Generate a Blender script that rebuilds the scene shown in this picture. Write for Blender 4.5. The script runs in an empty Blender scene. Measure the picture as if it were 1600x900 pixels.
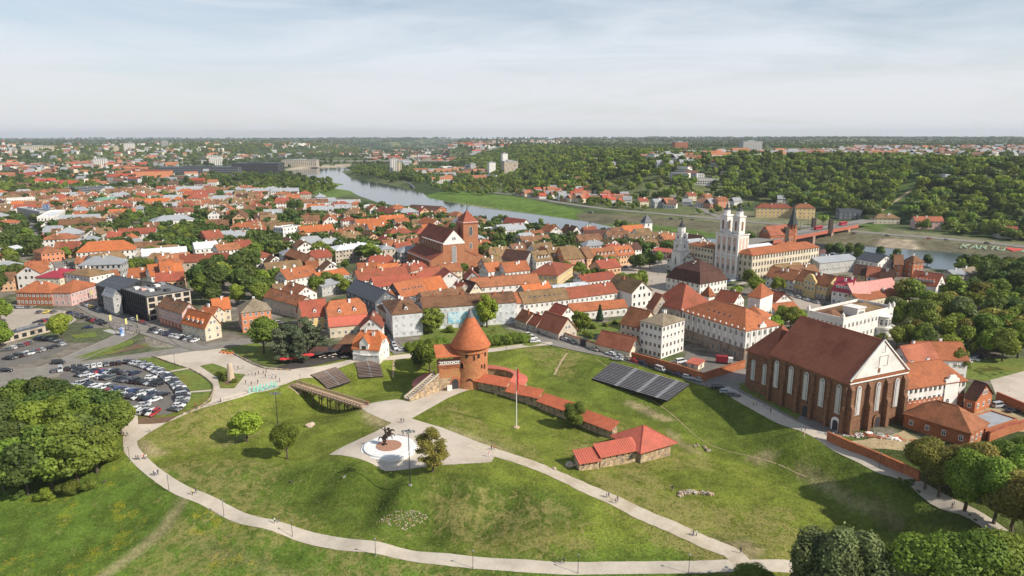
import bpy, bmesh, math, random
import numpy as np
from mathutils import Vector, Matrix
random.seed(7); NR = np.random.RandomState(7)
S = bpy.context.scene
C = S.collection
pi = math.pi
R = math.radians
# ------------------------------------------------------------------ camera
F = 1085.0; CH = 90.0
PITCH = math.atan(237.5 / F); ROLL = R(-0.12)
cam = bpy.data.cameras.new('camera'); cam.sensor_width = 36; cam.angle = 2 * math.atan(800 / F)
cam.clip_start = 1; cam.clip_end = 80000
camo = bpy.data.objects.new('camera', cam); C.objects.link(camo)
RM = Matrix.Rotation(pi / 2 - PITCH, 3, 'X') @ Matrix.Rotation(ROLL, 3, 'Z')
camo.matrix_world = Matrix.Translation((0,0, CH)) @ RM.to_4x4()
S.camera = camo
# ------------------------------------------------------------------ sky and sun
SUN_EL = R(37); SUN_AZ = math.atan2(0.90,-0.44)     # measured clockwise from +Y
W = bpy.data.worlds.new('World'); S.world = W; W.use_nodes = True
nt = W.node_tree; bg = nt.nodes['Background']
def nn(t, typ, **kw):
    n = t.nodes.new(typ)
    for k, v in kw.items(): setattr(n, k, v)
    return n
def lk(t, a, b): t.links.new(a, b)
sky = nn(nt, 'ShaderNodeTexSky', sky_type='NISHITA', sun_disc=False)
sky.sun_elevation = SUN_EL; sky.sun_rotation = SUN_AZ
sky.altitude = 100; sky.air_density = 1.0; sky.dust_density = .7; sky.ozone_density = 1.0
tc = nn(nt, 'ShaderNodeTexCoord'); mp = nn(nt, 'ShaderNodeMapping')
mp.inputs['Scale'].default_value = (1.0,1.6,7.0); mp.inputs['Rotation'].default_value = (R(4), R(9),0)
n1 = nn(nt, 'ShaderNodeTexNoise'); n1.inputs['Scale'].default_value = 2.8; n1.inputs['Detail'].default_value = 9; n1.inputs['Roughness'].default_value = .62; n1.inputs['Distortion'].default_value = .6
sx = nn(nt, 'ShaderNodeSeparateXYZ'); lk(nt, tc.outputs['Generated'], sx.inputs[0])
def ramp_(pts):
    r = nn(nt, 'ShaderNodeValToRGB'); e = r.color_ramp.elements
    while len(e) < len(pts): e.new(.5)
    for x, (p, c) in zip(e, pts): x.position = p; x.color = (*c, 1)
    return r
cc = ramp_([(0,(.82,.825,.845)),(.05,(.84,.855,.88)),(.11,(.80,.86,.93)),(.3,(.74,.82,.92))])       # thin cloud: warmer and greyer towards the horizon
lk(nt, sx.outputs[2], cc.inputs['Fac'])
cov_ = ramp_([(0,(.97,) * 3),(.05,(.94,) * 3),(.20,(.50,) * 3),(.6,(.25,) * 3)]); lk(nt, sx.outputs[2], cov_.inputs['Fac'])
wisp = nn(nt, 'ShaderNodeMapRange'); wisp.inputs[1].default_value = .34; wisp.inputs[2].default_value = .66; wisp.inputs[3].default_value = -.26; wisp.inputs[4].default_value = .26
lk(nt, mp.outputs[0], n1.inputs['Vector']); lk(nt, tc.outputs['Generated'], mp.inputs['Vector']); lk(nt, n1.outputs['Fac'], wisp.inputs[0])
am = nn(nt, 'ShaderNodeMath', operation='ADD', use_clamp=True); lk(nt, cov_.outputs['Color'], am.inputs[0]); lk(nt, wisp.outputs[0], am.inputs[1])
sc1 = nn(nt, 'ShaderNodeVectorMath', operation='SCALE'); sc1.inputs['Scale'].default_value = 8.9; lk(nt, cc.outputs['Color'], sc1.inputs[0])
mx = nn(nt, 'ShaderNodeMix', data_type='RGBA'); lk(nt, am.outputs[0], mx.inputs['Factor']); lk(nt, sky.outputs[0], mx.inputs[6]); lk(nt, sc1.outputs[0], mx.inputs[7])
lk(nt, mx.outputs[2], bg.inputs['Color']); bg.inputs['Strength'].default_value = .10
sl = bpy.data.lights.new('sun', 'SUN'); sl.energy = 5.0; sl.angle = R(.55); sl.color = (1,.93,.82)
so = bpy.data.objects.new('sun', sl); C.objects.link(so)
SUND = Vector((math.sin(SUN_AZ) * math.cos(SUN_EL), math.cos(SUN_AZ) * math.cos(SUN_EL), math.sin(SUN_EL)))
so.rotation_euler = SUND.to_track_quat('Z', 'Y').to_euler()
S.view_settings.view_transform = 'Standard'; S.view_settings.look = 'None'; S.view_settings.exposure = .12; S.view_settings.gamma = 1
S.cycles.max_bounces = 4; S.cycles.diffuse_bounces = 2; S.cycles.glossy_bounces = 2; S.cycles.transmission_bounces = 2; S.cycles.volume_bounces = 0; S.cycles.transparent_max_bounces = 4
# ------------------------------------------------------------------ camera geometry (pixels of the photograph, 1600 x 900, to places in the world)
RI = RM.inverted(); CP = Vector((0,0, CH))
def at(px, py, z=0.0):
    v = RM @ Vector((px - 800,450 - py, -F)); t = (z - CH) / v.z
    return Vector((v.x * t, v.y * t, z))
def proj(p):
    c = RI @ (Vector(p) - CP)
    return (800 + F * c.x / -c.z, 450 - F * c.y / -c.z)
def solve_x(A, d, X):
    a = RI @ (Vector(A) - CP); b = RI @ Vector(d); k = (X - 800) / F
    den = b.x + k * b.z
    return -(a.x + k * a.z) / den if abs(den) > 1e-9 else 0
# ------------------------------------------------------------------ terrain
def seg_dist(X, Y, pts, closed=True):
    d = np.full(X.shape, 1e18); n = len(pts)
    for i in range(n if closed else n - 1):
        ax, ay = pts[i]; bx, by = pts[(i + 1) % n]
        vx, vy = bx - ax, by - ay; L = vx * vx + vy * vy + 1e-9
        t = np.clip(((X - ax) * vx + (Y - ay) * vy) / L, 0,1)
        d = np.minimum(d, (X - ax - t * vx) ** 2 + (Y - ay - t * vy) ** 2)
    return np.sqrt(d)
def inside(X, Y, pts):
    r = np.zeros(X.shape, bool); n = len(pts)
    for i in range(n):
        ax, ay = pts[i]; bx, by = pts[(i + 1) % n]
        if ay == by: continue
        c = ((ay > Y) != (by > Y)) & (X < (bx - ax) * (Y - ay) / (by - ay) + ax)
        r ^= c
    return r
def sst(x): x = np.clip(x, 0,1); return x * x * (3 - 2 * x)
def wpoly(pts, z=0): return [tuple(at(x, y, z).xy) for x, y in pts]
RIVER = wpoly([(448,266),(500,262),(552,260),(560,263),(530,268),(545,279),(600,288),(655,302),(662,309),(690,315),(740,324),(815,333),(905,346),(1000,366),(1130,374),(1250,380),(1330,384),(1480,395),(1600,409),(1750,428),
    (1750,446),(1600,433),(1500,421),(1400,415),(1250,403),(1100,391),(1000,381),(900,364),(830,354),(740,343),(690,333),(640,323),(600,317),(565,305),(553,298),(518,293),(545,288),(500,285),(470,277),(445,271)],-4.5)
HILL_E = wpoly([(700,250),(745,268),(800,292),(860,303),(930,314),(1000,319),(1090,318),(1180,314),(1290,336),(1400,352),(1500,362),(1600,374),(1760,402)])
HILL_E2 = HILL_E + [(9000,600),(9000,16000), tuple(at(720,224).xy)]
HILL_W = wpoly([(-300,266),(0,262),(120,257),(250,251),(330,249),(420,245),(500,243),(560,236),(600,231)])
HILL_W2 = HILL_W + [(-1000,16000),(-14000,16000),(-14000,2500)]
PARK = [  # px, py, z : the castle hill, its ditch, the paths and the meadow
 (440,597,0),(330,600,0),(200,562,0),(400,562,0),(560,562,0),(620,547,0),(760,538,0),(900,543,0),(1000,568,0),(1100,598,0),(1200,638,0),(1300,690,0),(1400,742,-.3),(1500,788,-.8),(1570,835,-1.5),(1640,880,-2),
 (395,612,0),(350,628,-.2),(300,645,-.6),(240,662,-2),(197,685,-3.2),(197,712,-4.2),(240,745,-5.8),(310,782,-7.3),(420,822,-8.8),(580,860,-9.8),(760,884,-10.3),(900,889,-10.2),(1080,886,-9),(1150,865,-7.5),(1240,885,-8.5),
 (775,705,-3),(870,742,-4),(950,775,-5),(1050,825,-6.5),
 (520,712,-3),(600,735,-3),(640,733,-3),(755,722,-3),(620,660,-2.6),(570,637,-2.2),(700,612,-1.8),(660,655,-2.6),(735,605,-1.8),
 (380,665,-4.4),(300,690,-4.2),(340,712,-5),(430,705,-5.4),(475,690,-5.2),(450,650,-5.5),(480,640,-6.8),(520,652,-6.6),(555,668,-4.2),(500,720,-4),(480,668,-5.2),(430,630,-3.6),(400,640,-3.2),(470,607,-1.5),
 (600,612,-6.2),(645,600,-6),(560,600,-5.6),(530,625,-6.6),(650,570,-2),(660,560,-1),(555,572,-.4),(480,592,-.8),(575,622,-5),(520,605,-5.4),(600,570,-1),
 (560,750,-3.4),(640,772,-3.3),(740,768,-3.5),(840,772,-4.5),(480,738,-4.4),(400,728,-5.0),(580,796,-9.0),(480,778,-8.5),(400,762,-7.4),(700,850,-9.8),(660,812,-9.1),(760,808,-8.6),(330,750,-6.2),(280,740,-5.6),(540,820,-9.4),(820,850,-8.8),(860,815,-7.2),(950,850,-8.4),(1000,830,-7.4),
 (760,665,-3),(850,645,-4),(900,690,-4),(960,730,-4.8),(1050,760,-5.8),(1150,755,-6),(1250,800,-6.6),(1150,820,-7),(820,620,-3.2),(1000,690,-4.6),
 (820,550,-.2),(870,600,-4.4),(780,585,-2.2),(820,590,-3.5),(940,572,-.8),(960,620,-4.6),(1050,637,-5),(1120,612,-.5),(1110,665,-5.5),(1250,695,-.6),(1200,722,-6),(1160,680,-5.6),(1250,740,-6.4),(1340,785,-7),(1410,815,-7.5),(1400,765,-1.2),(1500,815,-1.8),(1340,725,-.8),(1470,842,-5.4),
 (0,900,-14),(0,800,-12),(150,850,-13),(100,760,-9),(280,870,-12.5),(400,892,-12.4),(150,700,-5),(60,650,-2),(0,650,-2),(200,800,-10.5),(250,820,-10),(-120,700,-6),(-120,850,-13),(100,620,-.3),(200,655,-1),(-100,600,0),(330,840,-11),(450,850,-11),(560,884,-11.4),(160,760,-8),(220,770,-7.6),
 (1250,892,-9),(1400,890,-8),(1600,920,-6),(1600,800,-2),(1500,742,-.6),(1600,700,-.3),(1450,700,0),(1700,780,-1),(1700,640,0),(1500,650,0),(1350,640,0),(1300,600,0),(1150,560,0),
 (700,940,-13),(300,960,-15),(0,1000,-16),(1000,940,-11),(1300,960,-9),(1700,960,-6),(-200,960,-16)]
PW = []
for px, py, z in PARK:
    p = at(px, py, z); PW.append((p.x, p.y, z))
for k in range(-9,10): PW.append((k * 45,345,0)); PW.append((k * 45 + 20,390,0))
for y in (250,300): PW += [(-330, y, 0),(-270, y, 0),(330, y, 0),(250, y, 0)]
PW = np.array(PW); _c2 = 5.0 ** 2
_d = np.sqrt((PW[:, None, 0] - PW[None, :, 0]) ** 2 + (PW[:, None, 1] - PW[None, :, 1]) ** 2 + _c2)
_w = np.linalg.solve(_d + 1e-6 * np.eye(len(PW)), PW[:, 2])
def park_h(X, Y):
    out = np.zeros(X.shape); m = (Y < 400) & (np.abs(X) < 420) & (Y > 60)
    x, y = X[m], Y[m]; acc = np.zeros(x.shape)
    for (cx, cy, _z), w in zip(PW, _w): acc += w * np.sqrt((x - cx) ** 2 + (y - cy) ** 2 + _c2)
    f = sst((370 - y) / 50) * sst((400 - np.abs(x)) / 80)
    out[m] = np.clip(acc, -18,.4) * f
    return out
def rnoise(X, Y, s, seed, oct=3):
    r = np.random.RandomState(seed); o = np.zeros(X.shape); a = 1.0
    for i in range(oct):
        for k in range(4):
            th = r.uniform(0,2 * pi); f = (2 ** i) / s * r.uniform(.7,1.3)
            o += a * np.sin((X * math.cos(th) + Y * math.sin(th)) * f * 2 * pi + r.uniform(0,6.28)) / 4
        a *= .5
    return o
def terrain_h(X, Y):
    z = park_h(X, Y)
    di = seg_dist(X, Y, RIVER); ins = inside(X, Y, RIVER)
    rv = np.where(ins, -5.0 - np.clip(di / 8,0,3),-5.0 + 5.2 * sst(di / 36))
    z = np.where(Y > 380, np.minimum(z, rv), z)
    e = seg_dist(X, Y, HILL_E, False); ie = inside(X, Y, HILL_E2)
    w = seg_dist(X, Y, HILL_W, False); iw = inside(X, Y, HILL_W2)
    z = z + np.where(ie, 44 * sst(e / 260) * (1 + .10 * rnoise(X, Y, 900,3)),0)
    z = z + np.where(iw, 34 * sst(w / 500) * (1 + .2 * rnoise(X, Y, 1500,5)),0)
    z = z + np.where(Y > 2500, sst((Y - 2500) / 4000) * (10 + 8 * rnoise(X, Y, 5000,9)),0)
    return z
def axis(lo, hi, step, mn, mx, g):
    a = [lo]
    while a[-1] < hi: a.append(a[-1] + step)
    s = step
    while a[-1] < mx: s *= g; a.append(a[-1] + s)
    s = step
    while a[0] > mn: s *= g; a.insert(0, a[0] - s)
    return np.array(a)
XS = axis(-270,270,2.0,-13000,13000,1.035); YS = axis(112,340,2.0,20,16500,1.016)
GX, GY = np.meshgrid(XS, YS)
GZ = terrain_h(GX, GY)
def gz(x, y):
    i = min(max(int(np.searchsorted(XS, x)) - 1,0), len(XS) - 2); j = min(max(int(np.searchsorted(YS, y)) - 1,0), len(YS) - 2)
    u = (x - XS[i]) / (XS[i + 1] - XS[i]); v = (y - YS[j]) / (YS[j + 1] - YS[j])
    u = min(max(u, 0),1); v = min(max(v, 0),1)
    return float((GZ[j, i] * (1 - u) + GZ[j, i + 1] * u) * (1 - v) + (GZ[j + 1, i] * (1 - u) + GZ[j + 1, i + 1] * u) * v)
def gp(px, py):
    """the ground point seen at a pixel (march along the ray, then halve)"""
    v = RM @ Vector((px - 800,450 - py, -F)); v.normalize()
    t0 = 60.0; t = t0; st = 2.0
    while t < 30000:
        p = CP + v * t
        if p.z < gz(p.x, p.y): break
        t0 = t; st = max(2.0, t * .012); t += st
    for _ in range(14):
        m = (t0 + t) / 2; p = CP + v * m
        if p.z < gz(p.x, p.y): t = m
        else: t0 = m
    p = CP + v * t; p.z = gz(p.x, p.y)
    return p
# ------------------------------------------------------------------ materials
MATS = {}
def newmat(name):
    m = bpy.data.materials.new(name); m.use_nodes = True; t = m.node_tree
    return m, t, t.nodes['Principled BSDF']
def rgb(h):
    if isinstance(h, tuple): return h
    c = [int(h[i:i + 2],16) / 255 for i in (0,2,4)]
    return tuple(((x / 12.92) if x <= .04045 else ((x + .055) / 1.055) ** 2.4) for x in c)
def mul(c, f): return tuple(min(1, x * f) for x in c)
def M(name, col, rough=.85, var=.22, scale=.6, bump=0., bscale=8., col2=None, spec=.3, metal=0., rnd=.12, bands=0., big=None, bigamt=.0, bigscale=.08):
    """a surface: two-tone noise on the thing's own coordinates, a shade of its own per object, fine relief; bands = courses of tiles"""
    if name in MATS: return MATS[name]
    m, t, b = newmat(name); c = rgb(col)
    tc = nn(t, 'ShaderNodeTexCoord'); oi = nn(t, 'ShaderNodeObjectInfo')
    ad = nn(t, 'ShaderNodeVectorMath', operation='ADD'); mu = nn(t, 'ShaderNodeMath', operation='MULTIPLY'); mu.inputs[1].default_value = 37
    lk(t, oi.outputs['Random'], mu.inputs[0]); lk(t, tc.outputs['Object'], ad.inputs[0]); lk(t, mu.outputs[0], ad.inputs[1])
    n = nn(t, 'ShaderNodeTexNoise'); n.inputs['Scale'].default_value = scale; n.inputs['Detail'].default_value = 6; n.inputs['Roughness'].default_value = .65
    lk(t, ad.outputs[0], n.inputs['Vector'])
    ramp = nn(t, 'ShaderNodeValToRGB'); ramp.color_ramp.elements[0].position = .33; ramp.color_ramp.elements[1].position = .68
    ramp.color_ramp.elements[0].color = (*(rgb(col2) if col2 else mul(c, 1 - var)),1); ramp.color_ramp.elements[1].color = (*mul(c, 1 + var * .6),1)
    lk(t, n.outputs['Fac'], ramp.inputs['Fac']); out = ramp.outputs['Color']
    if big:
        n2 = nn(t, 'ShaderNodeTexNoise'); n2.inputs['Scale'].default_value = bigscale; n2.inputs['Detail'].default_value = 5; n2.inputs['Roughness'].default_value = .6
        lk(t, ad.outputs[0], n2.inputs['Vector'])
        r2 = nn(t, 'ShaderNodeMapRange'); r2.inputs[1].default_value = .48; r2.inputs[2].default_value = .66; r2.inputs[3].default_value = 0; r2.inputs[4].default_value = bigamt
        lk(t, n2.outputs['Fac'], r2.inputs[0])
        mm = nn(t, 'ShaderNodeMix', data_type='RGBA'); lk(t, r2.outputs[0], mm.inputs['Factor']); lk(t, out, mm.inputs[6]); mm.inputs[7].default_value = (*rgb(big),1); out = mm.outputs[2]
    if rnd:
        hs = nn(t, 'ShaderNodeHueSaturation'); mr = nn(t, 'ShaderNodeMapRange'); mr.inputs[3].default_value = 1 - rnd; mr.inputs[4].default_value = 1 + rnd
        lk(t, oi.outputs['Random'], mr.inputs[0]); lk(t, mr.outputs[0], hs.inputs['Value']); lk(t, out, hs.inputs['Color']); out = hs.outputs['Color']
    hgt = None
    if bands:
        w = nn(t, 'ShaderNodeTexWave', wave_type='BANDS', bands_direction='Z', wave_profile='SAW'); w.inputs['Scale'].default_value = bands; w.inputs['Distortion'].default_value = .6; w.inputs['Detail'].default_value = 1
        lk(t, ad.outputs[0], w.inputs['Vector']); hgt = w.outputs['Fac']
        mm = nn(t, 'ShaderNodeMix', data_type='RGBA', blend_type='MULTIPLY'); mm.inputs['Factor'].default_value = .22; lk(t, out, mm.inputs[6]); lk(t, w.outputs['Color'], mm.inputs[7]); out = mm.outputs[2]
    lk(t, out, b.inputs['Base Color'])
    if bump:
        bn = nn(t, 'ShaderNodeTexNoise'); bn.inputs['Scale'].default_value = bscale; bn.inputs['Detail'].default_value = 3; lk(t, ad.outputs[0], bn.inputs['Vector'])
        bp = nn(t, 'ShaderNodeBump'); bp.inputs['Strength'].default_value = bump; bp.inputs['Distance'].default_value = .12
        lk(t, hgt if hgt else bn.outputs['Fac'], bp.inputs['Height']); lk(t, bp.outputs[0], b.inputs['Normal'])
    b.inputs['Roughness'].default_value = rough; b.inputs['Specular IOR Level'].default_value = spec; b.inputs['Metallic'].default_value = metal
    MATS[name] = m; return m
def roof(name, col, moss='5a4632', amt=.5, var=.25): return M(name, col, .82, var, .9,.35,6, bands=1.1, big=moss, bigamt=amt, bigscale=.16, rnd=.16, spec=.2)
RF = {
 'orange': roof('tile_orange', (.44,.150,.066), amt=.32), 'bright': roof('tile_bright_orange', (.54,.168,.062), amt=.18), 'red': roof('tile_red', (.38,.10,.062), amt=.3),
 'brick': roof('tile_brick_red', (.32,.095,.055), amt=.4), 'rust': roof('tile_rust', (.37,.145,.07), amt=.55), 'brown': roof('tile_brown', (.26,.13,.07), '3a3026', .6),
 'dark': roof('tile_dark_brown', (.115,.055,.04), '2a2420', .4), 'olive': roof('tile_weathered', (.27,.17,.085), '4a4030', .5), 'church': roof('tile_church', (.42,.145,.082), '5a2a1c', .35,.15),
 'crimson': M('metal_crimson', (.36,.03,.05),.5,.1,.5, rnd=.05, spec=.5), 'pink': M('metal_faded_pink', (.56,.25,.21),.6,.18,.5, rnd=.08), 'sheet': M('metal_sheet_red', (.54,.135,.085),.55,.16,.7, rnd=.06, spec=.4, big='8a5a48', bigamt=.35, bigscale=.25),
 'slate': M('slate_grey', (.075,.08,.09),.55,.2,.8,.2,5, rnd=.12, spec=.4), 'mid': M('roof_felt', (.16,.16,.16),.9,.25,.5, rnd=.05), 'grey': M('metal_grey', (.33,.34,.35),.5,.15,.4, rnd=.15, spec=.5), 'pale': M('metal_pale', (.62,.64,.66),.5,.10,.4, rnd=.08, spec=.4),
 'beige': roof('tile_beige', (.30,.24,.165), '54483a', .4), 'green': M('metal_green', (.16,.30,.22),.5,.15,.5, rnd=.1),
}
def wall(name, col, amt=.35, stain='6a5c4a', var=.08): return M(name, col, .9, var, .7,.1,6, big=stain, bigamt=amt, bigscale=.22, rnd=.05)
WL = {
 'white': wall('plaster_white', (.80,.76,.70),.22), 'cream': wall('plaster_cream', (.70,.60,.44),.25), 'beige': wall('plaster_beige', (.56,.48,.38),.35), 'yellow': wall('plaster_yellow', (.72,.52,.24),.25),
 'peach': wall('plaster_peach', (.70,.42,.24),.25), 'orange': wall('plaster_orange', (.62,.24,.12),.2), 'pink': wall('plaster_pink', (.62,.40,.36),.25), 'offwhite': wall('plaster_off_white', (.66,.63,.58),.35), 'grey': wall('plaster_grey', (.45,.44,.42),.3), 'dark': wall('cladding_dark', (.06,.06,.065),.15),
 'slate': wall('plaster_dark_grey', (.13,.14,.16),.2), 'weather': wall('plaster_weathered', (.50,.42,.33),.6, '4c3a2a'), 'sheet': M('scaffold_sheeting', (.64,.65,.65),.8,.10,.35,.5,1.2, big='8b8d8f', bigamt=.5, bigscale=.25, rnd=.02),
 'brick': M('brick_red', (.46,.165,.075),.9,.34,2.2,.3,5, big='7a4526', bigamt=.45, bigscale=.25, rnd=.08), 'church_brick': M('brick_church', (.25,.118,.066),.92,.42,1.6,.5,4, col2=(.09,.055,.036), big='8c6a48', bigamt=.5, bigscale=.4, rnd=.02),
 'castle': M('brick_castle', (.50,.195,.085),.92,.38,1.5,.5,4, col2=(.30,.12,.06), big='b08a56', bigamt=.75, bigscale=.38, rnd=.02), 'cathedral': M('brick_cathedral', (.40,.175,.09),.92,.26,1.2,.3,4, big='8a4a28', bigamt=.4, bigscale=.2, rnd=.02),
 'rustmetal': M('corten_panel', (.30,.115,.05),.7,.25,.5,.1,3, rnd=.03), 'plinth': wall('plaster_plinth', (.34,.26,.2),.6, '3c2c20'),
}
def stone(name, a, b_, mortar, sc):
    m, t, b = newmat(name); tc = nn(t, 'ShaderNodeTexCoord')
    v = nn(t, 'ShaderNodeTexVoronoi', feature='F1'); v.inputs['Scale'].default_value = sc; lk(t, tc.outputs['Object'], v.inputs['Vector'])
    e = nn(t, 'ShaderNodeTexVoronoi', feature='DISTANCE_TO_EDGE'); e.inputs['Scale'].default_value = sc; lk(t, tc.outputs['Object'], e.inputs['Vector'])
    sp = nn(t, 'ShaderNodeSeparateColor'); lk(t, v.outputs['Color'], sp.inputs[0])
    r = nn(t, 'ShaderNodeValToRGB'); els = r.color_ramp.elements; els[0].color = (*a, 1); els[1].color = (*b_, 1); x = els.new(.5); x.color = (.42,.28,.15,1); x = els.new(.75); x.color = (.22,.17,.13,1)
    lk(t, sp.outputs[0], r.inputs['Fac'])
    mr = nn(t, 'ShaderNodeMapRange'); mr.inputs[2].default_value = .07; lk(t, e.outputs['Distance'], mr.inputs[0])
    mm = nn(t, 'ShaderNodeMix', data_type='RGBA'); lk(t, mr.outputs[0], mm.inputs['Factor']); mm.inputs[6].default_value = (*mortar, 1); lk(t, r.outputs['Color'], mm.inputs[7]); lk(t, mm.outputs[2], b.inputs['Base Color'])
    bp = nn(t, 'ShaderNodeBump'); bp.inputs['Strength'].default_value = .7; bp.inputs['Distance'].default_value = .2; lk(t, mr.outputs[0], bp.inputs['Height']); lk(t, bp.outputs[0], b.inputs['Normal'])
    b.inputs['Roughness'].default_value = .95; MATS[name] = m; return m
STONE = stone('fieldstone_masonry', (.62,.46,.28),(.50,.38,.26),(.46,.38,.28),1.15)
BOULDER = stone('rough_stones', (.60,.54,.44),(.42,.36,.28),(.20,.17,.12),.9)
GLASS = M('window_glass', (.025,.03,.035),.12,.2,.4, spec=.6, rnd=.3)
FRAME = M('window_frame_white', (.78,.75,.70),.6,.05)
DARKFR = M('window_frame_dark', (.06,.05,.045),.6,.1)
WHITE = M('white_paint', (.80,.77,.72),.7,.06,.8); TRIM = M('white_stucco', (.78,.75,.69),.85,.08,.8, big='9a8f80', bigamt=.3, bigscale=.3)
WOOD = M('weathered_wood', (.36,.24,.15),.8,.3,3,.2,10); DWOOD = M('dark_wood', (.10,.055,.035),.8,.3,2,.2,8); PWOOD = M('pale_wood', (.52,.36,.25),.8,.2,3,.2,10)
METAL = M('dark_metal', (.045,.045,.05),.45,.15,2, spec=.5, metal=.3); KERB = M('kerb_stone', (.24,.225,.20),.9,.15,1)
GALV = M('galvanised_metal', (.42,.43,.44),.4,.1,2, metal=.6); STEELRED = M('red_painted_steel', (.42,.13,.08),.6,.15,.4)
BRONZE = M('bronze_dark', (.075,.05,.038),.42,.3,2,.2,6, metal=.6); CONC = M('concrete', (.42,.39,.35),.9,.15,.5,.1,5); GRAN = M('pale_granite', (.72,.71,.68),.7,.06,.6)
ASPH = M('asphalt', (.25,.228,.20),.93,.16,.25,.15,6, big='6b6156', bigamt=.35, bigscale=.05, rnd=0); ASPHD = M('asphalt_parking', (.165,.15,.132),.93,.18,.3,.15,6, rnd=0)
PAVE = M('paving_pale', (.56,.48,.39),.92,.07,.5,.1,6, big='8a7c6a', bigamt=.35, bigscale=.07, rnd=0); PATHM = M('path_paving', (.54,.47,.38),.92,.10,.6,.1,6, big='857a6a', bigamt=.3, bigscale=.12, rnd=0)
GRAVEL = M('path_gravel', (.56,.48,.37),.95,.13,.8,.3,5, big='94836a', bigamt=.5, bigscale=.12, rnd=0); DIRT = M('bare_earth', (.44,.34,.20),.97,.25,.5,.4,4, big='7a7040', bigamt=.4, bigscale=.25, rnd=0)
COBBLE = M('cobble_square', (.43,.37,.30),.92,.12,.7,.2,4, big='8a7a64', bigamt=.3, bigscale=.06, rnd=0); LAWN = M('lawn_grass', (.14,.185,.03),.95,.4,.5,.5,4, big='83722e', bigamt=.4, bigscale=.12, rnd=.05); SOIL = M('flowerbed_soil', (.17,.105,.065),.97,.3,1.2,.4,4, rnd=0)
PAINT = M('road_paint', (.72,.70,.66),.8,.15,.8)
# ------------------------------------------------------------------ object helpers
PEND = []          # things whose label is finished at the end (kept apart from look-alikes)
def tag(o, label=None, cat=None, group=None, kind=None):
    if label: o['label'] = label
    if cat: o['category'] = cat
    if group: o['group'] = group
    if kind: o['kind'] = kind
    return o
def empty(name, loc, rz=0., label=None, cat=None, group=None):
    o = bpy.data.objects.new(name, None); C.objects.link(o); o.location = loc; o.rotation_euler = (0,0, rz); o.empty_display_size = 1
    return tag(o, label, cat, group)
def mk(name, me, parent=None, loc=None, rz=0., scale=None):
    o = bpy.data.objects.new(name, me); C.objects.link(o)
    if parent: o.parent = parent
    if loc is not None: o.location = loc
    if rz: o.rotation_euler = (0,0, rz)
    if scale is not None: o.scale = scale
    return o
def copy_tree(o, name=None):
    c = o.copy(); C.objects.link(c)
    for ch in o.children:
        d = ch.copy(); C.objects.link(d); d.parent = c
        for g in ch.children:
            e = g.copy(); C.objects.link(e); e.parent = d
    return c
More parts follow.
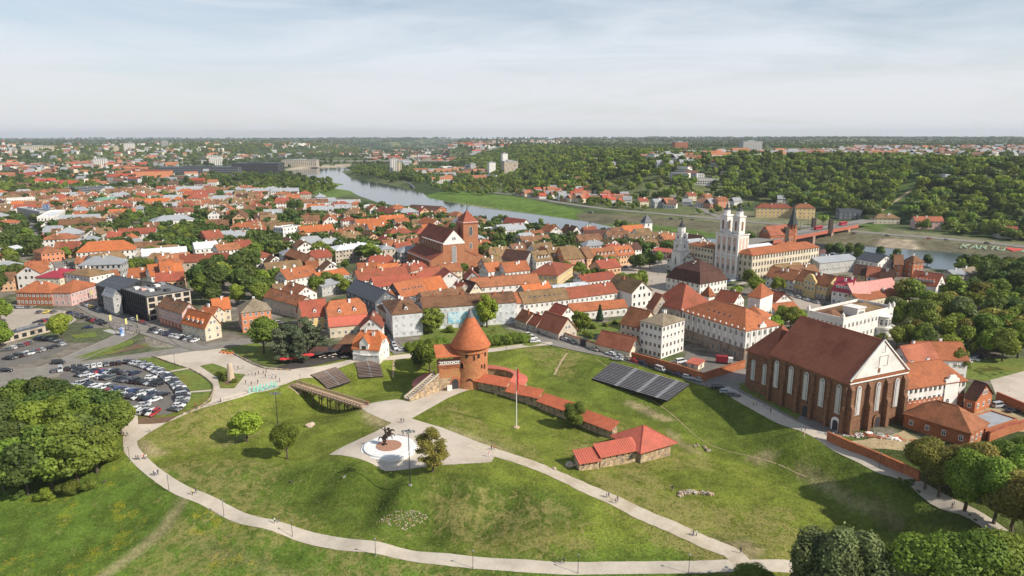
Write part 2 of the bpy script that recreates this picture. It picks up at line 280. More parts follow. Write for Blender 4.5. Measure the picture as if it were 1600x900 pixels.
class MB:
    def __init__(s): s.v = []; s.f = []; s.m = []; s.T = None
    def add(s, vs, fs, m=0):
        n = len(s.v); s.v += [tuple(s.T @ Vector(v)) for v in vs] if s.T else [tuple(v) for v in vs]
        s.f += [tuple(i + n for i in f) for f in fs]; s.m += [m] * len(fs)
    def box(s, x0, x1, y0, y1, z0, z1, m=0):
        s.add([(x0, y0, z0),(x1, y0, z0),(x1, y1, z0),(x0, y1, z0),(x0, y0, z1),(x1, y0, z1),(x1, y1, z1),(x0, y1, z1)],
              [(0,3,2,1),(4,5,6,7),(0,1,5,4),(1,2,6,5),(2,3,7,6),(3,0,4,7)], m)
    def prism(s, pts, z0, z1, m=0, mtop=None):
        n = len(pts); a = sum(pts[i][0] * pts[(i + 1) % n][1] - pts[(i + 1) % n][0] * pts[i][1] for i in range(n))
        if a < 0: pts = pts[::-1]
        vs = [(x, y, z0) for x, y in pts] + [(x, y, z1) for x, y in pts]
        s.add(vs, [(i, (i + 1) % n, (i + 1) % n + n, i + n) for i in range(n)], m)
        s.add(vs, [tuple(range(n - 1,-1,-1))], m); s.add(vs, [tuple(range(n, 2 * n))], m if mtop is None else mtop)
    def lathe(s, prof, n=16, m=0, cx=0, cy=0, a0=0, a1=2 * pi):
        full = abs(a1 - a0 - 2 * pi) < 1e-6; k = n if full else n + 1; vs = []
        for r, z in prof:
            for i in range(k):
                a = a0 + (a1 - a0) * i / n; vs.append((cx + r * math.cos(a), cy + r * math.sin(a), z))
        fs = []
        for j in range(len(prof) - 1):
            for i in range(n):
                i2 = (i + 1) % k; fs.append((j * k + i, j * k + i2,(j + 1) * k + i2,(j + 1) * k + i))
        s.add(vs, fs, m)
    def cyl(s, cx, cy, z0, z1, r, n=10, m=0, r2=None):
        s.lathe([(0.001, z0),(r, z0),(r if r2 is None else r2, z1),(0.001, z1)], n, m, cx, cy)
    def tube(s, p, q, r, r2=None, n=6, m=0):
        p, q = Vector(p), Vector(q); d = q - p
        if d.length < 1e-6: return
        u = d.orthogonal().normalized(); w = d.normalized().cross(u); r2 = r if r2 is None else r2
        vs = [p + (u * math.cos(2 * pi * i / n) + w * math.sin(2 * pi * i / n)) * r for i in range(n)] + [q + (u * math.cos(2 * pi * i / n) + w * math.sin(2 * pi * i / n)) * r2 for i in range(n)]
        s.add(vs, [(i, (i + 1) % n, (i + 1) % n + n, i + n) for i in range(n)] + [tuple(range(n - 1,-1,-1)), tuple(range(n, 2 * n))], m)
    def bar(s, p, q, w, h, m=0):
        """a square bar of width w and height h between two points"""
        p, q = Vector(p), Vector(q); d = (q - p); L = d.length
        if L < 1e-6: return
        d.normalize(); up = Vector((0,0,1)) if abs(d.z) < .95 else Vector((1,0,0)); sd = d.cross(up).normalized() * (w / 2); up = sd.cross(d).normalized() * (h / 2)
        vs = [p - sd - up, p + sd - up, p + sd + up, p - sd + up, q - sd - up, q + sd - up, q + sd + up, q - sd + up]
        s.add(vs, [(0,3,2,1),(4,5,6,7),(0,1,5,4),(1,2,6,5),(2,3,7,6),(3,0,4,7)], m)
    def mesh(s, name, mats, smooth=False):
        me = bpy.data.meshes.new(name); me.from_pydata(s.v, [], s.f)
        for x in (mats if isinstance(mats, (list, tuple)) else [mats]): me.materials.append(x)
        if any(s.m): me.polygons.foreach_set('material_index', s.m)
        if smooth: me.polygons.foreach_set('use_smooth', [True] * len(s.f))
        me.update(); return me
    def build(s, name, mats, parent=None, loc=None, rz=0., smooth=False): return mk(name, s.mesh(name, mats, smooth), parent, loc, rz)
def np_mesh(name, v, q, mat, attr=None, smooth=False):
    """quads from arrays"""
    me = bpy.data.meshes.new(name); me.vertices.add(len(v)); me.vertices.foreach_set('co', np.asarray(v, np.float32).ravel())
    k = q.shape[1]; me.loops.add(q.size); me.loops.foreach_set('vertex_index', q.astype(np.int32).ravel()); me.polygons.add(len(q))
    me.polygons.foreach_set('loop_start', np.arange(0, q.size, k, dtype=np.int32))
    try: me.polygons.foreach_set('loop_total', np.full(len(q), k, np.int32))
    except Exception: pass
    me.materials.append(mat)
    if smooth: me.polygons.foreach_set('use_smooth', np.ones(len(q), bool))
    me.update(calc_edges=True)
    if attr is not None:
        a = me.attributes.new('v', 'FLOAT', 'FACE'); a.data.foreach_set('value', np.asarray(attr, np.float32))
    return me
# ------------------------------------------------------------------ ground
def wp(pts, z=0): return wpoly(pts, z)
cov = np.zeros(GX.shape + (3,)); dand = np.zeros(GX.shape); dry = np.zeros(GX.shape)
def N(s, seed): return .5 + .5 * np.clip(rnoise(GX, GY, s, seed, 4),-1,1)
f1 = sst((N(420,1) - .40) / .2)[..., None]
cov[:] = np.array((.055,.085,.028)) * f1 + np.array((.13,.15,.06)) * (1 - f1)
far = sst((GY - 2600) / 2500)[..., None]; f2 = sst((N(1500,2) - .55) / .12)[..., None]
cov = cov * (1 - far) + far * (np.array((.045,.075,.03)) * (1 - f2) + np.array((.16,.17,.07)) * f2)
def paint(pts, col, z=0, feather=6., amt=1., arr=None, val=1.):
    global cov
    P = wp(pts, z); d = seg_dist(GX, GY, P); i = inside(GX, GY, P)
    w = np.where(i, 1.0, sst(1 - d / feather)) * amt
    if arr is not None: arr[:] = arr * (1 - w) + val * w; return
    cov = cov * (1 - w[..., None]) + np.array(col) * w[..., None]
GRASS = (.158,.188,.028)
TOWN = [(-60,470),(0,300),(120,268),(330,268),(430,290),(560,318),(640,325),(690,334),(740,344),(830,354),(900,364),(1000,381),(1100,391),(1250,403),(1400,415),(1500,421),(1640,440),(1640,600),(1430,690),(1160,560),(900,520),(620,545),(380,560),(-60,600)]
paint(TOWN, (.235,.205,.165),0,12)
g = N(55,12); w = (sst((g - .50) / .08) * inside(GX, GY, wp(TOWN)) * .75)[..., None]; cov = cov * (1 - w) + np.array((.07,.10,.03)) * w
paint([(-200,640),(200,655),(290,640),(330,600),(440,598),(470,590),(640,552),(760,545),(905,545),(1000,572),(1110,604),(1200,644),(1300,695),(1420,755),(1640,880),(1800,1100),(-300,1100),(-300,700)], GRASS, -4,5)
paint([(-200,750),(100,770),(230,790),(330,840),(480,870),(760,905),(1040,905),(1100,1000),(-300,1100)],(.105,.168,.024),-12,14)                        # lush meadow below the path
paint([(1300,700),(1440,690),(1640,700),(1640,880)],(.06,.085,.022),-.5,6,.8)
for k, pts in enumerate([[(330,760),(420,775),(470,800),(430,815),(340,790)],[(520,830),(640,850),(760,870),(600,868)],[(900,700),(1000,740),(1080,800),(1180,850),(1100,850),(980,790)],[(1090,790),(1230,800),(1240,860),(1170,860)],[(690,780),(860,790),(900,830),(760,835)],
        [(250,735),(330,725),(420,735),(380,748)],[(235,690),(330,660),(400,650),(350,690),(260,708)],[(880,640),(1000,680),(1090,720),(1000,720)],[(400,860),(480,868),(560,880),(470,878)],[(270,800),(330,835),(240,870),(150,900),(210,860)],[(700,650),(770,690),(830,720),(770,700)],[(820,560),(900,570),(880,590)],[(960,760),(1050,800),(1130,845),(1060,820)]]):
    paint(pts, None, -5,9,.62, dry)
for pts in [[(70,785),(115,795),(110,815),(75,812)],[(180,805),(225,815),(215,828),(190,825)],[(95,880),(150,850),(190,848),(150,875),(100,900)],[(290,820),(330,825),(400,840),(320,838)],[(150,765),(180,760),(170,775)],[(330,880),(400,890),(420,905),(330,900)],[(0,870),(40,870),(30,900),(0,900)],[(935,550),(960,556),(945,566)]]:
    paint(pts, None, -12,8,.6, dand)
paint([(655,303),(720,300),(800,308),(900,330),(905,344),(815,333),(740,324),(690,315)],(.12,.19,.035),-1,14)
paint([(910,348),(1000,342),(1130,355),(1130,372),(1000,365)],(.11,.17,.04),-3,8); paint([(540,292),(600,300),(600,312),(560,304)],(.13,.19,.04),-4,8); paint([(480,286),(560,288),(555,300),(520,312),(470,300)],(.12,.18,.04),-3,14)
paint([(430,268),(470,261),(545,257),(552,262),(470,266),(450,272)],(.42,.36,.26),-3,10); paint([(590,290),(640,299),(660,308),(640,304)],(.34,.28,.2),-4,8); paint([(680,313),(760,325),(900,345),(880,344),(740,326)],(.36,.31,.22),-4.6,5,.7)
paint([(905,334),(1000,338),(1130,350),(1330,366),(1480,377),(1640,393),(1640,406),(1480,391),(1330,380),(1130,364),(1000,350),(905,343)],(.155,.14,.085),-1,4)
paint([(1380,380),(1420,382),(1440,392),(1370,390)],(.42,.34,.24),-4,5)
paint([(1100,326),(1230,335),(1420,362),(1640,384),(1640,392),(1480,376),(1330,364),(1130,348),(1080,340)],(.20,.195,.11),0,8); paint([(380,285),(480,280),(450,297),(330,296)],(.21,.21,.10),0,20)
paint([(1350,330),(1425,292),(1436,296),(1372,338)],(.10,.15,.035),15,6)
paint([(215,742),(300,742),(400,735),(490,740),(560,753),(640,774),(740,772),(860,785),(900,800),(800,806),(700,822),(620,812),(540,796),(440,780),(330,765)],(.085,.128,.02),-6,7,.85)  # bank below the statue: lush grass green, with the slope's shade painted in
paint([(830,545),(940,560),(1060,640),(1130,620),(1260,705),(1420,775),(1400,790),(1240,725),(1100,665),(950,625),(860,590)],(.10,.145,.022),-3,8,.6)
for z_, a_, pts in ((-3.5,.8,[(216,688),(228,692),(255,706),(238,708),(221,702)]),(-2.5,.75,[(568,640),(596,652),(610,660),(594,666),(575,654)]),(-3,.6,[(700,668),(745,684),(800,704),(775,704),(720,682)]),(-4.8,.6,[(1042,668),(1060,676),(1056,682),(1075,690),(1098,703),(1088,701),(1060,688)]),(-6,.6,[(1170,714),(1195,712),(1210,720),(1190,722)]),
        (-4.8,.85,[(976,627),(1000,632),(1030,645),(1050,653),(1038,653),(1000,638)]),(-6.6,.5,[(1246,738),(1262,740),(1285,752),(1330,778),(1380,800),(1412,812),(1404,814),(1350,791),(1295,765)]),(-12,.6,[(278,813),(294,796),(288,812),(258,840),(200,871),(145,899),(132,900),(190,869),(250,836)]),(-7.6,.7,[(1130,852),(1165,847),(1192,862),(1168,878)]),(-7,.5,[(1092,837),(1115,839),(1130,847),(1105,845)]),(-11,.3,[(300,844),(360,860),(430,882),(480,900),(470,901),(420,884),(355,864)]),(-6,.35,[(345,700),(395,680),(400,682),(350,703)])):
    paint(pts, (.37,.29,.165), z_, 1.8, a_)
me = bpy.data.meshes.new('ground'); ny, nx = GX.shape
V = np.stack([GX, GY, GZ],-1).reshape(-1,3); idx = np.arange(nx * ny).reshape(ny, nx)
Q = np.stack([idx[:-1, :-1], idx[:-1,1:], idx[1:, 1:], idx[1:, :-1]],-1).reshape(-1,4)
GM, t, b = newmat('ground_cover')
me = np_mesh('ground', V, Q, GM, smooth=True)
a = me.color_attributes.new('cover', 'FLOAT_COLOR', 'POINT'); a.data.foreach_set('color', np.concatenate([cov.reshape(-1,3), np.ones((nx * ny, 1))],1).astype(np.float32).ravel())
for nm, ar in (('dry', dry),('dand', dand)):
    a = me.attributes.new(nm, 'FLOAT', 'POINT'); a.data.foreach_set('value', ar.astype(np.float32).ravel())
ground = mk('ground', me); tag(ground, kind='structure')
def attr(t, n): x = nn(t, 'ShaderNodeAttribute'); x.attribute_name = n; return x
tc = nn(t, 'ShaderNodeTexCoord'); 
def noise(t, sc, det=5, rough=.6, vec=None, dist=0.):
    n = nn(t, 'ShaderNodeTexNoise'); n.inputs['Scale'].default_value = sc; n.inputs['Detail'].default_value = det; n.inputs['Roughness'].default_value = rough; n.inputs['Distortion'].default_value = dist
    lk(t, vec if vec else tc.outputs['Object'], n.inputs['Vector']); return n
def maprange(t, src, a, b_, c, d):
    m = nn(t, 'ShaderNodeMapRange'); m.interpolation_type = 'SMOOTHSTEP'
    for i, v in enumerate((a, b_, c, d)): m.inputs[1 + i].default_value = v
    lk(t, src, m.inputs[0]); return m
def mix(t, fac, A, B, blend='MIX'):
    m = nn(t, 'ShaderNodeMix', data_type='RGBA', blend_type=blend)
    if isinstance(fac, float): m.inputs['Factor'].default_value = fac
    else: lk(t, fac, m.inputs['Factor'])
    for i, x in ((6, A),(7, B)):
        if isinstance(x, tuple): m.inputs[i].default_value = (*x, 1)
        else: lk(t, x, m.inputs[i])
    return m.outputs[2]
def math_(t, op, A, B):
    m = nn(t, 'ShaderNodeMath', operation=op)
    for i, x in enumerate((A, B)):
        if isinstance(x, (int, float)): m.inputs[i].default_value = x
        else: lk(t, x, m.inputs[i])
    return m.outputs[0]
nA, nB, nC, nD = noise(t, 1.3,6,.7), noise(t, .16,6,.65, dist=.4), noise(t, .035,4,.6), noise(t, 5.0,3,.6)
base = attr(t, 'cover').outputs['Color']
vA = maprange(t, nA.outputs['Fac'],.30,.72,.70,1.28); vB = maprange(t, nB.outputs['Fac'],.32,.68,.72,1.22); vC = maprange(t, nC.outputs['Fac'],.35,.65,.85,1.15)
v = math_(t, 'MULTIPLY', math_(t, 'MULTIPLY', vA.outputs[0], vB.outputs[0]), vC.outputs[0])
cmb = nn(t, 'ShaderNodeCombineColor'); [lk(t, v, cmb.inputs[i]) for i in range(3)]
c1 = mix(t, 1.0, base, cmb.outputs[0], 'MULTIPLY')
# dry, straw coloured tufts where the turf is worn
dn = noise(t, .34,6,.7, dist=.8); dfac = math_(t, 'MULTIPLY', maprange(t, math_(t, 'ADD', dn.outputs['Fac'], math_(t, 'MULTIPLY', attr(t, 'dry').outputs['Fac'],.26)),.55,.76,0,.66).outputs[0], maprange(t, nA.outputs['Fac'],.3,.6,.45,1).outputs[0])
gsep = nn(t, 'ShaderNodeSeparateColor'); lk(t, base, gsep.inputs[0]); isg = maprange(t, math_(t, 'SUBTRACT', gsep.outputs[1], gsep.outputs[0]),.012,.03,0,1)
c2 = mix(t, math_(t, 'MULTIPLY', dfac, isg.outputs[0]), c1,(.33,.27,.105))
yf = math_(t, 'MULTIPLY', maprange(t, nD.outputs['Fac'],.53,.60,0,1).outputs[0], maprange(t, math_(t, 'ADD', noise(t, .22,4,.7).outputs['Fac'], math_(t, 'MULTIPLY', attr(t, 'dand').outputs['Fac'],.30)),.66,.80,0,.75).outputs[0])
yf = math_(t, 'MULTIPLY', yf, maprange(t, attr(t, 'dand').outputs['Fac'],.02,.25,0,1).outputs[0])
c3 = mix(t, yf, c2,(.62,.46,.02)); lk(t, c3, b.inputs['Base Color']); b.inputs['Roughness'].default_value = 1; b.inputs['Specular IOR Level'].default_value = .1
bp = nn(t, 'ShaderNodeBump'); bp.inputs['Strength'].default_value = .75; bp.inputs['Distance'].default_value = .45; lk(t, nA.outputs['Fac'], bp.inputs['Height']); lk(t, bp.outputs[0], b.inputs['Normal'])
# river
wm, t, b = newmat('river_water'); tc = nn(t, 'ShaderNodeTexCoord'); wn = noise(t, .06,5,.6); bp = nn(t, 'ShaderNodeBump'); bp.inputs['Strength'].default_value = .035; bp.inputs['Distance'].default_value = 1.0
lk(t, wn.outputs['Fac'], bp.inputs['Height']); lk(t, bp.outputs[0], b.inputs['Normal']); b.inputs['Base Color'].default_value = (.045,.062,.07,1); b.inputs['Roughness'].default_value = .09; b.inputs['IOR'].default_value = 1.33; b.inputs['Specular IOR Level'].default_value = .8
rx = [p[0] for p in RIVER]; ry = [p[1] for p in RIVER]
m_ = MB(); x0, x1, y0, y1 = min(rx) - 300, max(rx) + 300, min(ry) - 30, max(ry) + 200
m_.add([(x0, y0,-4.5),(x1, y0,-4.5),(x1, y1,-4.5),(x0, y1,-4.5)],[(0,1,2,3)]); tag(m_.build('river_water', wm), kind='structure')
# ------------------------------------------------------------------ draped sheets: roads, paths, plazas
def spline(P, step):
    out = []; n = len(P)
    for i in range(n - 1):
        p0, p1, p2, p3 = P[max(i - 1,0)], P[i], P[i + 1], P[min(i + 2, n - 1)]
        k = max(1, int((p2 - p1).length / step))
        for j in range(k):
            u = j / k
            out.append(.5 * ((2 * p1) + (p2 - p0) * u + (2 * p0 - 5 * p1 + 4 * p2 - p3) * u * u + (3 * p1 - p0 - 3 * p2 + p3) * u ** 3))
    out.append(P[-1]); return out
def ribbon(name, px, width, mat, off=.06, step=1.6, cross=None, ground=True, kind='structure', curb=0., wvar=0., pts=None, name_kerb='kerb'):
    P = pts or [(gp(*q) if ground else at(*q)).xy for q in px]
    P = spline([Vector(p) for p in P], step); nc = cross or max(2, int(width / 1.6)); vs = []; fs = []
    Lf, Rt = [],[]
    for i, p in enumerate(P):
        d = (P[min(i + 1, len(P) - 1)] - P[max(i - 1,0)]).normalized(); n = Vector((-d.y, d.x))
        w1 = width / 2 * (1 + wvar * random.uniform(-1,1)); w2 = width / 2 * (1 + wvar * random.uniform(-1,1))
        for j in range(nc + 1):
            u = j / nc; q = p + n * (w1 * (1 - u) - w2 * u); vs.append((q.x, q.y, gz(q.x, q.y) + off))
        Lf.append(p + n * (w1 + .12)); Rt.append(p - n * (w2 + .12))
    for i in range(len(P) - 1):
        for j in range(nc):
            a = i * (nc + 1) + j; fs.append((a, a + 1, a + nc + 2, a + nc + 1))
    m = MB(); m.add(vs, fs); o = m.build(name, mat, smooth=True); tag(o, kind=kind)
    if curb:
        for side in (Lf, Rt):
            k = MB()
            for i in range(len(side) - 1):
                a, b_ = side[i], side[i + 1]; k.bar((a.x, a.y, gz(a.x, a.y) + curb / 2),(b_.x, b_.y, gz(b_.x, b_.y) + curb / 2),.28, curb + .3)
            tag(k.build(name_kerb, KERB, o))
    return o
def sheet(name, px, mat, off=.05, ground=True, kind='structure', pts=None, grid=2.0, parent=None):
    P = pts or [tuple((gp(*q) if ground else at(*q)).xy) for q in px]
    bm = bmesh.new(); f = bm.faces.new([bm.verts.new((x, y, 0)) for x, y in P])
    bm.normal_update()
    if f.normal.z < 0: f.normal_flip()
    bmesh.ops.triangulate(bm, faces=bm.faces[:])
    if grid:
        for ax, lo, hi in ((0, min(p[0] for p in P), max(p[0] for p in P)),(1, min(p[1] for p in P), max(p[1] for p in P))):
            k = math.ceil(lo / grid) * grid
            while k < hi:
                co = Vector((k, 0,0)) if ax == 0 else Vector((0, k, 0)); no = Vector((1,0,0)) if ax == 0 else Vector((0,1,0))
                bmesh.ops.bisect_plane(bm, geom=bm.verts[:] + bm.edges[:] + bm.faces[:], plane_co=co, plane_no=no); k += grid
    for v in bm.verts: v.co.z = gz(v.co.x, v.co.y) + off
    me = bpy.data.meshes.new(name); bm.to_mesh(me); bm.free(); me.materials.append(mat)
    o = mk(name, me, parent)
    if not parent: tag(o, kind=kind)
    return o
def ragged(px, amp=.5, n=4):
    """an irregular outline through the points (world xy)"""
    P = [gp(*q).xy for q in px]; out = []
    for i in range(len(P)):
        a, b_ = P[i], P[(i + 1) % len(P)]
        for j in range(n):
            q = a.lerp(b_, j / n); out.append((q.x + random.uniform(-amp, amp), q.y + random.uniform(-amp, amp)))
    return out
# ------------------------------------------------------------------ streets, paths and squares
sheet('plaza', [(238,556),(330,546),(380,541),(352,546),(372,556),(400,570),(418,574),(450,577),(500,572),(552,562),(600,556),(606,561),(520,578),(470,592),(447,600),(420,606),(380,620),(330,634),(268,655),(235,675),(213,690),(193,688),(190,662),(196,648),(215,648),(216,663),(262,660),(285,650),(310,640),(330,627),(334,600),(310,585),(290,576),(262,566)], PAVE, .05)
ribbon('park_path', [(204,668),(203,690),(207,705),(222,722),(250,745),(290,769),(340,791),(400,815),(460,833),(540,851),(640,868),(740,879),(840,886),(940,888),(1040,887),(1120,885),(1200,884),(1300,885)],3.9, PATHM, .09, cross=4, wvar=.03)
ribbon('gravel_path', [(735,694),(775,708),(820,722),(870,742),(920,765),(970,787),(1030,815),(1090,842),(1140,862),(1160,880)],4.4, GRAVEL, .10, cross=4, wvar=.07)
sheet('statue_plaza', [(514,711),(566,684),(612,661),(575,645),(560,638),(570,633),(620,624),(640,628),(700,606),(735,603),(742,606),(700,622),(643,654),(690,668),(740,688),(778,702),(768,722),(710,726),(672,728),(601,736)], PAVE, .06)
ROADS = [
 ('street', [(1640,905),(1570,838),(1480,786),(1400,742),(1300,694),(1200,644),(1130,606)],4.6, PATHM, .08),
 ('street', [(1150,608),(1100,594),(1060,580),(1010,567),(950,553),(900,543),(850,532),(812,520),(800,512)],7.5, ASPH, .07),
 ('street', [(862,537),(838,538),(812,541),(760,548),(700,549),(640,556),(600,560),(540,566)],4.5, PAVE, .085),
 ('street', [(-40,606),(40,592),(120,572),(200,560),(280,548),(340,540),(400,532),(440,528)],8.0, ASPH, .06),
 ('street', [(-40,590),(60,580),(100,567),(150,545),(190,527),(200,517),(180,500),(150,485),(128,470),(116,450),(106,430),(96,412),(84,400),(60,372),(45,350),(30,330)],9.5, ASPH, .05),
 ('street', [(200,517),(240,505),(300,541),(330,543)],7, ASPH, .064),('street', [(190,505),(240,520),(300,540)],9, ASPH, .068),
 ('street', [(628,552),(614,540),(606,520),(600,505),(592,480),(560,450),(540,440)],6.5, ASPH, .07),
 ('street', [(60,477),(30,478),(-40,482)],6, ASPH, .07),
 ('riverside_road', [(700,296),(800,304),(870,316),(950,327),(1050,336),(1150,345),(1260,355),(1380,366),(1480,374),(1600,386),(1700,398)],13, ASPH, .35),
 ('riverside_road', [(1050,312),(1090,324),(1110,334),(1130,342)],9, ASPH, .4),
]
for nm, px, w, mt, off in ROADS:
    far = nm == 'riverside_road'
    ribbon(nm, px, w, mt, off, step=2.5 if not far else 12, cross=3, ground=not far, curb=0 if far or w < 5 else .12)
sheet('car_park', [(96,577),(140,570),(204,562),(222,565),(248,575),(268,588),(284,603),(292,620),(290,638),(262,648),(206,648),(180,660),(100,650),(90,600)], ASPHD, .045)
sheet('car_park', [(0,545),(60,532),(110,538),(100,548),(50,565),(-30,580),(-30,550)], ASPHD, .045); sheet('car_park', [(-30,484),(60,482),(105,486),(120,500),(95,515),(60,512),(0,520),(-30,524)], COBBLE, .04)
sheet('cobbled_square', [(985,470),(1010,440),(960,425),(968,412),(1030,395),(1045,404),(1040,440),(1090,462),(1050,480),(1015,490)], COBBLE, .04); sheet('cobbled_square', [(1135,450),(1180,432),(1260,470),(1300,480),(1290,490),(1240,480),(1180,440)], COBBLE, .036)
sheet('paved_yard', [(1545,590),(1600,575),(1700,590),(1700,640),(1600,632),(1556,616)], PAVE, .05); sheet('earth_yard', [(1515,645),(1545,635),(1600,650),(1640,680),(1540,668)], DIRT, .045)
sheet('earth_yard', None, DIRT, .05, pts=ragged([(1302,684),(1330,690),(1395,680),(1412,672),(1440,690),(1420,705),(1350,700)],.4)); sheet('paved_yard', [(1068,560),(1075,548),(1130,556),(1164,568),(1160,572),(1100,588),(1040,566)], ASPHD, .045)
sheet('pavement', [(1100,592),(1160,575),(1175,580),(1185,600),(1260,640),(1330,676),(1300,690),(1200,640),(1130,604)], ASPH, .045); sheet('dark_verge', [(1140,600),(1178,597),(1262,640),(1245,655)], LAWN, .058); sheet('pavement', [(800,522),(808,505),(870,523),(935,545),(930,552),(850,535)], ASPH, .05)
for pts in ([(215,560),(238,558),(262,567),(290,576),(268,580),(240,574)],[(270,582),(292,577),(312,586),(330,600),(331,610),(295,613),(285,598)],[(294,615),(330,612),(322,630),(296,642),(288,640)],[(312,572),(332,568),(350,574),(368,584),(384,585),(366,607),(344,607),(340,590)],[(113,560),(150,548),(208,530),(208,537),(160,553)],[(135,557),(225,537),(233,542),(190,550),(120,562)],[(110,524),(150,519),(152,526),(120,530)],
        [(352,544),(400,536),(430,545),(445,560),(420,572),(375,556)],[(655,545),(700,530),(780,510),(815,520),(812,532),(760,540),(700,545)],[(668,508),(740,500),(785,505),(770,530),(700,540),(655,530)],[(860,505),(900,498),(940,505),(985,495),(975,515),(920,526),(890,520)],[(822,536),(850,536),(830,541),(815,540)],
        [(1515,580),(1545,570),(1580,580),(1545,590)],[(1500,590),(1520,560),(1600,560),(1600,580),(1540,596)]): sheet('lawn', pts, LAWN, .10)
sheet('flower_bed', [(168,556),(215,537),(231,542),(200,548)], SOIL, .13); sheet('flower_bed', [(217,652),(278,650),(262,660),(216,663)], SOIL, .10); sheet('flower_bed', [(336,582),(362,585),(372,592),(356,602),(346,596)], SOIL, .14)
ribbon('trodden_path', [(866,586),(874,570),(886,552)],.9, DIRT, .09, wvar=.25); ribbon('trodden_path', [(614,590),(616,562)],.9, DIRT, .09); ribbon('trodden_path', [(470,615),(452,602)],2.2, DIRT, .10)
ribbon('trodden_path', [(930,560),(980,600),(1040,640),(1100,690),(1180,715),(1260,745)],.28, DIRT, .07, wvar=.3); ribbon('lawn_path', [(292,613.5),(331,610.5)],1.7, PATHM, .15, step=1); ribbon('lawn_path', [(266,581),(294,576)],1.7, PATHM, .15, step=1)
def kerbwall(px, h=.55, w=.4, mat=None, name='low_wall', lab='low curved stone wall along the lawn by the plaza'):
    P = spline([gp(*q).xy for q in px],2.0); m = MB()
    for a, b_ in zip(P, P[1:]): m.bar((a.x, a.y, gz(a.x, a.y) + h / 2 - .1),(b_.x, b_.y, gz(b_.x, b_.y) + h / 2 - .1), w, h + .2)
    return tag(m.build(name, mat or BOULDER), lab, 'low wall')
kerbwall([(238,557),(262,566),(292,576)], lab='low stone wall edging the lawn above the car park'); kerbwall([(296,577),(320,590),(333,603),(330,620),(318,633),(296,645),(284,648)], lab='low curved stone wall round the car park lawn'); kerbwall([(352,546),(372,557),(400,571),(420,577),(455,579)], lab='low stone wall edging the pine lawn by the plaza')
# ------------------------------------------------------------------ buildings
def arch_pts(w, h, n=5, point=0.):
    """outline of a window with a round (or pointed) head, x across, z up, base at 0"""
    r = w / 2; P = [(-r, 0),(r, 0),(r, h - r * (1 + point))]
    for i in range(1,2 * n):
        a = pi * i / (2 * n); P.append((r * math.cos(a), h - r * (1 + point) + r * (1 + point) * math.sin(a) ** (1 if not point else 1.25)))
    P.append((-r, h - r * (1 + point))); return P
def slab_xz(m, P, y0, y1, mi=0):
    """a plate with the outline P in x, z between y0 (front) and y1"""
    n = len(P); vs = [(x, y0, z) for x, z in P] + [(x, y1, z) for x, z in P]
    m.add(vs, [tuple(range(n))] + [(i, i + n, (i + 1) % n + n, (i + 1) % n) for i in range(n)], mi)
def window_mesh(kind):
    m = MB()
    if kind == 'plain':
        m.box(-.5,.5,-.05,.02,0,1,1)
        for a in ((-.58,-.46,-.06,1.06),(.46,.58,-.06,1.06)): m.box(a[0], a[1],-.11,.02, a[2], a[3])
        m.box(-.46,.46,-.11,.02,-.06,.05); m.box(-.46,.46,-.11,.02,.95,1.06); m.box(-.04,.04,-.09,.01,.05,.95); m.box(-.46,.46,-.085,.012,.60,.66)
    elif kind == 'bare':
        m.box(-.5,.5,-.05,.02,0,1,1); m.box(-.56,.56,-.14,.02,-.08,.0); m.box(-.035,.035,-.08,.01,0,1)
    elif kind == 'big':
        m.box(-.5,.5,-.06,.02,0,1,1)
        for x in (-.5,-.02,.46): m.box(x, x + .04,-.10,.02,0,1)
        m.box(-.5,.5,-.09,.015,.48,.52)
    return m
WINM = {'plain': window_mesh('plain').mesh('window', [FRAME, GLASS]), 'bare': window_mesh('bare').mesh('window', [FRAME, GLASS]), 'big': window_mesh('big').mesh('window', [DARKFR, GLASS])}
m = MB(); slab_xz(m, [(x * 1.22, z * 1.03 - .02) for x, z in arch_pts(1,1)],-.10,.02,0); slab_xz(m, arch_pts(1,1),-.13,-.09,1); m.box(-.05,.05,-.16,-.12,0,.97); WINM['arch'] = m.mesh('window', [FRAME, GLASS])
WINM['print'] = window_mesh('plain').mesh('window', [WHITE, M('pale_window_print', (.36,.37,.38),.6,.15,1)])
m = MB(); m.box(-.5,.5,-.02,.10,0,1,0); m.box(-.42,.42,-.04,.12,.07,.93,1); SKYL = m.mesh('skylight', [GALV, GLASS])
m = MB(); m.box(-.5,.5,-.5,.5,-1.2,1,0); m.box(-.58,.58,-.58,.58,1,1.12,0); m.box(-.3,.3,-.3,.3,1.12,1.3,1)
CHIMM = {k: m.mesh('chimney', [mat, METAL]) for k, mat in (('white', WHITE),('brick', WL['brick']),('cream', WL['cream']))}
FOOT = []          # footprints already taken (x, y, radius, corners)
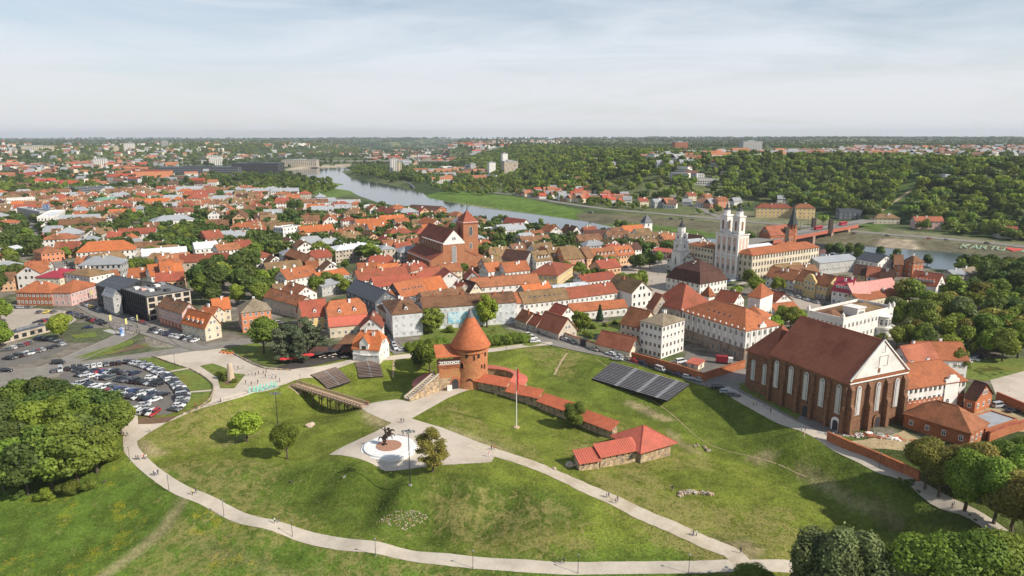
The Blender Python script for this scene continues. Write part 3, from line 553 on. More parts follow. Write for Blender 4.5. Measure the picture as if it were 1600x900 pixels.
def roof_solid(L, Sd, h, rise, kind, o=.45, th=.28, hipf=1.0):
    """closed roof on a rectangle L (along ridge) by Sd; returns verts, faces (top first)"""
    a, b = L / 2 + o, Sd / 2 + o; dz = rise * o / (Sd / 2); e = h - dz + .12; top = h + rise + .12
    if kind == 'gable':
        v = [(-a, -b, e),(a, -b, e),(a, 0, top),(-a, 0, top),(a, b, e),(-a, b, e),(-a, -b, e - th),(a, -b, e - th),(a, 0, top - th),(-a, 0, top - th),(a, b, e - th),(-a, b, e - th)]
        f = [(0,1,2,3),(3,2,4,5),(7,6,9,8),(8,9,11,10),(0,6,7,1),(5,4,10,11),(1,7,8,2),(2,8,10,4),(0,3,9,6),(3,5,11,9)]
    elif kind in ('hip', 'pyramid'):
        k = max(L / 2 - Sd / 2 * hipf, .02) if kind == 'hip' else .02
        v = [(-a, -b, e),(a, -b, e),(a, b, e),(-a, b, e),(-k, 0, top),(k, 0, top),(-a, -b, e - th),(a, -b, e - th),(a, b, e - th),(-a, b, e - th)]
        f = [(0,1,5,4),(1,2,5),(2,3,4,5),(3,0,4),(6,7,1,0),(7,8,2,1),(8,9,3,2),(9,6,0,3),(9,8,7,6)]
    elif kind == 'halfhip':
        c = .45; zc = e + (top - e) * (1 - c); bc = b * c; k = a - b * c * .9
        v = [(-a, -b, e),(a, -b, e),(a, b, e),(-a, b, e),(-a, -bc, zc),(a, -bc, zc),(a, bc, zc),(-a, bc, zc),(-k, 0, top),(k, 0, top)]; n = len(v); v += [(x, y, z - th) for x, y, z in v]
        f = [(0,1,5,9,8,4),(2,3,7,8,9,6),(5,6,9),(7,4,8)]; f += [tuple(i + n for i in q[::-1]) for q in f]
        ring = [0,1,5,6,2,3,7,4]; f += [(ring[(i + 1) % 8], ring[i], ring[i] + n, ring[(i + 1) % 8] + n) for i in range(8)]
    elif kind == 'mansard':
        k1 = .72; z1 = e + (top - e) * .52; a1, b1 = a - b * (1 - k1), b * k1; k = max(a1 - b1 * .95,.02)
        v = [(-a, -b, e),(a, -b, e),(a, b, e),(-a, b, e),(-a1,-b1, z1),(a1,-b1, z1),(a1, b1, z1),(-a1, b1, z1),(-a1 - .3,-b1 - .3, z1 + .15),(a1 + .3,-b1 - .3, z1 + .15),(a1 + .3, b1 + .3, z1 + .15),(-a1 - .3, b1 + .3, z1 + .15),(-k, 0, top),(k, 0, top),(-a, -b, e - th),(a, -b, e - th),(a, b, e - th),(-a, b, e - th)]
        f = [(0,1,5,4),(1,2,6,5),(2,3,7,6),(3,0,4,7),(4,5,9,8),(5,6,10,9),(6,7,11,10),(7,4,8,11),(8,9,13,12),(9,10,13),(10,11,12,13),(11,8,12),(14,15,1,0),(15,16,2,1),(16,17,3,2),(17,14,0,3),(17,16,15,14)]
    else:   # lean: high side at +y
        v = [(-a, -b, h + .05),(a, -b, h + .05),(a, b, h + rise),(-a, b, h + rise)]; v += [(x, y, z - th) for x, y, z in v]
        f = [(0,1,2,3),(7,6,5,4),(4,5,1,0),(5,6,2,1),(6,7,3,2),(7,4,0,3)]
    return v, f
def rot90(v): return [(-y, x, z) for x, y, z in v]
def block(root, Wd, D, h, rise, roof, rc, wc, rows=2, cols=None, ox=0, oy=0, ridge='x', chim=2, sky=0, dorm=0, near=True, win='plain', wsz=(1.05,1.5), zb=-1.2, wallname='wall', side=True, chc='white', attic=True, hipf=1.0, base=None, front=True, seed=0, band=None, left=True, over=.45):
    """one building volume under root: wall, roof (> chimney, skylight, dormer) and each window"""
    rd = random.Random(seed + int(abs(Wd * 131 + D * 17 + h * 7)))
    m = MB(); m.box(-Wd / 2, Wd / 2,-D / 2, D / 2, zb, h)
    if roof == 'gable' or roof == 'halfhip':
        top = h + rise * (1 if roof == 'gable' else .55); fr = 0 if roof == 'gable' else .45
        if ridge == 'x':
            for sx in (-1,1):
                x = sx * Wd / 2; x2 = x - sx * .3; P = [(-D / 2, h),(D / 2, h),(D / 2 * fr, top),(-D / 2 * fr, top)] if fr else [(-D / 2, h),(D / 2, h),(0, top)]
                n = len(P); vs = [(x, y, z) for y, z in P] + [(x2, y, z) for y, z in P]; m.add(vs, [tuple(range(n))[::sx], tuple(range(2 * n - 1, n - 1,-1))[::sx]] + [(i, (i + 1) % n, (i + 1) % n + n, i + n)[::-sx] for i in range(n)])
        else:
            for sy in (-1,1):
                y = sy * D / 2; P = [(-Wd / 2, h),(Wd / 2, h),(Wd / 2 * fr, top),(-Wd / 2 * fr, top)] if fr else [(-Wd / 2, h),(Wd / 2, h),(0, top)]
                slab_xz(m, P if sy < 0 else P[::-1], y, y - sy * .3)
    elif roof == 'flat':
        pass
    elif roof == 'lean': m.add([(-Wd / 2,-D / 2, h),(-Wd / 2, D / 2, h),(-Wd / 2, D / 2, h + rise - .15),(Wd / 2,-D / 2, h),(Wd / 2, D / 2, h),(Wd / 2, D / 2, h + rise - .15)],[(0,2,1),(3,4,5),(1,2,5,4)])
    wo = m.build(wallname, WL[wc] if isinstance(wc, str) else wc, root, (ox, oy, 0))
    if base: m = MB(); m.box(-Wd / 2 - .06, Wd / 2 + .06,-D / 2 - .06, D / 2 + .06, zb, base[0]); m.build('plinth', WL[base[1]] if isinstance(base[1], str) else base[1], root, (ox, oy, 0))
    if band:
        for zz in band: m = MB(); m.box(-Wd / 2 - .12, Wd / 2 + .12,-D / 2 - .12, D / 2 + .12, zz, zz + .28); m.build('cornice', TRIM, root, (ox, oy, 0))
    rm = RF[rc] if isinstance(rc, str) else rc
    if roof == 'flat':
        m = MB(); m.box(-Wd / 2 + .3, Wd / 2 - .3,-D / 2 + .3, D / 2 - .3, h - .2, h + .05); ro = m.build('roof', rm, root, (ox, oy, 0))
        m = MB()
        for x0, x1, y0, y1 in ((-Wd / 2 - .08, Wd / 2 + .08,-D / 2 - .08,-D / 2 + .32),(-Wd / 2 - .08, Wd / 2 + .08, D / 2 - .32, D / 2 + .08),(-Wd / 2 - .08,-Wd / 2 + .32,-D / 2 + .32, D / 2 - .32),(Wd / 2 - .32, Wd / 2 + .08,-D / 2 + .32, D / 2 - .32)): m.box(x0, x1, y0, y1, h - .1, h + max(rise, .4))
        m.build('parapet', WL[wc] if isinstance(wc, str) else wc, root, (ox, oy, 0))
        for i in range(chim): mk('roof_vent', CHIMM[chc], ro, (rd.uniform(-.38,.38) * Wd, rd.uniform(-.3,.3) * D, h + .6), scale=(1.1,.8,.7))
        slope = None
    else:
        L, Sd = (Wd, D) if ridge == 'x' else (D, Wd)
        v, f = roof_solid(L, Sd, h, rise, roof, hipf=hipf, o=over)
        if ridge == 'y': v = rot90(v)
        m = MB(); m.add(v, f); ro = m.build('roof', rm, root, (ox, oy, 0))
        if roof in ('gable', 'halfhip', 'hip', 'mansard') and near:
            k = max(L / 2 - (Sd / 2 * hipf if roof == 'hip' else Sd * .2 if roof != 'gable' else 0),.3); m = MB()
            m.bar((-k, 0, h + rise + .12),(k, 0, h + rise + .12),.34,.22); o = m.build('ridge_cap', rm, ro)
            if ridge == 'y': o.rotation_euler = (0,0, pi / 2)
        Lx = max(L / 2 - (Sd / 2 if roof in ('hip', 'mansard') else 1),.5)
        for i in range(chim):
            u = rd.uniform(-1,1) * Lx * .85 if chim > 1 else rd.uniform(-.5,.5) * Lx; s = rd.choice((-1,1)) * Sd * rd.uniform(.03,.16); zz = h + rise * (1 - abs(s) / (Sd / 2)); p = (u, s, zz + .55) if ridge == 'x' else (-s, u, zz + .55)
            mk('chimney', CHIMM[chc], ro, p, scale=(rd.uniform(.6,1.3),.65, rd.uniform(.8,1.1)))
        slope = math.atan2(rise, Sd / 2); Lr = max(Lx, L / 2 - 1.2 if roof in ('gable', 'halfhip') else 0)
        def onslope(u, frac, sd):
            s = sd * Sd / 2 * (1 - frac); return (u, s, h + rise * frac + .12) if ridge == 'x' else (-s, u, h + rise * frac + .12)
        for i in range(sky):
            u = (-1 + 2 * (i + .5) / sky) * Lr * .85 + rd.uniform(-.4,.4); p = onslope(u, .36,-1); o = mk('skylight', SKYL, ro, p, scale=(.85,1,1.25))
            o.rotation_euler = (slope - pi / 2,0,0) if ridge == 'x' else (slope - pi / 2,0, pi / 2)
        for i in range(dorm):
            u = (-1 + 2 * (i + .5) / dorm) * Lr * .9; p = onslope(u, .20,-1); dw, dh = 1.5,1.5; dl = min(Sd * .3, dh / math.tan(slope) + .4)
            m = MB(); m.box(-dw / 2, dw / 2,0, dl, -.5, dh * .8); slab_xz(m, [(-dw / 2, dh * .8),(dw / 2, dh * .8),(0, dh * 1.25)],0, dl); d = m.build('dormer', WL['white'], ro, p)
            m = MB(); m.T = None; w2 = dw / 2 + .2; m.add([(-w2,-.2, dh * .72),(0,-.2, dh * 1.34),(0, dl, dh * 1.34),(-w2, dl, dh * .72)],[(0,1,2,3)]); m.add([(w2,-.2, dh * .72),(0,-.2, dh * 1.34),(0, dl, dh * 1.34),(w2, dl, dh * .72)],[(3,2,1,0)]); m.build('dormer_roof', rm, d)
            mk('dormer_window', WINM['plain'], d, (0,0,.05), scale=(.85,1,1.0))
            if ridge == 'y': d.rotation_euler = (0,0,-pi / 2)
    # windows
    faces = []
    if front: faces.append((0,-D / 2,0, Wd))
    if side:
        faces.append((Wd / 2,0, pi / 2, D))
        if left: faces.append((-Wd / 2,0,-pi / 2, D))
    z0 = base[0] if base and base[0] > .4 * h / max(rows, 1) and False else 0
    fh = h / max(rows, 1); st = MB(); me = WINM[win]
    for fx, fy, a, ln in faces:
        nc = cols if (cols and a == 0) else max(1, int(ln / (wsz[0] * 2.6))); ca, sa = math.cos(a), math.sin(a)
        gab = attic and roof in ('gable', 'halfhip') and ((ridge == 'x' and a != 0) or (ridge == 'y' and a == 0))
        spots = [(-ln / 2 + ln * (c + .5) / nc, fh * (r + .32)) for r in range(rows) for c in range(nc)]
        if gab: spots += [(-.9, h + rise * .18),(.9, h + rise * .18)] if ln > 7 else [(0, h + rise * .2)]
        for u, zz in spots:
            hh = min(wsz[1], fh * .56); p = (ox + fx + u * ca, oy + fy + u * sa, zz)
            if near: mk('window', me, root, p, a, (wsz[0],1, hh))
            else:
                T = Matrix.Translation(p) @ Matrix.Rotation(a, 4, 'Z'); st.T = T; st.box(-wsz[0] / 2, wsz[0] / 2,-.06,.02,0, hh, 1); st.box(-wsz[0] / 2 - .12, wsz[0] / 2 + .12,-.1,.02,-.12,0,0); st.box(-wsz[0] / 2 - .12, wsz[0] / 2 + .12,-.1,.02, hh, hh + .12,0)
    if st.v: st.T = None; tag(st.build('window', [FRAME, GLASS], root), kind='stuff')
    return wo, ro
def place(eL, eR, h, D=10, rot=None, xD=None, z0=0.):
    A = at(eL[0], eL[1], h + z0)
    if rot is None: B = at(eR[0], eR[1], h + z0)
    else: d = Vector((math.cos(R(rot)), math.sin(R(rot)),0)); B = A + d * solve_x(A, d, eR[0])
    d = (B - A); Wd = d.length; d.normalize(); n = Vector((-d.y, d.x, 0))
    if xD is not None:
        k = solve_x(B, n, xD); D = k if 3 < k < 70 else D
        if not 3 < k < 70: print('bad depth', eL, eR, k)
    c = (A + B) / 2 + n * D / 2; return c.x, c.y, math.atan2(d.y, d.x), Wd, D
def claim(x, y, rz, Wd, D):
    ca, sa = math.cos(rz), math.sin(rz)
    FOOT.append((x, y, math.hypot(Wd, D) / 2, rz, Wd, D))
def hits(x, y, rz, Wd, D, gap=1.0):
    r = math.hypot(Wd, D) / 2
    for (X, Y, RR, az, w, d) in FOOT:
        dx, dy = X - x, Y - y
        if dx * dx + dy * dy > (r + RR + gap) ** 2: continue
        sep = False
        for ang, (hw, hd, ow, od, oa) in ((rz, (Wd / 2, D / 2, w / 2, d / 2, az)),(az, (w / 2, d / 2, Wd / 2, D / 2, rz))):
            ux, uy = math.cos(ang), math.sin(ang); da = oa - ang; c, s_ = abs(math.cos(da)), abs(math.sin(da))
            if abs(dx * ux + dy * uy) > hw + ow * c + od * s_ + gap or abs(-dx * uy + dy * ux) > hd + ow * s_ + od * c + gap: sep = True; break
        if not sep: return True
    return False
def H(label, eL, eR, h, D=10, rise=4, roof='gable', rc='orange', wc='white', name='house', cat='house', group=None, rot=None, xD=None, z0=0., **kw):
    x, y, rz, Wd, D = place(eL, eR, h, D, rot, xD, z0)
    if Wd > 90 or Wd < 3: print('odd width', label, round(Wd, 1))
    root = empty(name, (x, y, z0), rz, label, cat, group); claim(x, y, rz, Wd, D)
    kw.setdefault('near', y < 470)
    block(root, Wd, D, h, rise, roof, rc, wc, **kw)
    root['_d'] = (Wd, D); return root
# ------------------------------------------------------------------ houses of the old town (front eave ends in pixels, heights in metres)
G = 30   # the old town's street grid, degrees
# --- round the street junction on the left
o = H('brick and white corner house with orange hipped roof by street junction', (24,456),(79,457),7.5,13,4.5, 'hip', 'orange', 'brick', rows=2, cols=9, name='corner_house')
block(o, 13,24,7.5,4.5, 'hip', 'orange', 'pink', 2,4, ox=o['_d'][0] / 2 + 4.5, oy=6, chim=1, wallname='wing_wall')
H('house with crimson curved metal roof behind the brick corner house', (55,433),(93,434),9,22,3.5, 'hip', 'crimson', 'cream', rows=2)
H('long house with bright orange hipped roof beside the street', (119,394),(210,389),11,14,6, 'hip', 'bright', 'white', rows=3, cols=12, chim=3)
H('tall white apartment house with weathered brown roof by the street', (140,432),(178,425),11,24,3, 'hip', 'olive', 'white', rows=3, chim=4)
H('white house with brown roof behind the tall apartment house', (150,409),(197,402),10.5,14,4, 'gable', 'olive', 'white', rows=3)
H('low rust roofed annexe behind the grey office block', (157,434),(187,430),7,8,3, 'gable', 'rust', 'cream', rows=2, chim=0)
H('pink corner house with dark brown roof next to grey office', (247,478),(284,489),9,10,4, 'gable', 'brown', 'pink', xD=309, rows=3, sky=4, cols=7, base=(3, 'brick'), chim=1)
H('white tavern house with orange roof and small dormers', (284,503),(320,512),6.5,10,5.5, 'gable', 'bright', 'cream', xD=345, rows=2, dorm=4, cols=5, chim=1)
H('cream house with bright orange roof behind the tavern house', (334,484),(360,481),6.5,10,4.5, 'gable', 'bright', 'cream', rows=2, cols=3)
H('low orange roofed link house beside the tavern house', (311,490),(333,492),5.5,8,3, 'gable', 'orange', 'cream', rows=2, chim=1)
H('orange three storey house with beige hipped roof', (377,488),(423,483),10,14,4.5, 'hip', 'beige', 'orange', rows=3, cols=5, chim=3)
H('long white house with rusty orange roof and roof windows', (412,463),(466,477),7.3,10,3.6, 'gable', 'rust', 'beige', rows=2, cols=10, sky=6, chim=3)
H('white gabled wing behind the long white house', (438,454),(462,462),9.5,12,4, 'gable', 'rust', 'white', rows=3, chim=2)
H('yellow house with smooth red roof behind the pines', (473,496),(513,491),6.7,12,6.5, 'gable', 'red', 'yellow', rows=2, cols=4, dorm=1, chim=1)
H('orange roofed house with two big dormers beside yellow house', (514,496),(573,489),6.7,12,6.5, 'halfhip', 'orange', 'cream', rows=2, cols=6, dorm=2, sky=2, chim=1)
H('low house with bright red metal roof behind the white villa', (515,510),(574,505),5.8,9,3, 'gable', 'sheet', 'cream', rows=1, chim=0)
H('white gabled house with red brown roof behind the villa', (563,512),(597,511),7.2,13,4.2, 'gable', 'brick', 'white', ridge='y', rows=2, cols=2, chim=1)
H('brown roofed restaurant terrace building beside the white villa', (530,537),(551,538),4,8,1.6, 'lean', 'brown', 'dark', rows=1, chim=0, side=False)
o = H('white villa with steep orange roof and tall front gable', (551,543),(592,546),5.6,10,6.2, 'halfhip', 'bright', 'white', rows=1, cols=5, chim=2, base=(2.4, 'white'), name='villa', cat='villa')
m = MB(); m.box(-1.9,1.9,0,3,3,8); slab_xz(m, [(-1.9,8),(1.9,8),(0,10.6)],0,3); g_ = m.build('front_gable', WL['white'], o, (-.6,-o['_d'][1] / 2 - .35,0)); mk('gable_window', WINM['big'], g_, (0,0,5.2), scale=(1.7,1,1.5))
m = MB(); m.add([(-2.3,-.3,7.6),(0,-.3,10.95),(0,5,10.95),(-2.3,5,7.6),(2.3,-.3,7.6),(2.3,5,7.6)],[(0,1,2,3),(4,5,2,1)]); m.build('gable_roof', RF['bright'], g_)
m = MB(); m.box(-2.3,2.3,-1.3,0,3.0,3.15); m.box(-o['_d'][0] / 2, o['_d'][0] / 2,-.35,0,2.8,3.4); m.build('balcony', WHITE, o, (0,-o['_d'][1] / 2,0))
H('black slate roofed house beside the narrow street', (541,453),(586,472),8,13,5, 'gable', 'slate', 'slate', rows=2, sky=5, chim=2, cols=7, wsz=(.9,1.3))
H('old brown roofed house on the street corner', (590,478),(606,489),8,10,3, 'hip', 'brown', 'weather', rows=2)
# --- the big block wrapped in sheeting
o = H('grey building front wrapped in scaffold sheeting on the street corner', (613,491),(660,487),11.3,28,3.6, 'hip', 'brown', 'sheet', rows=3, cols=4, chim=2, dorm=1, name='wrapped_building', cat='building', win='print')
o = H('long building wrapped in white scaffold sheeting with blue banner', (661,481),(806,471),11.2,13,3.6, 'gable', 'brown', 'sheet', rows=3, cols=15, chim=6, chc='brick', name='wrapped_building', cat='building', win='print')
WB = o
H('rusty orange roofed house with rows of skylights', (628,464),(671,455),8,14,6.5, 'gable', 'orange', 'slate', rows=2, sky=7, chim=0, cols=5)
H('bright orange roofed white house beside the skylight house', (672,455),(699,450),8,13,6, 'gable', 'bright', 'white', rows=2, chim=0)
H('small orange roofed house at the end of slate house', (604,471),(625,467),6.5,9,4, 'gable', 'orange', 'weather', sky=3, chim=1)
H('white house with tall blank gable in the middle of town', (689,436),(718,434),9.5,14,4, 'gable', 'red', 'white', ridge='y', rows=1, cols=1, chim=0)
H('weathered house with brown tiled roof beside the blank gable', (704,452),(716,455),7.5,9,4, 'gable', 'brick', 'weather', rows=2)
H('house with dark brown roof and white gable end', (714,450),(734,456),7,9,4.6, 'gable', 'dark', 'cream', xD=753, sky=4, chim=0)
H('long low white house with rusty orange roof', (740,449),(843,441),7,11,4.2, 'gable', 'rust', 'white', rows=2, cols=10, chim=2, chc='brick')
H('barn with dark brown roof and white gable by the road', (838,508),(873,520),3.6,9,6, 'gable', 'church', 'beige', xD=901, rows=1, cols=1, chim=0, name='barn', cat='barn')
H('low brown roofed outbuilding next to the white gabled barn', (822,503),(838,508),4,8,3.6, 'gable', 'brick', 'beige', rows=1, cols=2, chim=1, chc='brick')
H('brown roofed outbuilding with red chimneys at the wrapped block', (806,497),(822,503),4.4,8,3.8, 'gable', 'rust', 'beige', rows=1, cols=2, chim=2, chc='brick')
H('white chapel like house with red roof and pediment', (856,488),(876,494),5.4,9,4, 'gable', 'red', 'white', xD=899, rows=1, cols=2, chim=0)
H('long low white wing with orange roof beside the garden', (893,487),(980,479),4.6,8,3, 'gable', 'orange', 'white', rows=1, cols=9, chim=1)
H('white house with brown tiled roof and slim skylights', (819,474),(890,466),7.6,12,4.6, 'gable', 'olive', 'white', rows=2, cols=9, sky=7, chim=2)
H('white house with dark red tiled roof above the garden', (891,466),(965,456),7.6,12,4.2, 'gable', 'brick', 'white', rows=2, cols=10, chim=2)
H('white end house with orange roof beside the wrapped building', (801,473),(819,472),8,11,4, 'gable', 'orange', 'white', rows=2, cols=2, chim=0)
H('house with vivid orange roof behind brown tiled one', (823,460),(864,454),6.5,10,4.2, 'gable', 'bright', 'grey', rows=2, chim=3)
H('hall with flat pale metal roof in the courtyard', (873,455),(926,448),7,15,1.4, 'gable', 'pale', 'white', rows=1, chim=1)
H('dark red hipped house with orange end roof', (826,428),(871,431),7,12,5, 'hip', 'brick', 'yellow', xD=897, rows=2, chim=2)
H('orange roofed white house right of the cathedral tree', (790,425),(828,421),7,11,5, 'gable', 'orange', 'white', rows=2, chim=2)
H('small orange roofed house beside the cathedral front', (763,424),(785,421),7,10,4.5, 'gable', 'orange', 'white', chim=1)
H('house with black brown steep roof near the cathedral', (783,405),(820,409),8,13,6, 'gable', 'dark', 'grey', rows=2, sky=3, chim=1)
H('white house with brown roof and dormers', (838,408),(864,405),8,13,5.5, 'gable', 'olive', 'white', rows=2, dorm=4, chim=1)
H('peach house with olive brown roof on the square', (862,405),(881,403),8,13,7, 'gable', 'olive', 'peach', dorm=2, chim=1)
H('orange walled house with tall brown roof on the square', (882,405),(905,403),9,14,7.5, 'gable', 'olive', 'orange', chim=1)
H('pink walled house with brown roof on the square', (905,404),(918,402),8.5,13,6.5, 'gable', 'olive', 'pink', chim=1)
H('narrow brown roofed house behind the square trees', (918,403),(929,401),8.5,13,6.5, 'gable', 'brown', 'peach', chim=1)
H('peach house with orange roof and four dormers', (930,403),(965,399),7.5,12,5.5, 'gable', 'rust', 'peach', dorm=5, cols=8, chim=1)
H('peach house with orange dormered roof at the square end', (966,399),(992,396),7.5,12,5.5, 'gable', 'orange', 'peach', dorm=3, cols=6, chim=1)
H('brown roofed house with plain white gable by the river', (876,361),(893,365),8,14,6, 'gable', 'brown', 'white', xD=909, chim=1)
H('large red roofed riverside house with white gable', (784,350),(814,354),8,16,6, 'gable', 'red', 'white', xD=830, chim=0)
H('white house with bright orange roof beside the slim tower', (978,362),(1010,360),7.5,14,4.5, 'gable', 'bright', 'white', chim=0)
H('brown roofed terrace house near the river left', (915,372),(950,371),7,12,6, 'gable', 'dark', 'white', rot=12, chim=1)
H('dark brown roofed terrace house below the slim tower', (951,374),(985,373),7,13,6, 'gable', 'brown', 'white', rot=12, dorm=3, chim=1)
H('long brown dormered house below the slim tower', (986,376),(1050,372),7,13,5, 'gable', 'olive', 'cream', dorm=6, chim=2)
H('low white house behind the town hall square', (991,385),(1030,382),5.5,11,3.5, 'gable', 'olive', 'white')
H('shed with flat red metal roof at the square', (1020,391),(1052,395),6,11,1.6, 'gable', 'sheet', 'weather', chim=0)
# --- monastery quarter
H('tall four storey white house with beige hipped roof', (1001,501),(1035,509),14.5,14,3, 'hip', 'beige', 'white', xD=1070, rows=4, cols=5, chim=2, name='monastery_house', win='bare', wsz=(1.0,1.5), band=[14.2,8.6])
H('beige house with rusty orange roof beside four storey house', (970,504),(1001,512),9.5,13,6.2, 'gable', 'rust', 'cream', rows=3, cols=4, chim=0, win='bare', wsz=(1,1.3))
H('low barn with red brown roof along the cream wall', (932,536),(984,548),3.4,9,4.8, 'gable', 'church', 'cream', xD=1001, rows=1, cols=1, chim=0, name='barn', cat='barn')
H('large monastery church block with smooth red hipped roof', (1020,471),(1064,483),14,20,9, 'hip', 'brick', 'weather', xD=1112, rows=2, cols=5, chim=0, name='monastery_church', cat='church', win='arch', wsz=(1.3,2.6), hipf=.7)
H('small dark red roofed chapel left of monastery block', (1011,478),(1021,482),12.5,9,6, 'gable', 'church', 'weather', rows=2, chim=0, name='chapel', cat='chapel')
o = H('long white monastery wing with red roof and tall pilasters', (1066,485),(1165,516),13.5,14,6, 'hip', 'orange', 'offwhite', xD=1217, rows=3, cols=12, chim=0, name='monastery_wing', cat='building', win='arch', wsz=(1.1,2.0), band=[13.1,5.9], base=(5.8, 'plinth'), sky=5)
Wd, D = o['_d']
for i in range(12):
    m = MB(); m.box(-.32,.32,-.12,0,6.2,13.1); m.build('pilaster', WHITE, o, (-Wd / 2 + .6 + i * (Wd - 1.2) / 11,-D / 2,0))
    m = MB(); m.lathe([(.01,0),(.28,.1),(.4,.5),(.25,.85),(.01,1.0)],8); m.build('parapet_ball', WHITE, o, (-Wd / 2 + .6 + i * (Wd - 1.2) / 11,-D / 2 - .3,13.5))
for i in range(7): m = MB(); m.box(0,.16,-.4,.4,6.2,13.1); m.build('pilaster', WHITE, o, (Wd / 2,-D / 2 + .6 + i * (D - 1.2) / 6,0))
m = MB(); slab_xz(m, [(-2,13.4),(2,13.4),(1.6,14.6),(.8,15.0),(0,16.1),(-.8,15.0),(-1.6,14.6)],-.3,.1); m.build('gable_ornament', WHITE, o, (Wd / 2 + .1,0,0), pi / 2)
H('pale pink square tower with pyramid red roof', (1169,462),(1188,465),16,10,5.5, 'pyramid', 'orange', 'white', xD=1208, rows=1, cols=1, chim=0, name='bell_tower', cat='tower', win='arch', wsz=(1.2,3), group=None)
H('small turret with pointed red roof behind the monastery', (1096,458),(1108,461),13,7,4, 'pyramid', 'orange', 'white', xD=1117, rows=1, chim=0, name='turret', cat='tower')
H('low red roofed hall beside the pale pink tower', (1150,494),(1195,500),10,12,4, 'hip', 'orange', 'white', rows=2, chim=1)
H('red roofed house in the trees behind monastery', (1118,467),(1147,472),8,11,4, 'gable', 'brick', 'white', chim=1)
H('white house with curved gable behind the pale tower', (1212,471),(1238,468),8.5,14,3.6, 'gable', 'brick', 'white', ridge='y', rows=1, cols=3, chim=0)
H('low orange roofed annexe beside the curved gable house', (1214,488),(1250,484),5.5,10,3, 'gable', 'orange', 'cream', chim=0)
# --- right of the square
o = H('yellow ornate house with round front gable and stone base', (1242,436),(1292,447),8.5,13,5, 'gable', 'rust', 'yellow', rows=2, cols=9, base=(3.2, 'plinth'), chim=2, name='ornate_house')
m = MB(); slab_xz(m, [(-4,0),(4,0),(4,10),(2.8,11),(2,12.6),(.8,13.4),(-.8,13.4),(-2,12.6),(-2.8,11),(-4,10)],-.7,.6); g_ = m.build('front_gable', WL['yellow'], o, (0,-o['_d'][1] / 2,0)); [mk('gable_window', WINM['plain'], g_, (x, -.7, z), scale=(1.2,1,1.8)) for x in (-2.3,0,2.3) for z in (4.4,7.4)]
H('house with bright crimson roof and tiny dormers', (1300,453),(1327,457),8,15,6.5, 'gable', 'crimson', 'white', dorm=4, chim=2, rows=2)
H('house with faded pink metal roof and grey gable', (1334,461),(1360,458),7,9,5.5, 'gable', 'pink', 'grey', chim=0, rows=2)
H('longer house with faded pink metal roof', (1361,457),(1403,450),7,9,5, 'gable', 'pink', 'grey', chim=0, rows=2)
H('long low orange roofed house beside the park trees', (1345,470),(1425,456),5,11,2.6, 'gable', 'orange', 'cream', chim=2, rows=1)
H('dark red roofed terrace house with yellow gable', (1334,428),(1352,431),7.5,11,5, 'gable', 'dark', 'yellow', rot=-32, chim=1)
H('dark red roofed terrace house second in the row', (1354,431),(1373,434),7.5,11,5, 'gable', 'church', 'white', rot=-32, chim=1)
H('dark red roofed terrace house at the row end', (1375,435),(1396,440),7.5,11,5, 'gable', 'dark', 'white', rot=-32, chim=2)
H('white gabled warehouse with grey roof near the river', (1372,410),(1397,407),8.5,16,4, 'gable', 'slate', 'white', ridge='y', rows=2, cols=4, chim=0)
H('orange brick house with dark hipped roof by the river', (1411,407),(1427,410),10,10,4, 'hip', 'brown', 'brick', xD=1444, rows=3, chim=1)
H('brick warehouse with long brown roof near the river', (1398,413),(1411,415),8,20,5, 'gable', 'brown', 'brick', rot=-25, chim=1)
H('white house with red roof full of dormers', (1421,441),(1463,447),6.5,14,6, 'gable', 'brick', 'white', dorm=6, rows=1, cols=8, chim=3)
H('beige row house with grey roof on the river bank', (1493,431),(1513,428),6,10,2.6, 'gable', 'grey', 'beige', chim=1); H('end row house with beige roof on the river bank', (1514,428),(1533,425),6,10,2.6, 'gable', 'beige', 'cream', chim=1)
H('white gabled cottage beside the willow tree', (1478,447),(1490,449),6,10,4, 'gable', 'brick', 'white', ridge='y', chim=1)
H('workshop with ribbed grey metal roof below the college', (1281,411),(1340,405),8,15,2.4, 'gable', 'grey', 'grey', chim=2, rows=1)
H('brown roofed house below the college left part', (1197,431),(1240,438),6,12,5, 'gable', 'rust', 'white', chim=3); H('small brown roofed house below the college right part', (1241,428),(1280,424),6,10,4, 'gable', 'brown', 'cream', rot=20, chim=2)
H('brown roofed house squeezed between college and yellow house', (1218,425),(1257,421),6,10,4, 'gable', 'olive', 'cream', rot=20, chim=1)
# --- beside the brick gable church
o = H('orange roofed brick and white school beside the church', (1413,607),(1510,593),9.7,13,5.6, 'hip', 'orange', 'white', rows=3, cols=13, base=(5, 'brick'), chim=2, name='school', cat='school', hipf=.8, win='bare')
m = MB(); slab_xz(m, [(-3,0),(3,0),(3,10.6),(2,10.9),(1.2,12),(-1.2,12),(-2,10.9),(-3,10.6)],-.35,.3); m.build('gable_ornament', TRIM, o, (o['_d'][0] * .26,-o['_d'][1] / 2,0))
H('dark red roofed wing behind the orange roofed school', (1425,573),(1470,566),10,11,6, 'gable', 'church', 'white', chim=1, rows=2)
H('orange roofed white house among trees behind school', (1436,561),(1513,562),8.5,12,5, 'gable', 'orange', 'white', chim=1, rows=2)
H('brick house with dark roof and white gable band', (1508,619),(1525,624),5,8,4.4, 'gable', 'dark', 'brick', xD=1551, chim=0, rows=1)
H('long brick barn with brown hipped roof in front of school', (1413,645),(1517,676),4.8,9,4.6, 'hip', 'rust', 'brick', xD=1544, chim=1, rows=1, cols=4, name='barn', cat='barn')
H('flat grey roofed store behind the red wall', (1540,672),(1590,656),3,8,.3, 'flat', 'grey', 'brick', chim=0, rows=1, cols=1, side=False)
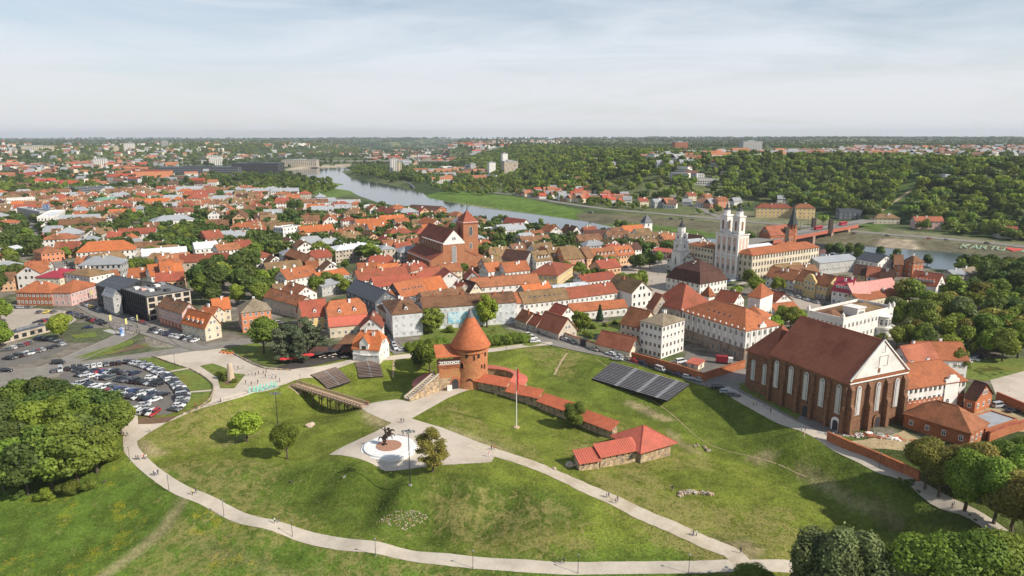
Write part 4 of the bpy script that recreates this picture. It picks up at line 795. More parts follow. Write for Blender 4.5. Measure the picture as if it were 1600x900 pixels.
# --- landmarks further left and back
H('white house with long grey metal roof among town houses', (222,400),(292,395),7.5,12,4, 'gable', 'pale', 'white', rows=2, cols=10, chim=3)
H('orange roofed terrace house left of the row', (236,431),(252,429),8,11,6, 'gable', 'bright', 'white', chim=0, sky=2); H('tallest orange roofed terrace house in the row', (253,428),(272,426),9.5,12,6.5, 'gable', 'bright', 'white', chim=0, sky=2); H('orange roofed terrace house right of the row', (272,429),(288,427),8,11,6, 'gable', 'bright', 'white', chim=0); H('low orange roofed terrace house beside the office block', (200,433),(234,431),6.5,10,4.5, 'gable', 'orange', 'cream', chim=1)
H('row house with brown tiles behind the orange terrace', (250,410),(300,404),8,10,4, 'gable', 'rust', 'white', chim=4)
H('cream mansion with grey hipped roof among trees', (241,347),(306,342),9,20,4.5, 'hip', 'grey', 'white', rows=2, cols=11, chim=4, name='mansion', cat='mansion')
H('dark brick house among the town trees', (322,372),(349,369),11,14,5, 'gable', 'brick', 'brick', chim=1, rows=3)
H('white three storey house with red roof row', (342,392),(377,388),9.5,12,4, 'gable', 'rust', 'white', rows=3, chim=2); H('house with pale metal roof left of the white house', (305,389),(341,386),8,12,4, 'gable', 'pale', 'white', chim=2); H('red roofed white house right of the row', (378,386),(397,383),9.5,12,4, 'gable', 'red', 'white', rows=3, chim=1)
o = H('rust coloured modern hall with dark slatted side', (445,397),(477,409),9.5,14,3.4, 'gable', 'rust', 'rustmetal', xD=498, rows=1, cols=1, chim=0, name='modern_hall', cat='hall', side=True)
Wd, D = o['_d']
for i in range(int(Wd / 1.6)): m = MB(); m.box(0,.5,-.25,0,0,8.8); m.build('slat', DWOOD, o, (-Wd / 2 + .4 + i * 1.6,-D / 2,0))
H('orange roofed white house below the rust coloured hall', (449,437),(496,428),7,13,5, 'gable', 'orange', 'white', sky=3, chim=2); H('low orange roofed house right of the rust hall', (500,436),(545,428),6,11,3, 'gable', 'bright', 'cream', chim=2); H('grey metal roofed shed above the slate house', (503,448),(552,437),6,12,2, 'gable', 'grey', 'grey', chim=0)
H('orange roofed house left of tree by the cathedral', (560,426),(594,424),7,12,5, 'gable', 'orange', 'white', sky=2, chim=2); H('orange roofed house with white front gable', (592,429),(624,427),7,12,5.5, 'gable', 'bright', 'white', dorm=3, chim=1); H('tall narrow house with red roof by the cathedral', (624,422),(642,424),10,11,3.4, 'hip', 'brick', 'cream', rows=3, chim=2)
H('beige three storey house left of the cathedral', (596,390),(618,388),11,13,2.4, 'hip', 'grey', 'beige', rows=3, chim=2); H('white old house with pale roof left of cathedral', (524,392),(592,384),9,18,2.4, 'hip', 'pale', 'weather', rows=3, chim=6); H('white four storey block with small windows', (442,357),(470,353),13,12,.6, 'flat', 'grey', 'white', rows=4, cols=5)
H('red roofed shed cluster below the cathedral', (655,432),(690,428),6,10,4, 'gable', 'brick', 'white', chim=2); H('rusty roofed house below the cathedral front', (690,425),(722,422),6,10,4, 'gable', 'rust', 'cream', chim=2); H('house with red hipped roof and grey gable', (727,437),(752,436),6.5,12,4.6, 'gable', 'red', 'grey', ridge='y', chim=1)
H('white flat roofed block right of the cathedral tower', (752,362),(787,357),8,14,.6, 'flat', 'grey', 'white', chim=1)
H('white block on the river bank behind the houses', (568,322),(591,322),10,14,.5, 'flat', 'pale', 'white', rows=1, chim=0); H('long dark roofed warehouse on the river bank', (635,326),(682,329),7,14,4, 'gable', 'dark', 'brick', xD=698, chim=0); H('small cream house with crimson roof near river', (630,338),(643,339),8,12,4, 'hip', 'crimson', 'cream', chim=0)
H('grey roofed long hall left of the river', (478,317),(528,314),6,24,4, 'gable', 'grey', 'grey', chim=2); H('pale green metal roofed hall in the left town', (150,314),(195,311),7,20,3.5, 'hip', 'green', 'cream', chim=1)
H('large grey glass apartment block in the left town', (117,294),(168,291),13,20,.8, 'flat', 'slate', 'slate', rows=4, cols=14, win='big', wsz=(2.2,2.0), name='apartment_block', cat='apartment block'); H('white long block at the left edge of town', (10,312),(55,310),11,18,1, 'flat', 'grey', 'white', rows=3, cols=12, name='apartment_block', cat='apartment block')
H('grey terrace of shops along the far street', (26,325),(62,332),12,16,1, 'flat', 'grey', 'grey', rows=4, cols=14, xD=80, name='apartment_block', cat='apartment block'); H('white apartment house with round red turret on street', (84,340),(102,351),12,14,1.5, 'flat', 'pale', 'white', rot=-66, xD=116, rows=4, cols=8, name='apartment_block', cat='apartment block')
H('low brick hall with grey roof and billboard', (106,352),(160,345),7,22,4, 'gable', 'olive', 'brick', chim=1); H('cream house with crimson red roof left of street', (58,373),(80,371),7,12,3, 'hip', 'crimson', 'cream', chim=0); H('long house with orange brown roof left of street', (64,396),(100,392),7,18,4, 'hip', 'rust', 'orange', chim=1); H('white cottage at the left edge among trees', (10,392),(36,387),5,10,2, 'gable', 'pale', 'white', chim=0)
H('brown roofed house at the left edge of the picture', (-12,424),(22,422),6,12,4, 'gable', 'brown', 'cream', chim=1)
# --- flat roofed kiosk and grey office block on the left
o = H('long low kiosk building with flat dark roof in the car park', (5,527),(80,508),3.2,9,.25, 'flat', 'slate', 'weather', rows=1, cols=6, chim=0, name='kiosk_building', cat='kiosk', win='big', wsz=(2,1.8), side=True)
for i in range(8): m = MB(); m.box(-.7,.7,-.5,.5,0,.9); m.build('roof_unit', GALV, o, (o['_d'][0] * (-.05 + .055 * i),1,3.3))
o = H('modern grey office block with glazed street side', (189,452),(229,465),12.5,20,.5, 'flat', 'mid', 'dark', xD=297, rows=4, cols=12, win='big', wsz=(2.3,2.3), chim=0, name='office_block', cat='office block', left=False, side=False)
Wd, D = o['_d']
for r in range(4):
    for c in range(5): mk('window', WINM['big'], o, (Wd / 2 + .02,-D / 2 + D * (c + .5) / 5,.6 + r * 3.1), pi / 2,(3.0,1,2.2))
m = MB(); m.box(-.15,.15,-D / 2 + .05, D / 2 - .05,-1,12.55); m.build('end_wall', WL['beige'], o, (Wd / 2 - .1,0,0))
for i in range(9): m = MB(); m.box(-1.6,1.6,-1.2,1.2,0,1.1); m.build('roof_unit', random.choice((GALV, WL['pink'], WL['dark'], WHITE)), o, (random.uniform(-.4,.4) * Wd, random.uniform(-.35,.4) * D, 12.6), random.uniform(-.1,.1))
for i in range(13): m = MB(); m.box(-.2,.2,-.45,0,0,12.4); m.build('facade_fin', METAL, o, (-Wd / 2 + .3 + i * (Wd - .6) / 12,-D / 2,0))
H('dark slate clad office wing with sloped glass roof', (149,445),(188,453),12,20,3.5, 'gable', 'slate', 'dark', rows=4, cols=8, win='big', wsz=(1.6,2), sky=6, chim=2, name='office_wing', cat='office')
H('white gabled townhouse attached to the office block', (160,459),(176,464),10,10,3.0, 'gable', 'grey', 'grey', xD=189, rows=3, sky=5, chim=0)
# ------------------------------------------------------------------ landmarks
def loc(root, p):
    """world point -> the thing's own coordinates (upright things only)"""
    d = Vector(p) - root.location; a = -root.rotation_euler.z
    return Vector((d.x * math.cos(a) - d.y * math.sin(a), d.x * math.sin(a) + d.y * math.cos(a), d.z))
def lancet(w, h, mats, mull=3, pt=.4):
    m = MB(); P = arch_pts(w, h, 6, pt); slab_xz(m, [(x * (1 + .36 / w), z * (1 + .25 / h) - .12) for x, z in P],-.14,.2,0); slab_xz(m, P, -.17,-.12,1)
    for i in range(1, mull + 1): x = -w / 2 + w * i / (mull + 1); m.box(x - .09, x + .09,-.27,-.15,0, h * .93 - abs(x) * .8,0)
    return m.mesh('tall_window', mats)
PALEGLASS = M('pale_glass', (.24,.24,.235),.25,.15,1.5, spec=.5)
# --- brick church with the white gable, on the right
A = at(1205,556,17); Bc = at(1327.5,598,17); Cc = at(1417,583.5,17)
d1 = (Bc - A); d2 = (Cc - Bc); ang = math.atan2(d2.y, d2.x); ang = (ang + math.atan2(d1.y, d1.x) + pi / 2) / 2
Wc = d2.length * 1.0; e1 = Vector((math.cos(ang), math.sin(ang),0)); e2 = Vector((-e1.y, e1.x, 0)); Lc = solve_x(Bc, e2,1205); Wc = solve_x(Bc, e1,1417); print('church', round(math.degrees(ang)), round(Wc, 1), round(Lc, 1))
cen = Bc + e1 * Wc / 2 + e2 * Lc / 2; CZ = gz(Bc.x, Bc.y) - .3; hC = 17 - CZ
ch = empty('brick_church', (cen.x, cen.y, CZ), ang, 'large brick church with tall red brown roof and white gable with relief crosses', 'church'); claim(cen.x, cen.y, ang, Wc, Lc)
block(ch, Wc, Lc, hC, 11.8, 'gable', 'church', 'church_brick', ridge='y', rows=0, chim=0, front=False, side=False, over=.5)
m = MB(); slab_xz(m, [(-Wc / 2 + .1, hC + .9),(Wc / 2 - .1, hC + .9),(0, hC + 11.7)],-.35,.0); ga = m.build('white_gable', TRIM, ch, (0,-Lc / 2 - .02,0))
m = MB(); m.box(-Wc / 2 - .3, Wc / 2 + .3,-.6,0, hC - .5, hC - .1); m.build('cornice', WHITE, ch, (0,-Lc / 2,0)); m = MB(); m.box(-Wc / 2 - .3, Wc / 2 + .3,-.7,0, hC + .05, hC + .55); m.build('tile_ledge', RF['orange'], ch, (0,-Lc / 2,0))
RELIEF = M('relief_shadow_line', (.42,.30,.24),.9,.2,1)
m = MB()
for x0, z0, x1, z1 in ((-3.0,3.4,-1.1,3.4),(-1.1,3.4,-1.1,6.8),(-1.1,6.8,2.6,6.8),(2.6,6.8,2.6,3.6),(2.6,3.6,.6,3.6),(-.4,8.0,1.0,8.0),(1.0,8.0,1.0,10.2)): m.bar((x0,-.40, hC + z0),(x1,-.42, hC + z1),.10,.10)
m.build('relief_cross', RELIEF, ga); m = MB(); m.box(-1.3,-.3,-.44,-.3, hC + 1.6, hC + 3.1); m.build('attic_opening', WL['church_brick'], ga)
m = MB()
for s in (-1,1): m.bar((s * (Wc / 2 + .3),-.5, hC + .5),(0,-.5, hC + 12.1),.35,.35)
m.build('gable_coping', TRIM, ga); m = MB(); m.lathe([(.3,0),(.5,.5),(.25,1.1),(.12,2.2),(.01,2.6)],8); m.bar((-.5,0,2.0),(.5,0,2.0),.12,.12); m.build('finial_cross', METAL, ga, (0,-.2, hC + 12.0))
LW = lancet(1.5,9.2,[WHITE, PALEGLASS]); NICHE = lancet(2.1,10.0,[WL['church_brick'], WL['church_brick']],0)
for i in range(3):
    x = -Wc / 2 + Wc * (i + .5) / 3; mk('window_niche', NICHE, ch, (x, -Lc / 2 - .02,5.5)); mk('tall_window', LW, ch, (x, -Lc / 2 - .25,6.0))
for i in range(4):
    x = -Wc / 2 + .9 + (Wc - 1.8) * i / 3; m = MB(); m.box(-.75,.75,-1.7,0,-1, hC * .52); m.add([(-.75,-1.7, hC * .52),(.75,-1.7, hC * .52),(.75,-1.1, hC * .58),(-.75,-1.1, hC * .58)],[(0,1,2,3)]); m.box(-.7,.7,-1.1,0, hC * .52, hC * .86); m.add([(-.7,-1.1, hC * .86),(.7,-1.1, hC * .86),(.7,0, hC * .95),(-.7,0, hC * .95),(-.7,0, hC * .86),(.7,0, hC * .86)],[(0,1,2,3),(0,3,4),(1,5,2)]); m.build('buttress', WL['church_brick'], ch, (x, -Lc / 2,0))
for i in range(5):
    y = Lc / 2 - Lc * (i + .5) / 5; mk('window_niche', NICHE, ch, (-Wc / 2 - .02, y, 5.5),-pi / 2); mk('tall_window', LW, ch, (-Wc / 2 - .22, y, 6.0),-pi / 2)
for i in range(6):
    y = Lc / 2 - .8 - (Lc - 1.6) * i / 5; m = MB(); m.box(-1.2,0,-.6,.6,-1, hC * .55); m.box(-.7,0,-.55,.55, hC * .55, hC * .9); m.build('buttress', WL['church_brick'], ch, (-Wc / 2, y, 0))
DOORM = M('door_dark_wood', (.05,.045,.05),.6,.2,2)
for p, a, w, hh, mt in (((-Wc / 2 - .15,-Lc / 2 + 15,0),-pi / 2,2.2,4.2, WL['church_brick']),((-Wc / 2 - .15,-Lc / 2 + 3.2,0),-pi / 2,2.0,3.8, WHITE),((1.0,-Lc / 2 - .15,0),0,2.0,3.8, WL['church_brick'])):
    m = MB(); slab_xz(m, arch_pts(w * 1.6, hh * 1.25,5),-.3,.2,0); slab_xz(m, arch_pts(w, hh, 5),-.36,-.28,1); m.build('door', [mt, DOORM], ch, p, a)
Wq, Lq = Wc * .74,12.5; QX = -Wc / 2 + 1.3 + Wq / 2
block(ch, Wq, Lq, hC - 2.2,9.5, 'hip', 'church', 'church_brick', oy=Lc / 2 + Lq / 2, ox=QX, ridge='y', rows=0, chim=0, front=False, side=False, wallname='choir_wall')
for i in range(2): mk('tall_window', lancet(1.3,7.2,[WHITE, PALEGLASS],2), ch, (QX - Wq / 2 - .1, Lc / 2 + Lq * (.28 + .44 * i),4.5),-pi / 2)
# rubble pile at the church's foot
m = MB()
for i in range(130):
    u, v_ = random.gauss(0,1), random.gauss(0,.5); s = random.uniform(.25,1.1); p = gp(1360 + u * 26,684 - abs(v_) * 6 + u * 2.2); T = Matrix.Translation((p.x, p.y, p.z + random.uniform(0,.9) * max(0,1 - abs(u)))) @ Matrix.Rotation(random.uniform(0,6),4, 'Z') @ Matrix.Rotation(random.uniform(-.7,.7),4, 'X'); m.T = T; m.box(-s, s, -s * .5, s * .5,-s * .2, s * .25, random.randint(0,2))
m.T = None; tag(m.build('rubble', [WHITE, CONC, WL['brick']]), 'heap of rubble and boards at the foot of the brick church', 'rubble', kind='stuff')
# --- walls along the road
def wallrun(label, px, h, mat, cap=None, w=.5, name='garden_wall'):
    P = [gp(*q) for q in px]; root = empty(name, P[0],0, label, 'wall')
    for a, b_ in zip(P, P[1:]):
        m = MB(); a2, b2 = a - P[0], b_ - P[0]; m.bar((a2.x, a2.y, a2.z + h / 2 - .3),(b2.x, b2.y, b2.z + h / 2 - .3), w, h + .6); m.build('wall_panel', mat, root)
        if cap: m = MB(); m.bar((a2.x, a2.y, a2.z + h + .12),(b2.x, b2.y, b2.z + h + .12), w + .35,.26); m.build('coping', cap, root)
    return root
wallrun('cream plaster wall with dark gate between the two brown barns', [(875,526),(908,539),(917,542),(940,549)],2.6, WL['cream'], RF['brick'])
p = gp(913,541); m = MB(); m.box(-1.8,1.8,-.5,.5,0,3.2); tag(m.build('wall_gate', DOORM, None, p, R(-25)), 'dark wooden gate in the cream wall beside the road', 'gate')
wallrun('brick garden wall with tiled coping round the monastery yard', [(987,562),(1030,574),(1065,584),(1098,596),(1140,582),(1163,575)],3.0, WL['brick'], RF['orange'])
wallrun('brick wall with orange coping in front of the rubble yard', [(1292,688),(1330,705),(1372,722),(1412,740),(1436,752)],2.6, WL['brick'], RF['orange'])
wallrun('plain red wall beside the paved yard on the right', [(1556,626),(1600,645),(1640,662)],3, WL['brick'], RF['red']); wallrun('red brick wall beside the flat grey store', [(1544,690),(1575,678),(1610,668)],3, WL['brick'], RF['red'])
# --- round castle tower, gatehouse, ring wall and curtain wall
TB = gp(735,607); TZ = TB.z - .4; tk = 1.0
A_ = solve_x(TB, Vector((1,0,0)),763) - solve_x(TB, Vector((1,0,0)),709); TR = A_ / 2 - .1; TC = TB + Vector((0, TR * .9,0)); print('tower r', TR)
tw = empty('round_tower', (TC.x, TC.y, TZ),0, 'round brick castle tower with tall conical red tiled roof', 'tower'); claim(TC.x, TC.y, 0,14,14)
def zat(p, py):
    """height at which a vertical through p meets the pixel row"""
    lo, hi = -20,80
    for _ in range(40):
        mid = (lo + hi) / 2
        if proj((p[0], p[1], mid))[1] > py: lo = mid
        else: hi = mid
    return lo
zE = zat(TC, 537.5) - TZ; zT = zat(TC, 484) - TZ; print('tower heights', zE, zT)
m = MB(); m.lathe([(TR + .9,-2),(TR + .7,.5),(TR + .15,4.2),(TR, 5),(TR, zE - 2.2),(TR + .25, zE - 2.1),(TR + .25, zE - 1.4),(TR + .05, zE - 1.3),(TR + .05, zE + .1)],40); m.build('wall', WL['castle'], tw, smooth=False)
for z in (zE - 2.0, zE - 1.0): m = MB(); m.lathe([(TR + .1, z - .2),(TR + .5, z),(TR + .5, z + .2),(TR + .1, z + .35)],40); m.build('string_course', WL['brick'], tw)
CONE = M('tile_cone', (.60,.185,.078),.85,.26,1.1,.45,6, bands=1.6, rnd=0, big='8a4a2c', bigamt=.3, bigscale=.2)
m = MB(); Hc = zT - zE; m.lathe([(TR - .2, zE - .3),(TR + 1.25, zE - .25),(TR + 1.25, zE - .05),(TR * .925, zE + Hc * .22),(TR * .665, zE + Hc * .43),(TR * .2, zE + Hc * .83),(.01, zT - .3)],48); rf = m.build('roof', CONE, tw, smooth=True)
m = MB(); m.lathe([(TR * .24, zE + Hc * .80),(TR * .13, zE + Hc * .92),(.02, zT + .8)],24); m.build('lead_cap', M('lead_grey', (.14,.14,.145),.6,.15,2), rf, smooth=True)
OPEN = M('dark_opening', (.02,.017,.015),.9,.1)
for a, z, w, h in ((-100,12.6,1.0,2.6),(-60,12.2,.8,2.2),(-30,12.2,.8,2.0),(-118,8.2,1.4,2.2),(-75,11.5,.5,2),(-35,7.5,.7,1.8),(-92,.6,2.4,3.8),(-48,8.0,.5,1.4)):
    m = MB(); m.T = Matrix.Rotation(R(a + 90),4, 'Z') @ Matrix.Translation((0,-TR - .05,0)); slab_xz(m, [(x, zz + z) for x, zz in arch_pts(w * 1.25, h * 1.1,4)],-.12,.5,0); slab_xz(m, [(x, zz + z) for x, zz in arch_pts(w, h, 4)],-.16,-.1,1); m.build('window' if z > 2 else 'door', [WL['brick'], OPEN], tw)
# gatehouse left of the tower
GA = gp(687,611); GBp = gp(726,606); gd = (GBp - GA); gd.z = 0; gl = gd.length; ga_ = math.atan2(gd.y, gd.x) ; gk = empty('gatehouse', (GA.x, GA.y, TZ), ga_, 'brick gatehouse with orange lean-to roof and open gallery beside round tower', 'gatehouse')
gh = zat(GA, 571) - TZ; print('gate', gl, gh, math.degrees(ga_)); gD = 7
m = MB(); m.box(0, gl, 0, gD, -2, gh); m.build('wall', WL['castle'], gk); m = MB(); m.box(-.2, gl, -.25, gD + .2, gh - 1.2, gh - .8); m.box(-.25, gl, -.35, gD + .2, gh - .4, gh - .01); m.build('cornice', WL['brick'], gk)
m = MB(); m.box(-.15, gl * .5,-.16,1,-2, gh * .48); m.box(gl * .5, gl * .78,-.1,1,-2, gh * .18); m.build('stone_base', STONE, gk)
for i in range(6): m = MB(); x = .2 + (gl - .4) * i / 5; m.bar((x, .2, gh),(x, .2, gh + 3.3),.28,.28); m.build('post', DWOOD, gk)
m = MB(); m.box(-.1, gl, -.05,.15, gh + 1.15, gh + 1.3); m.box(-.1, gl, -.05,.15, gh + .1, gh + .22); m.build('rail', TRIM, gk)
for i in range(6):
    x0 = .2 + (gl - .4) * i / 6; x1 = .2 + (gl - .4) * (i + 1) / 6; m = MB(); m.bar((x0,.05, gh + .2),(x1,.05, gh + 1.2),.2,.28); m.bar((x1,.05, gh + .2),(x0,.05, gh + 1.2),.2,.28); m.build('brace', TRIM, gk)
m = MB(); m.add([(-1.1,-.8, gh + 3.3),(gl + .4,-.8, gh + 3.3),(gl + .4, gD + .6, gh + 5.7),(-1.1, gD + .6, gh + 5.7),(-1.1,-.8, gh + 3.05),(gl + .4,-.8, gh + 3.05),(gl + .4, gD + .6, gh + 5.45),(-1.1, gD + .6, gh + 5.45)],[(0,1,2,3),(7,6,5,4),(4,5,1,0),(5,6,2,1),(6,7,3,2),(7,4,0,3)]); m.build('roof', CONE, gk)
m = MB(); slab_xz(m, arch_pts(3.4,5.0,5),-.25,.2,0); slab_xz(m, arch_pts(2.6,4.4,5),-.3,-.2,1); m.build('door', [WL['brick'], DOORM], gk, (gl * .62,-.05,-.2)); m = MB(); m.box(-.9,.9,-1.2,-.6,0,2.6); m.build('notice_board', WHITE, gk, (gl * .38,-.6,-.2))
# stone ramp stair left of the gate
RA = gp(640,627); rd_ = Vector((GA.x - RA.x, GA.y - RA.y, 0)); rl = rd_.length; ra = math.atan2(rd_.y, rd_.x); st = empty('stone_stair', (RA.x, RA.y, RA.z - .2), ra, 'stepped fieldstone ramp wall with stair leading up to the gatehouse', 'stair'); rh = gh * .62
m = MB(); m.add([(0,0,-1),(rl, 0,-1),(rl, 0, rh),(0,0,.5),(0,3.2,-1),(rl, 3.2,-1),(rl, 3.2, rh),(0,3.2,.5)],[(0,1,2,3),(7,6,5,4),(3,2,6,7),(1,5,6,2),(0,3,7,4)]); m.build('wall', STONE, st)
for i in range(14): m = MB(); x = rl * i / 14; z = .5 + (rh - .5) * i / 14; m.box(x, x + rl / 14 + .1,.5,2.7, z - .2, z + .34); m.build('step', WL['beige'], st)
for y in (0,2.8): m = MB(); m.bar((0, y + .2,1.1),(rl, y + .2, rh + .7),.5,.5); m.build('parapet', WL['weather'], st)
# curved ring wall behind and beside the tower
def ringwall(label, inn, out, zi, zo, rc):
    I = spline([at(*q, zi) for q in inn],2); n = len(I); O0 = spline([at(*q, zo) for q in out],.5); O = [O0[round(k * (len(O0) - 1) / (n - 1))] for k in range(n)]
    root = empty('ring_wall', (I[0].x, I[0].y, 0),0, label, 'castle wall'); o = Vector((I[0].x, I[0].y)); wv = []; rv = []
    for a, b_ in zip(I, O):
        a, b_ = a.xy - o, b_.xy - o; d = (b_ - a).normalized(); a2, b2 = a + d * .3, b_ - d * .5
        for q, z in ((a2,-6),(a2, zi - .3),(b2, zo - .1),(b2,-6)): wv.append((q.x, q.y, z))
        for q, z in ((a, zi),(b_, zo),(b_, zo - .3),(a, zi - .3)): rv.append((q.x, q.y, z))
    for vv, nm, mt in ((wv, 'wall', STONE),(rv, 'roof', rc)):
        m = MB(); m.add(vv, [(i * 4 + j, i * 4 + (j + 1) % 4,(i + 1) * 4 + (j + 1) % 4,(i + 1) * 4 + j) for i in range(n - 1) for j in range(4)] + [(3,2,1,0),(4 * n - 4,4 * n - 3,4 * n - 2,4 * n - 1)]); ob = m.build(nm, mt, root)
        bm = bmesh.new(); bm.from_mesh(ob.data); bmesh.ops.recalc_face_normals(bm, faces=bm.faces[:]); bm.to_mesh(ob.data); bm.free()
SHEET = RF['sheet']
ringwall('curved castle wall with wide faded red roof left of the tower', [(680,585),(670,589),(667,594),(664,600),(660,606)],[(680,579),(658,586),(645.5,595),(643,602),(649,609)],1.2,-1.6, M('metal_dull_red', (.40,.10,.075),.55,.12,.4, rnd=0))
ringwall('curved castle wall with wide red roof right of the tower', [(758,575),(778,576.5),(792,579),(802,584),(800,590),(792,595)],[(758,569),(778,571.5),(797,576),(815,583),(825.5,591),(815,606)],1.5,-.4, SHEET)
# straight curtain wall running down to the small stone house
def curtain(label, a, b_, h, rc, z0=None, w=2.6, name='curtain_wall'):
    A, B = gp(*a), gp(*b_); d = B - A; L = Vector((d.x, d.y)).length; rz = math.atan2(d.y, d.x); zb = min(A.z, B.z) - .2; root = empty(name, (A.x, A.y, zb), rz, label, 'castle wall')
    m = MB(); m.box(0, L, 0, w, -1.5, h); m.build('wall', STONE, root); z1 = h + .1
    m = MB(); m.add([(-.2,-1.2, z1 - .35),(L + .2,-1.2, z1 - .35),(L + .2, w + .9, z1 + 1.5),(-.2, w + .9, z1 + 1.5),(-.2,-1.2, z1 - .58),(L + .2,-1.2, z1 - .58),(L + .2, w + .9, z1 + 1.27),(-.2, w + .9, z1 + 1.27)],[(0,1,2,3),(7,6,5,4),(4,5,1,0),(5,6,2,1),(6,7,3,2),(7,4,0,3)]); rf = m.build('roof', rc, root)
    m = MB()
    for i in range(int(L / .9) + 1): x = -.15 + i * .9; m.bar((x, -1.2, z1 - .31),(x, w + .9, z1 + 1.54),.09,.1)
    tag(m.build('roof_seam', rc, rf), kind='stuff')
    for i in range(int(L / 3)): m = MB(); x = 1.2 + i * 3; m.box(x - .22, x + .22,-.06,.3, h - 1.5, h - .35); m.build('loophole', OPEN, root)
    return root
CW = [((742,607),(792,620),4.6, 'first section of curtain wall with orange roof beside the round tower'),((792,621),(842,637),4.3, 'second section of curtain wall with orange roof behind the flagpole'),((842,638),(886,656),3.9, 'third section of curtain wall with orange roof left of the round tree'),((888,658),(906,666),3.2, 'short curtain wall section half hidden by the round tree'),((907,667),(956,686),3.6, 'last section of curtain wall with orange roof next to stone house')]
for a, b_, h, lab in CW: curtain(lab, a, b_, h, M('metal_orange_red', (.52,.145,.07),.6,.2,.8, rnd=.06, spec=.35, big='7a4a34', bigamt=.4, bigscale=.3))
# small square stone house and its two lower wings
hA = gp(1001,724); hB = gp(1047,712); hd = hB - hA; hl = Vector((hd.x, hd.y)).length; hr = math.atan2(hd.y, hd.x); e_ = Vector((math.cos(hr), math.sin(hr),0)); nb = Vector((-e_.y, e_.x, 0)); hz = min(hA.z, hB.z) - .2
hh = zat(hA, 700) - hz; cx_ = hA + e_ * hl / 2 + nb * hl / 2
sh = empty('stone_house', (cx_.x, cx_.y, hz), hr, 'square fieldstone house with red hipped metal roof and narrow slits', 'house'); print('stone house', hl, hh, math.degrees(hr))
m = MB(); m.box(-hl / 2, hl / 2,-hl / 2, hl / 2,-1.5, hh); m.build('wall', STONE, sh); v, f = roof_solid(hl, hl, hh, 3.6, 'pyramid', o=1.5, th=.2); m = MB(); m.add(v, f); rf = m.build('roof', SHEET, sh)
m = MB()
for q in range(4):
    T = Matrix.Rotation(q * pi / 2,4, 'Z'); b_ = hl / 2 + 1.5; e0 = hh - 3.6 * 1.5 / (hl / 2) + .12; tp = hh + 3.72; m.T = T
    for i in range(int(2 * b_ / .85) + 1):
        x = -b_ + i * .85; m.bar((x, -b_, e0 + .03),(x, -abs(x), e0 + (tp - e0) * (1 - abs(x) / b_) + .03),.08,.09)
    m.bar((b_, -b_, e0 + .04),(0,0, tp + .05),.2,.14)
m.T = None; tag(m.build('roof_seam', SHEET, rf), kind='stuff')
for i in range(6): m = MB(); x = -hl / 2 + hl * (i + .55) / 6.2; m.box(x - .28, x + .28,-.06,.3, hh - 2.0, hh - .25); m.build('slit', OPEN, sh, (0,-hl / 2,0))
for k, (a, b_, hpy, lab) in enumerate((((938,731),(996,721),700, 'long low stone wing with ribbed red lean-to roof'),((905,736),(936,732),717, 'shorter end wing with ribbed red roof beside gravel path'))):
    A, B = gp(*a), gp(*b_); d = B - A; L = Vector((d.x, d.y)).length; rz = math.atan2(d.y, d.x); zb = min(A.z, B.z) - .2; h = zat(A, {0: 711.5,1: 721.5}[k]) - zb; root = empty('stone_wing', (A.x, A.y, zb), rz, lab, 'wing'); w = 3.6
    m = MB(); m.box(0, L, 0, w, -1.5, h); m.build('wall', STONE, root); V8 = [(-.5,-.9, h - .25),(L + .3,-.9, h - .25),(L + .3, w + .5, h + 1.9),(-.5, w + .5, h + 1.9)]; m = MB(); m.add(V8 + [(x, y, z - .2) for x, y, z in V8],[(0,1,2,3),(7,6,5,4),(4,5,1,0),(5,6,2,1),(6,7,3,2),(7,4,0,3)]); rf = m.build('roof', SHEET, root)
    m = MB()
    for i in range(int(L / .75) + 1): x = -.4 + i * .75; m.bar((x, -.9, h - .2),(x, w + .5, h + 1.95),.10,.12)
    tag(m.build('roof_seam', SHEET, rf), kind='stuff')
    for i in range(int(L / 2.1)): m = MB(); x = 1.2 + i * 2.1; m.box(x - .22, x + .22,-.06,.3, h - 1.5, h - .15); m.build('slit', OPEN, root)
# --- bleachers
BLK = M('bleacher_plank', (.27,.26,.265),.7,.2,1, rnd=.1); RIS = M('bleacher_riser', (.03,.024,.024),.8,.2,1); GRYS = M('bleacher_stair_grey', (.30,.30,.31),.6,.1,.5)
def bleacher(label, tl, tr, bl, br, rows, stairs, z_t, z_b, mat=BLK):
    TL, TR_, BL, BR = [gp(*q) for q in (tl, tr, bl, br)]; root = empty('bleachers', ((TL + TR_ + BL + BR) / 4),0, label, 'bleachers'); o = root.location.copy()
    for i in range(rows):
        u = (i + .5) / rows; a = TL.lerp(BL, u); b_ = TR_.lerp(BR, u); zz = max(gz(*a.xy), gz(*a.lerp(b_, .5).xy), gz(*b_.xy)); zl = TL.z + (BL.z - TL.z) * u + .55
        z = max(zl, zz + .3); m = MB(); a, b_ = a - o, b_ - o; ks = [0] + sorted(stairs) + [1]
        for s0, s1 in zip(ks[:-1], ks[1:]):
            g0 = .022 if s0 else 0; g1 = .022 if s1 < 1 else 0; p, q = a.lerp(b_, s0 + g0), a.lerp(b_, s1 - g1); m = MB(); m.bar((p.x, p.y, z - o.z),(q.x, q.y, z - o.z),.42,.14); m.build('bench', mat, root)
        m = MB(); m.bar((a.x, a.y, z - o.z - .42),(b_.x, b_.y, z - o.z - .42),.95,.5); m.build('riser', RIS, root)
        for s in stairs: p, q = a.lerp(b_, s - .02), a.lerp(b_, s + .02); m = MB(); m.bar((p.x, p.y, z - o.z - .02),(q.x, q.y, z - o.z - .02),1.0,.2); m.build('stair_tread', GRYS, root)
    return root
BRB = M('bleacher_brown', (.30,.22,.18),.7,.2,1, rnd=.1)
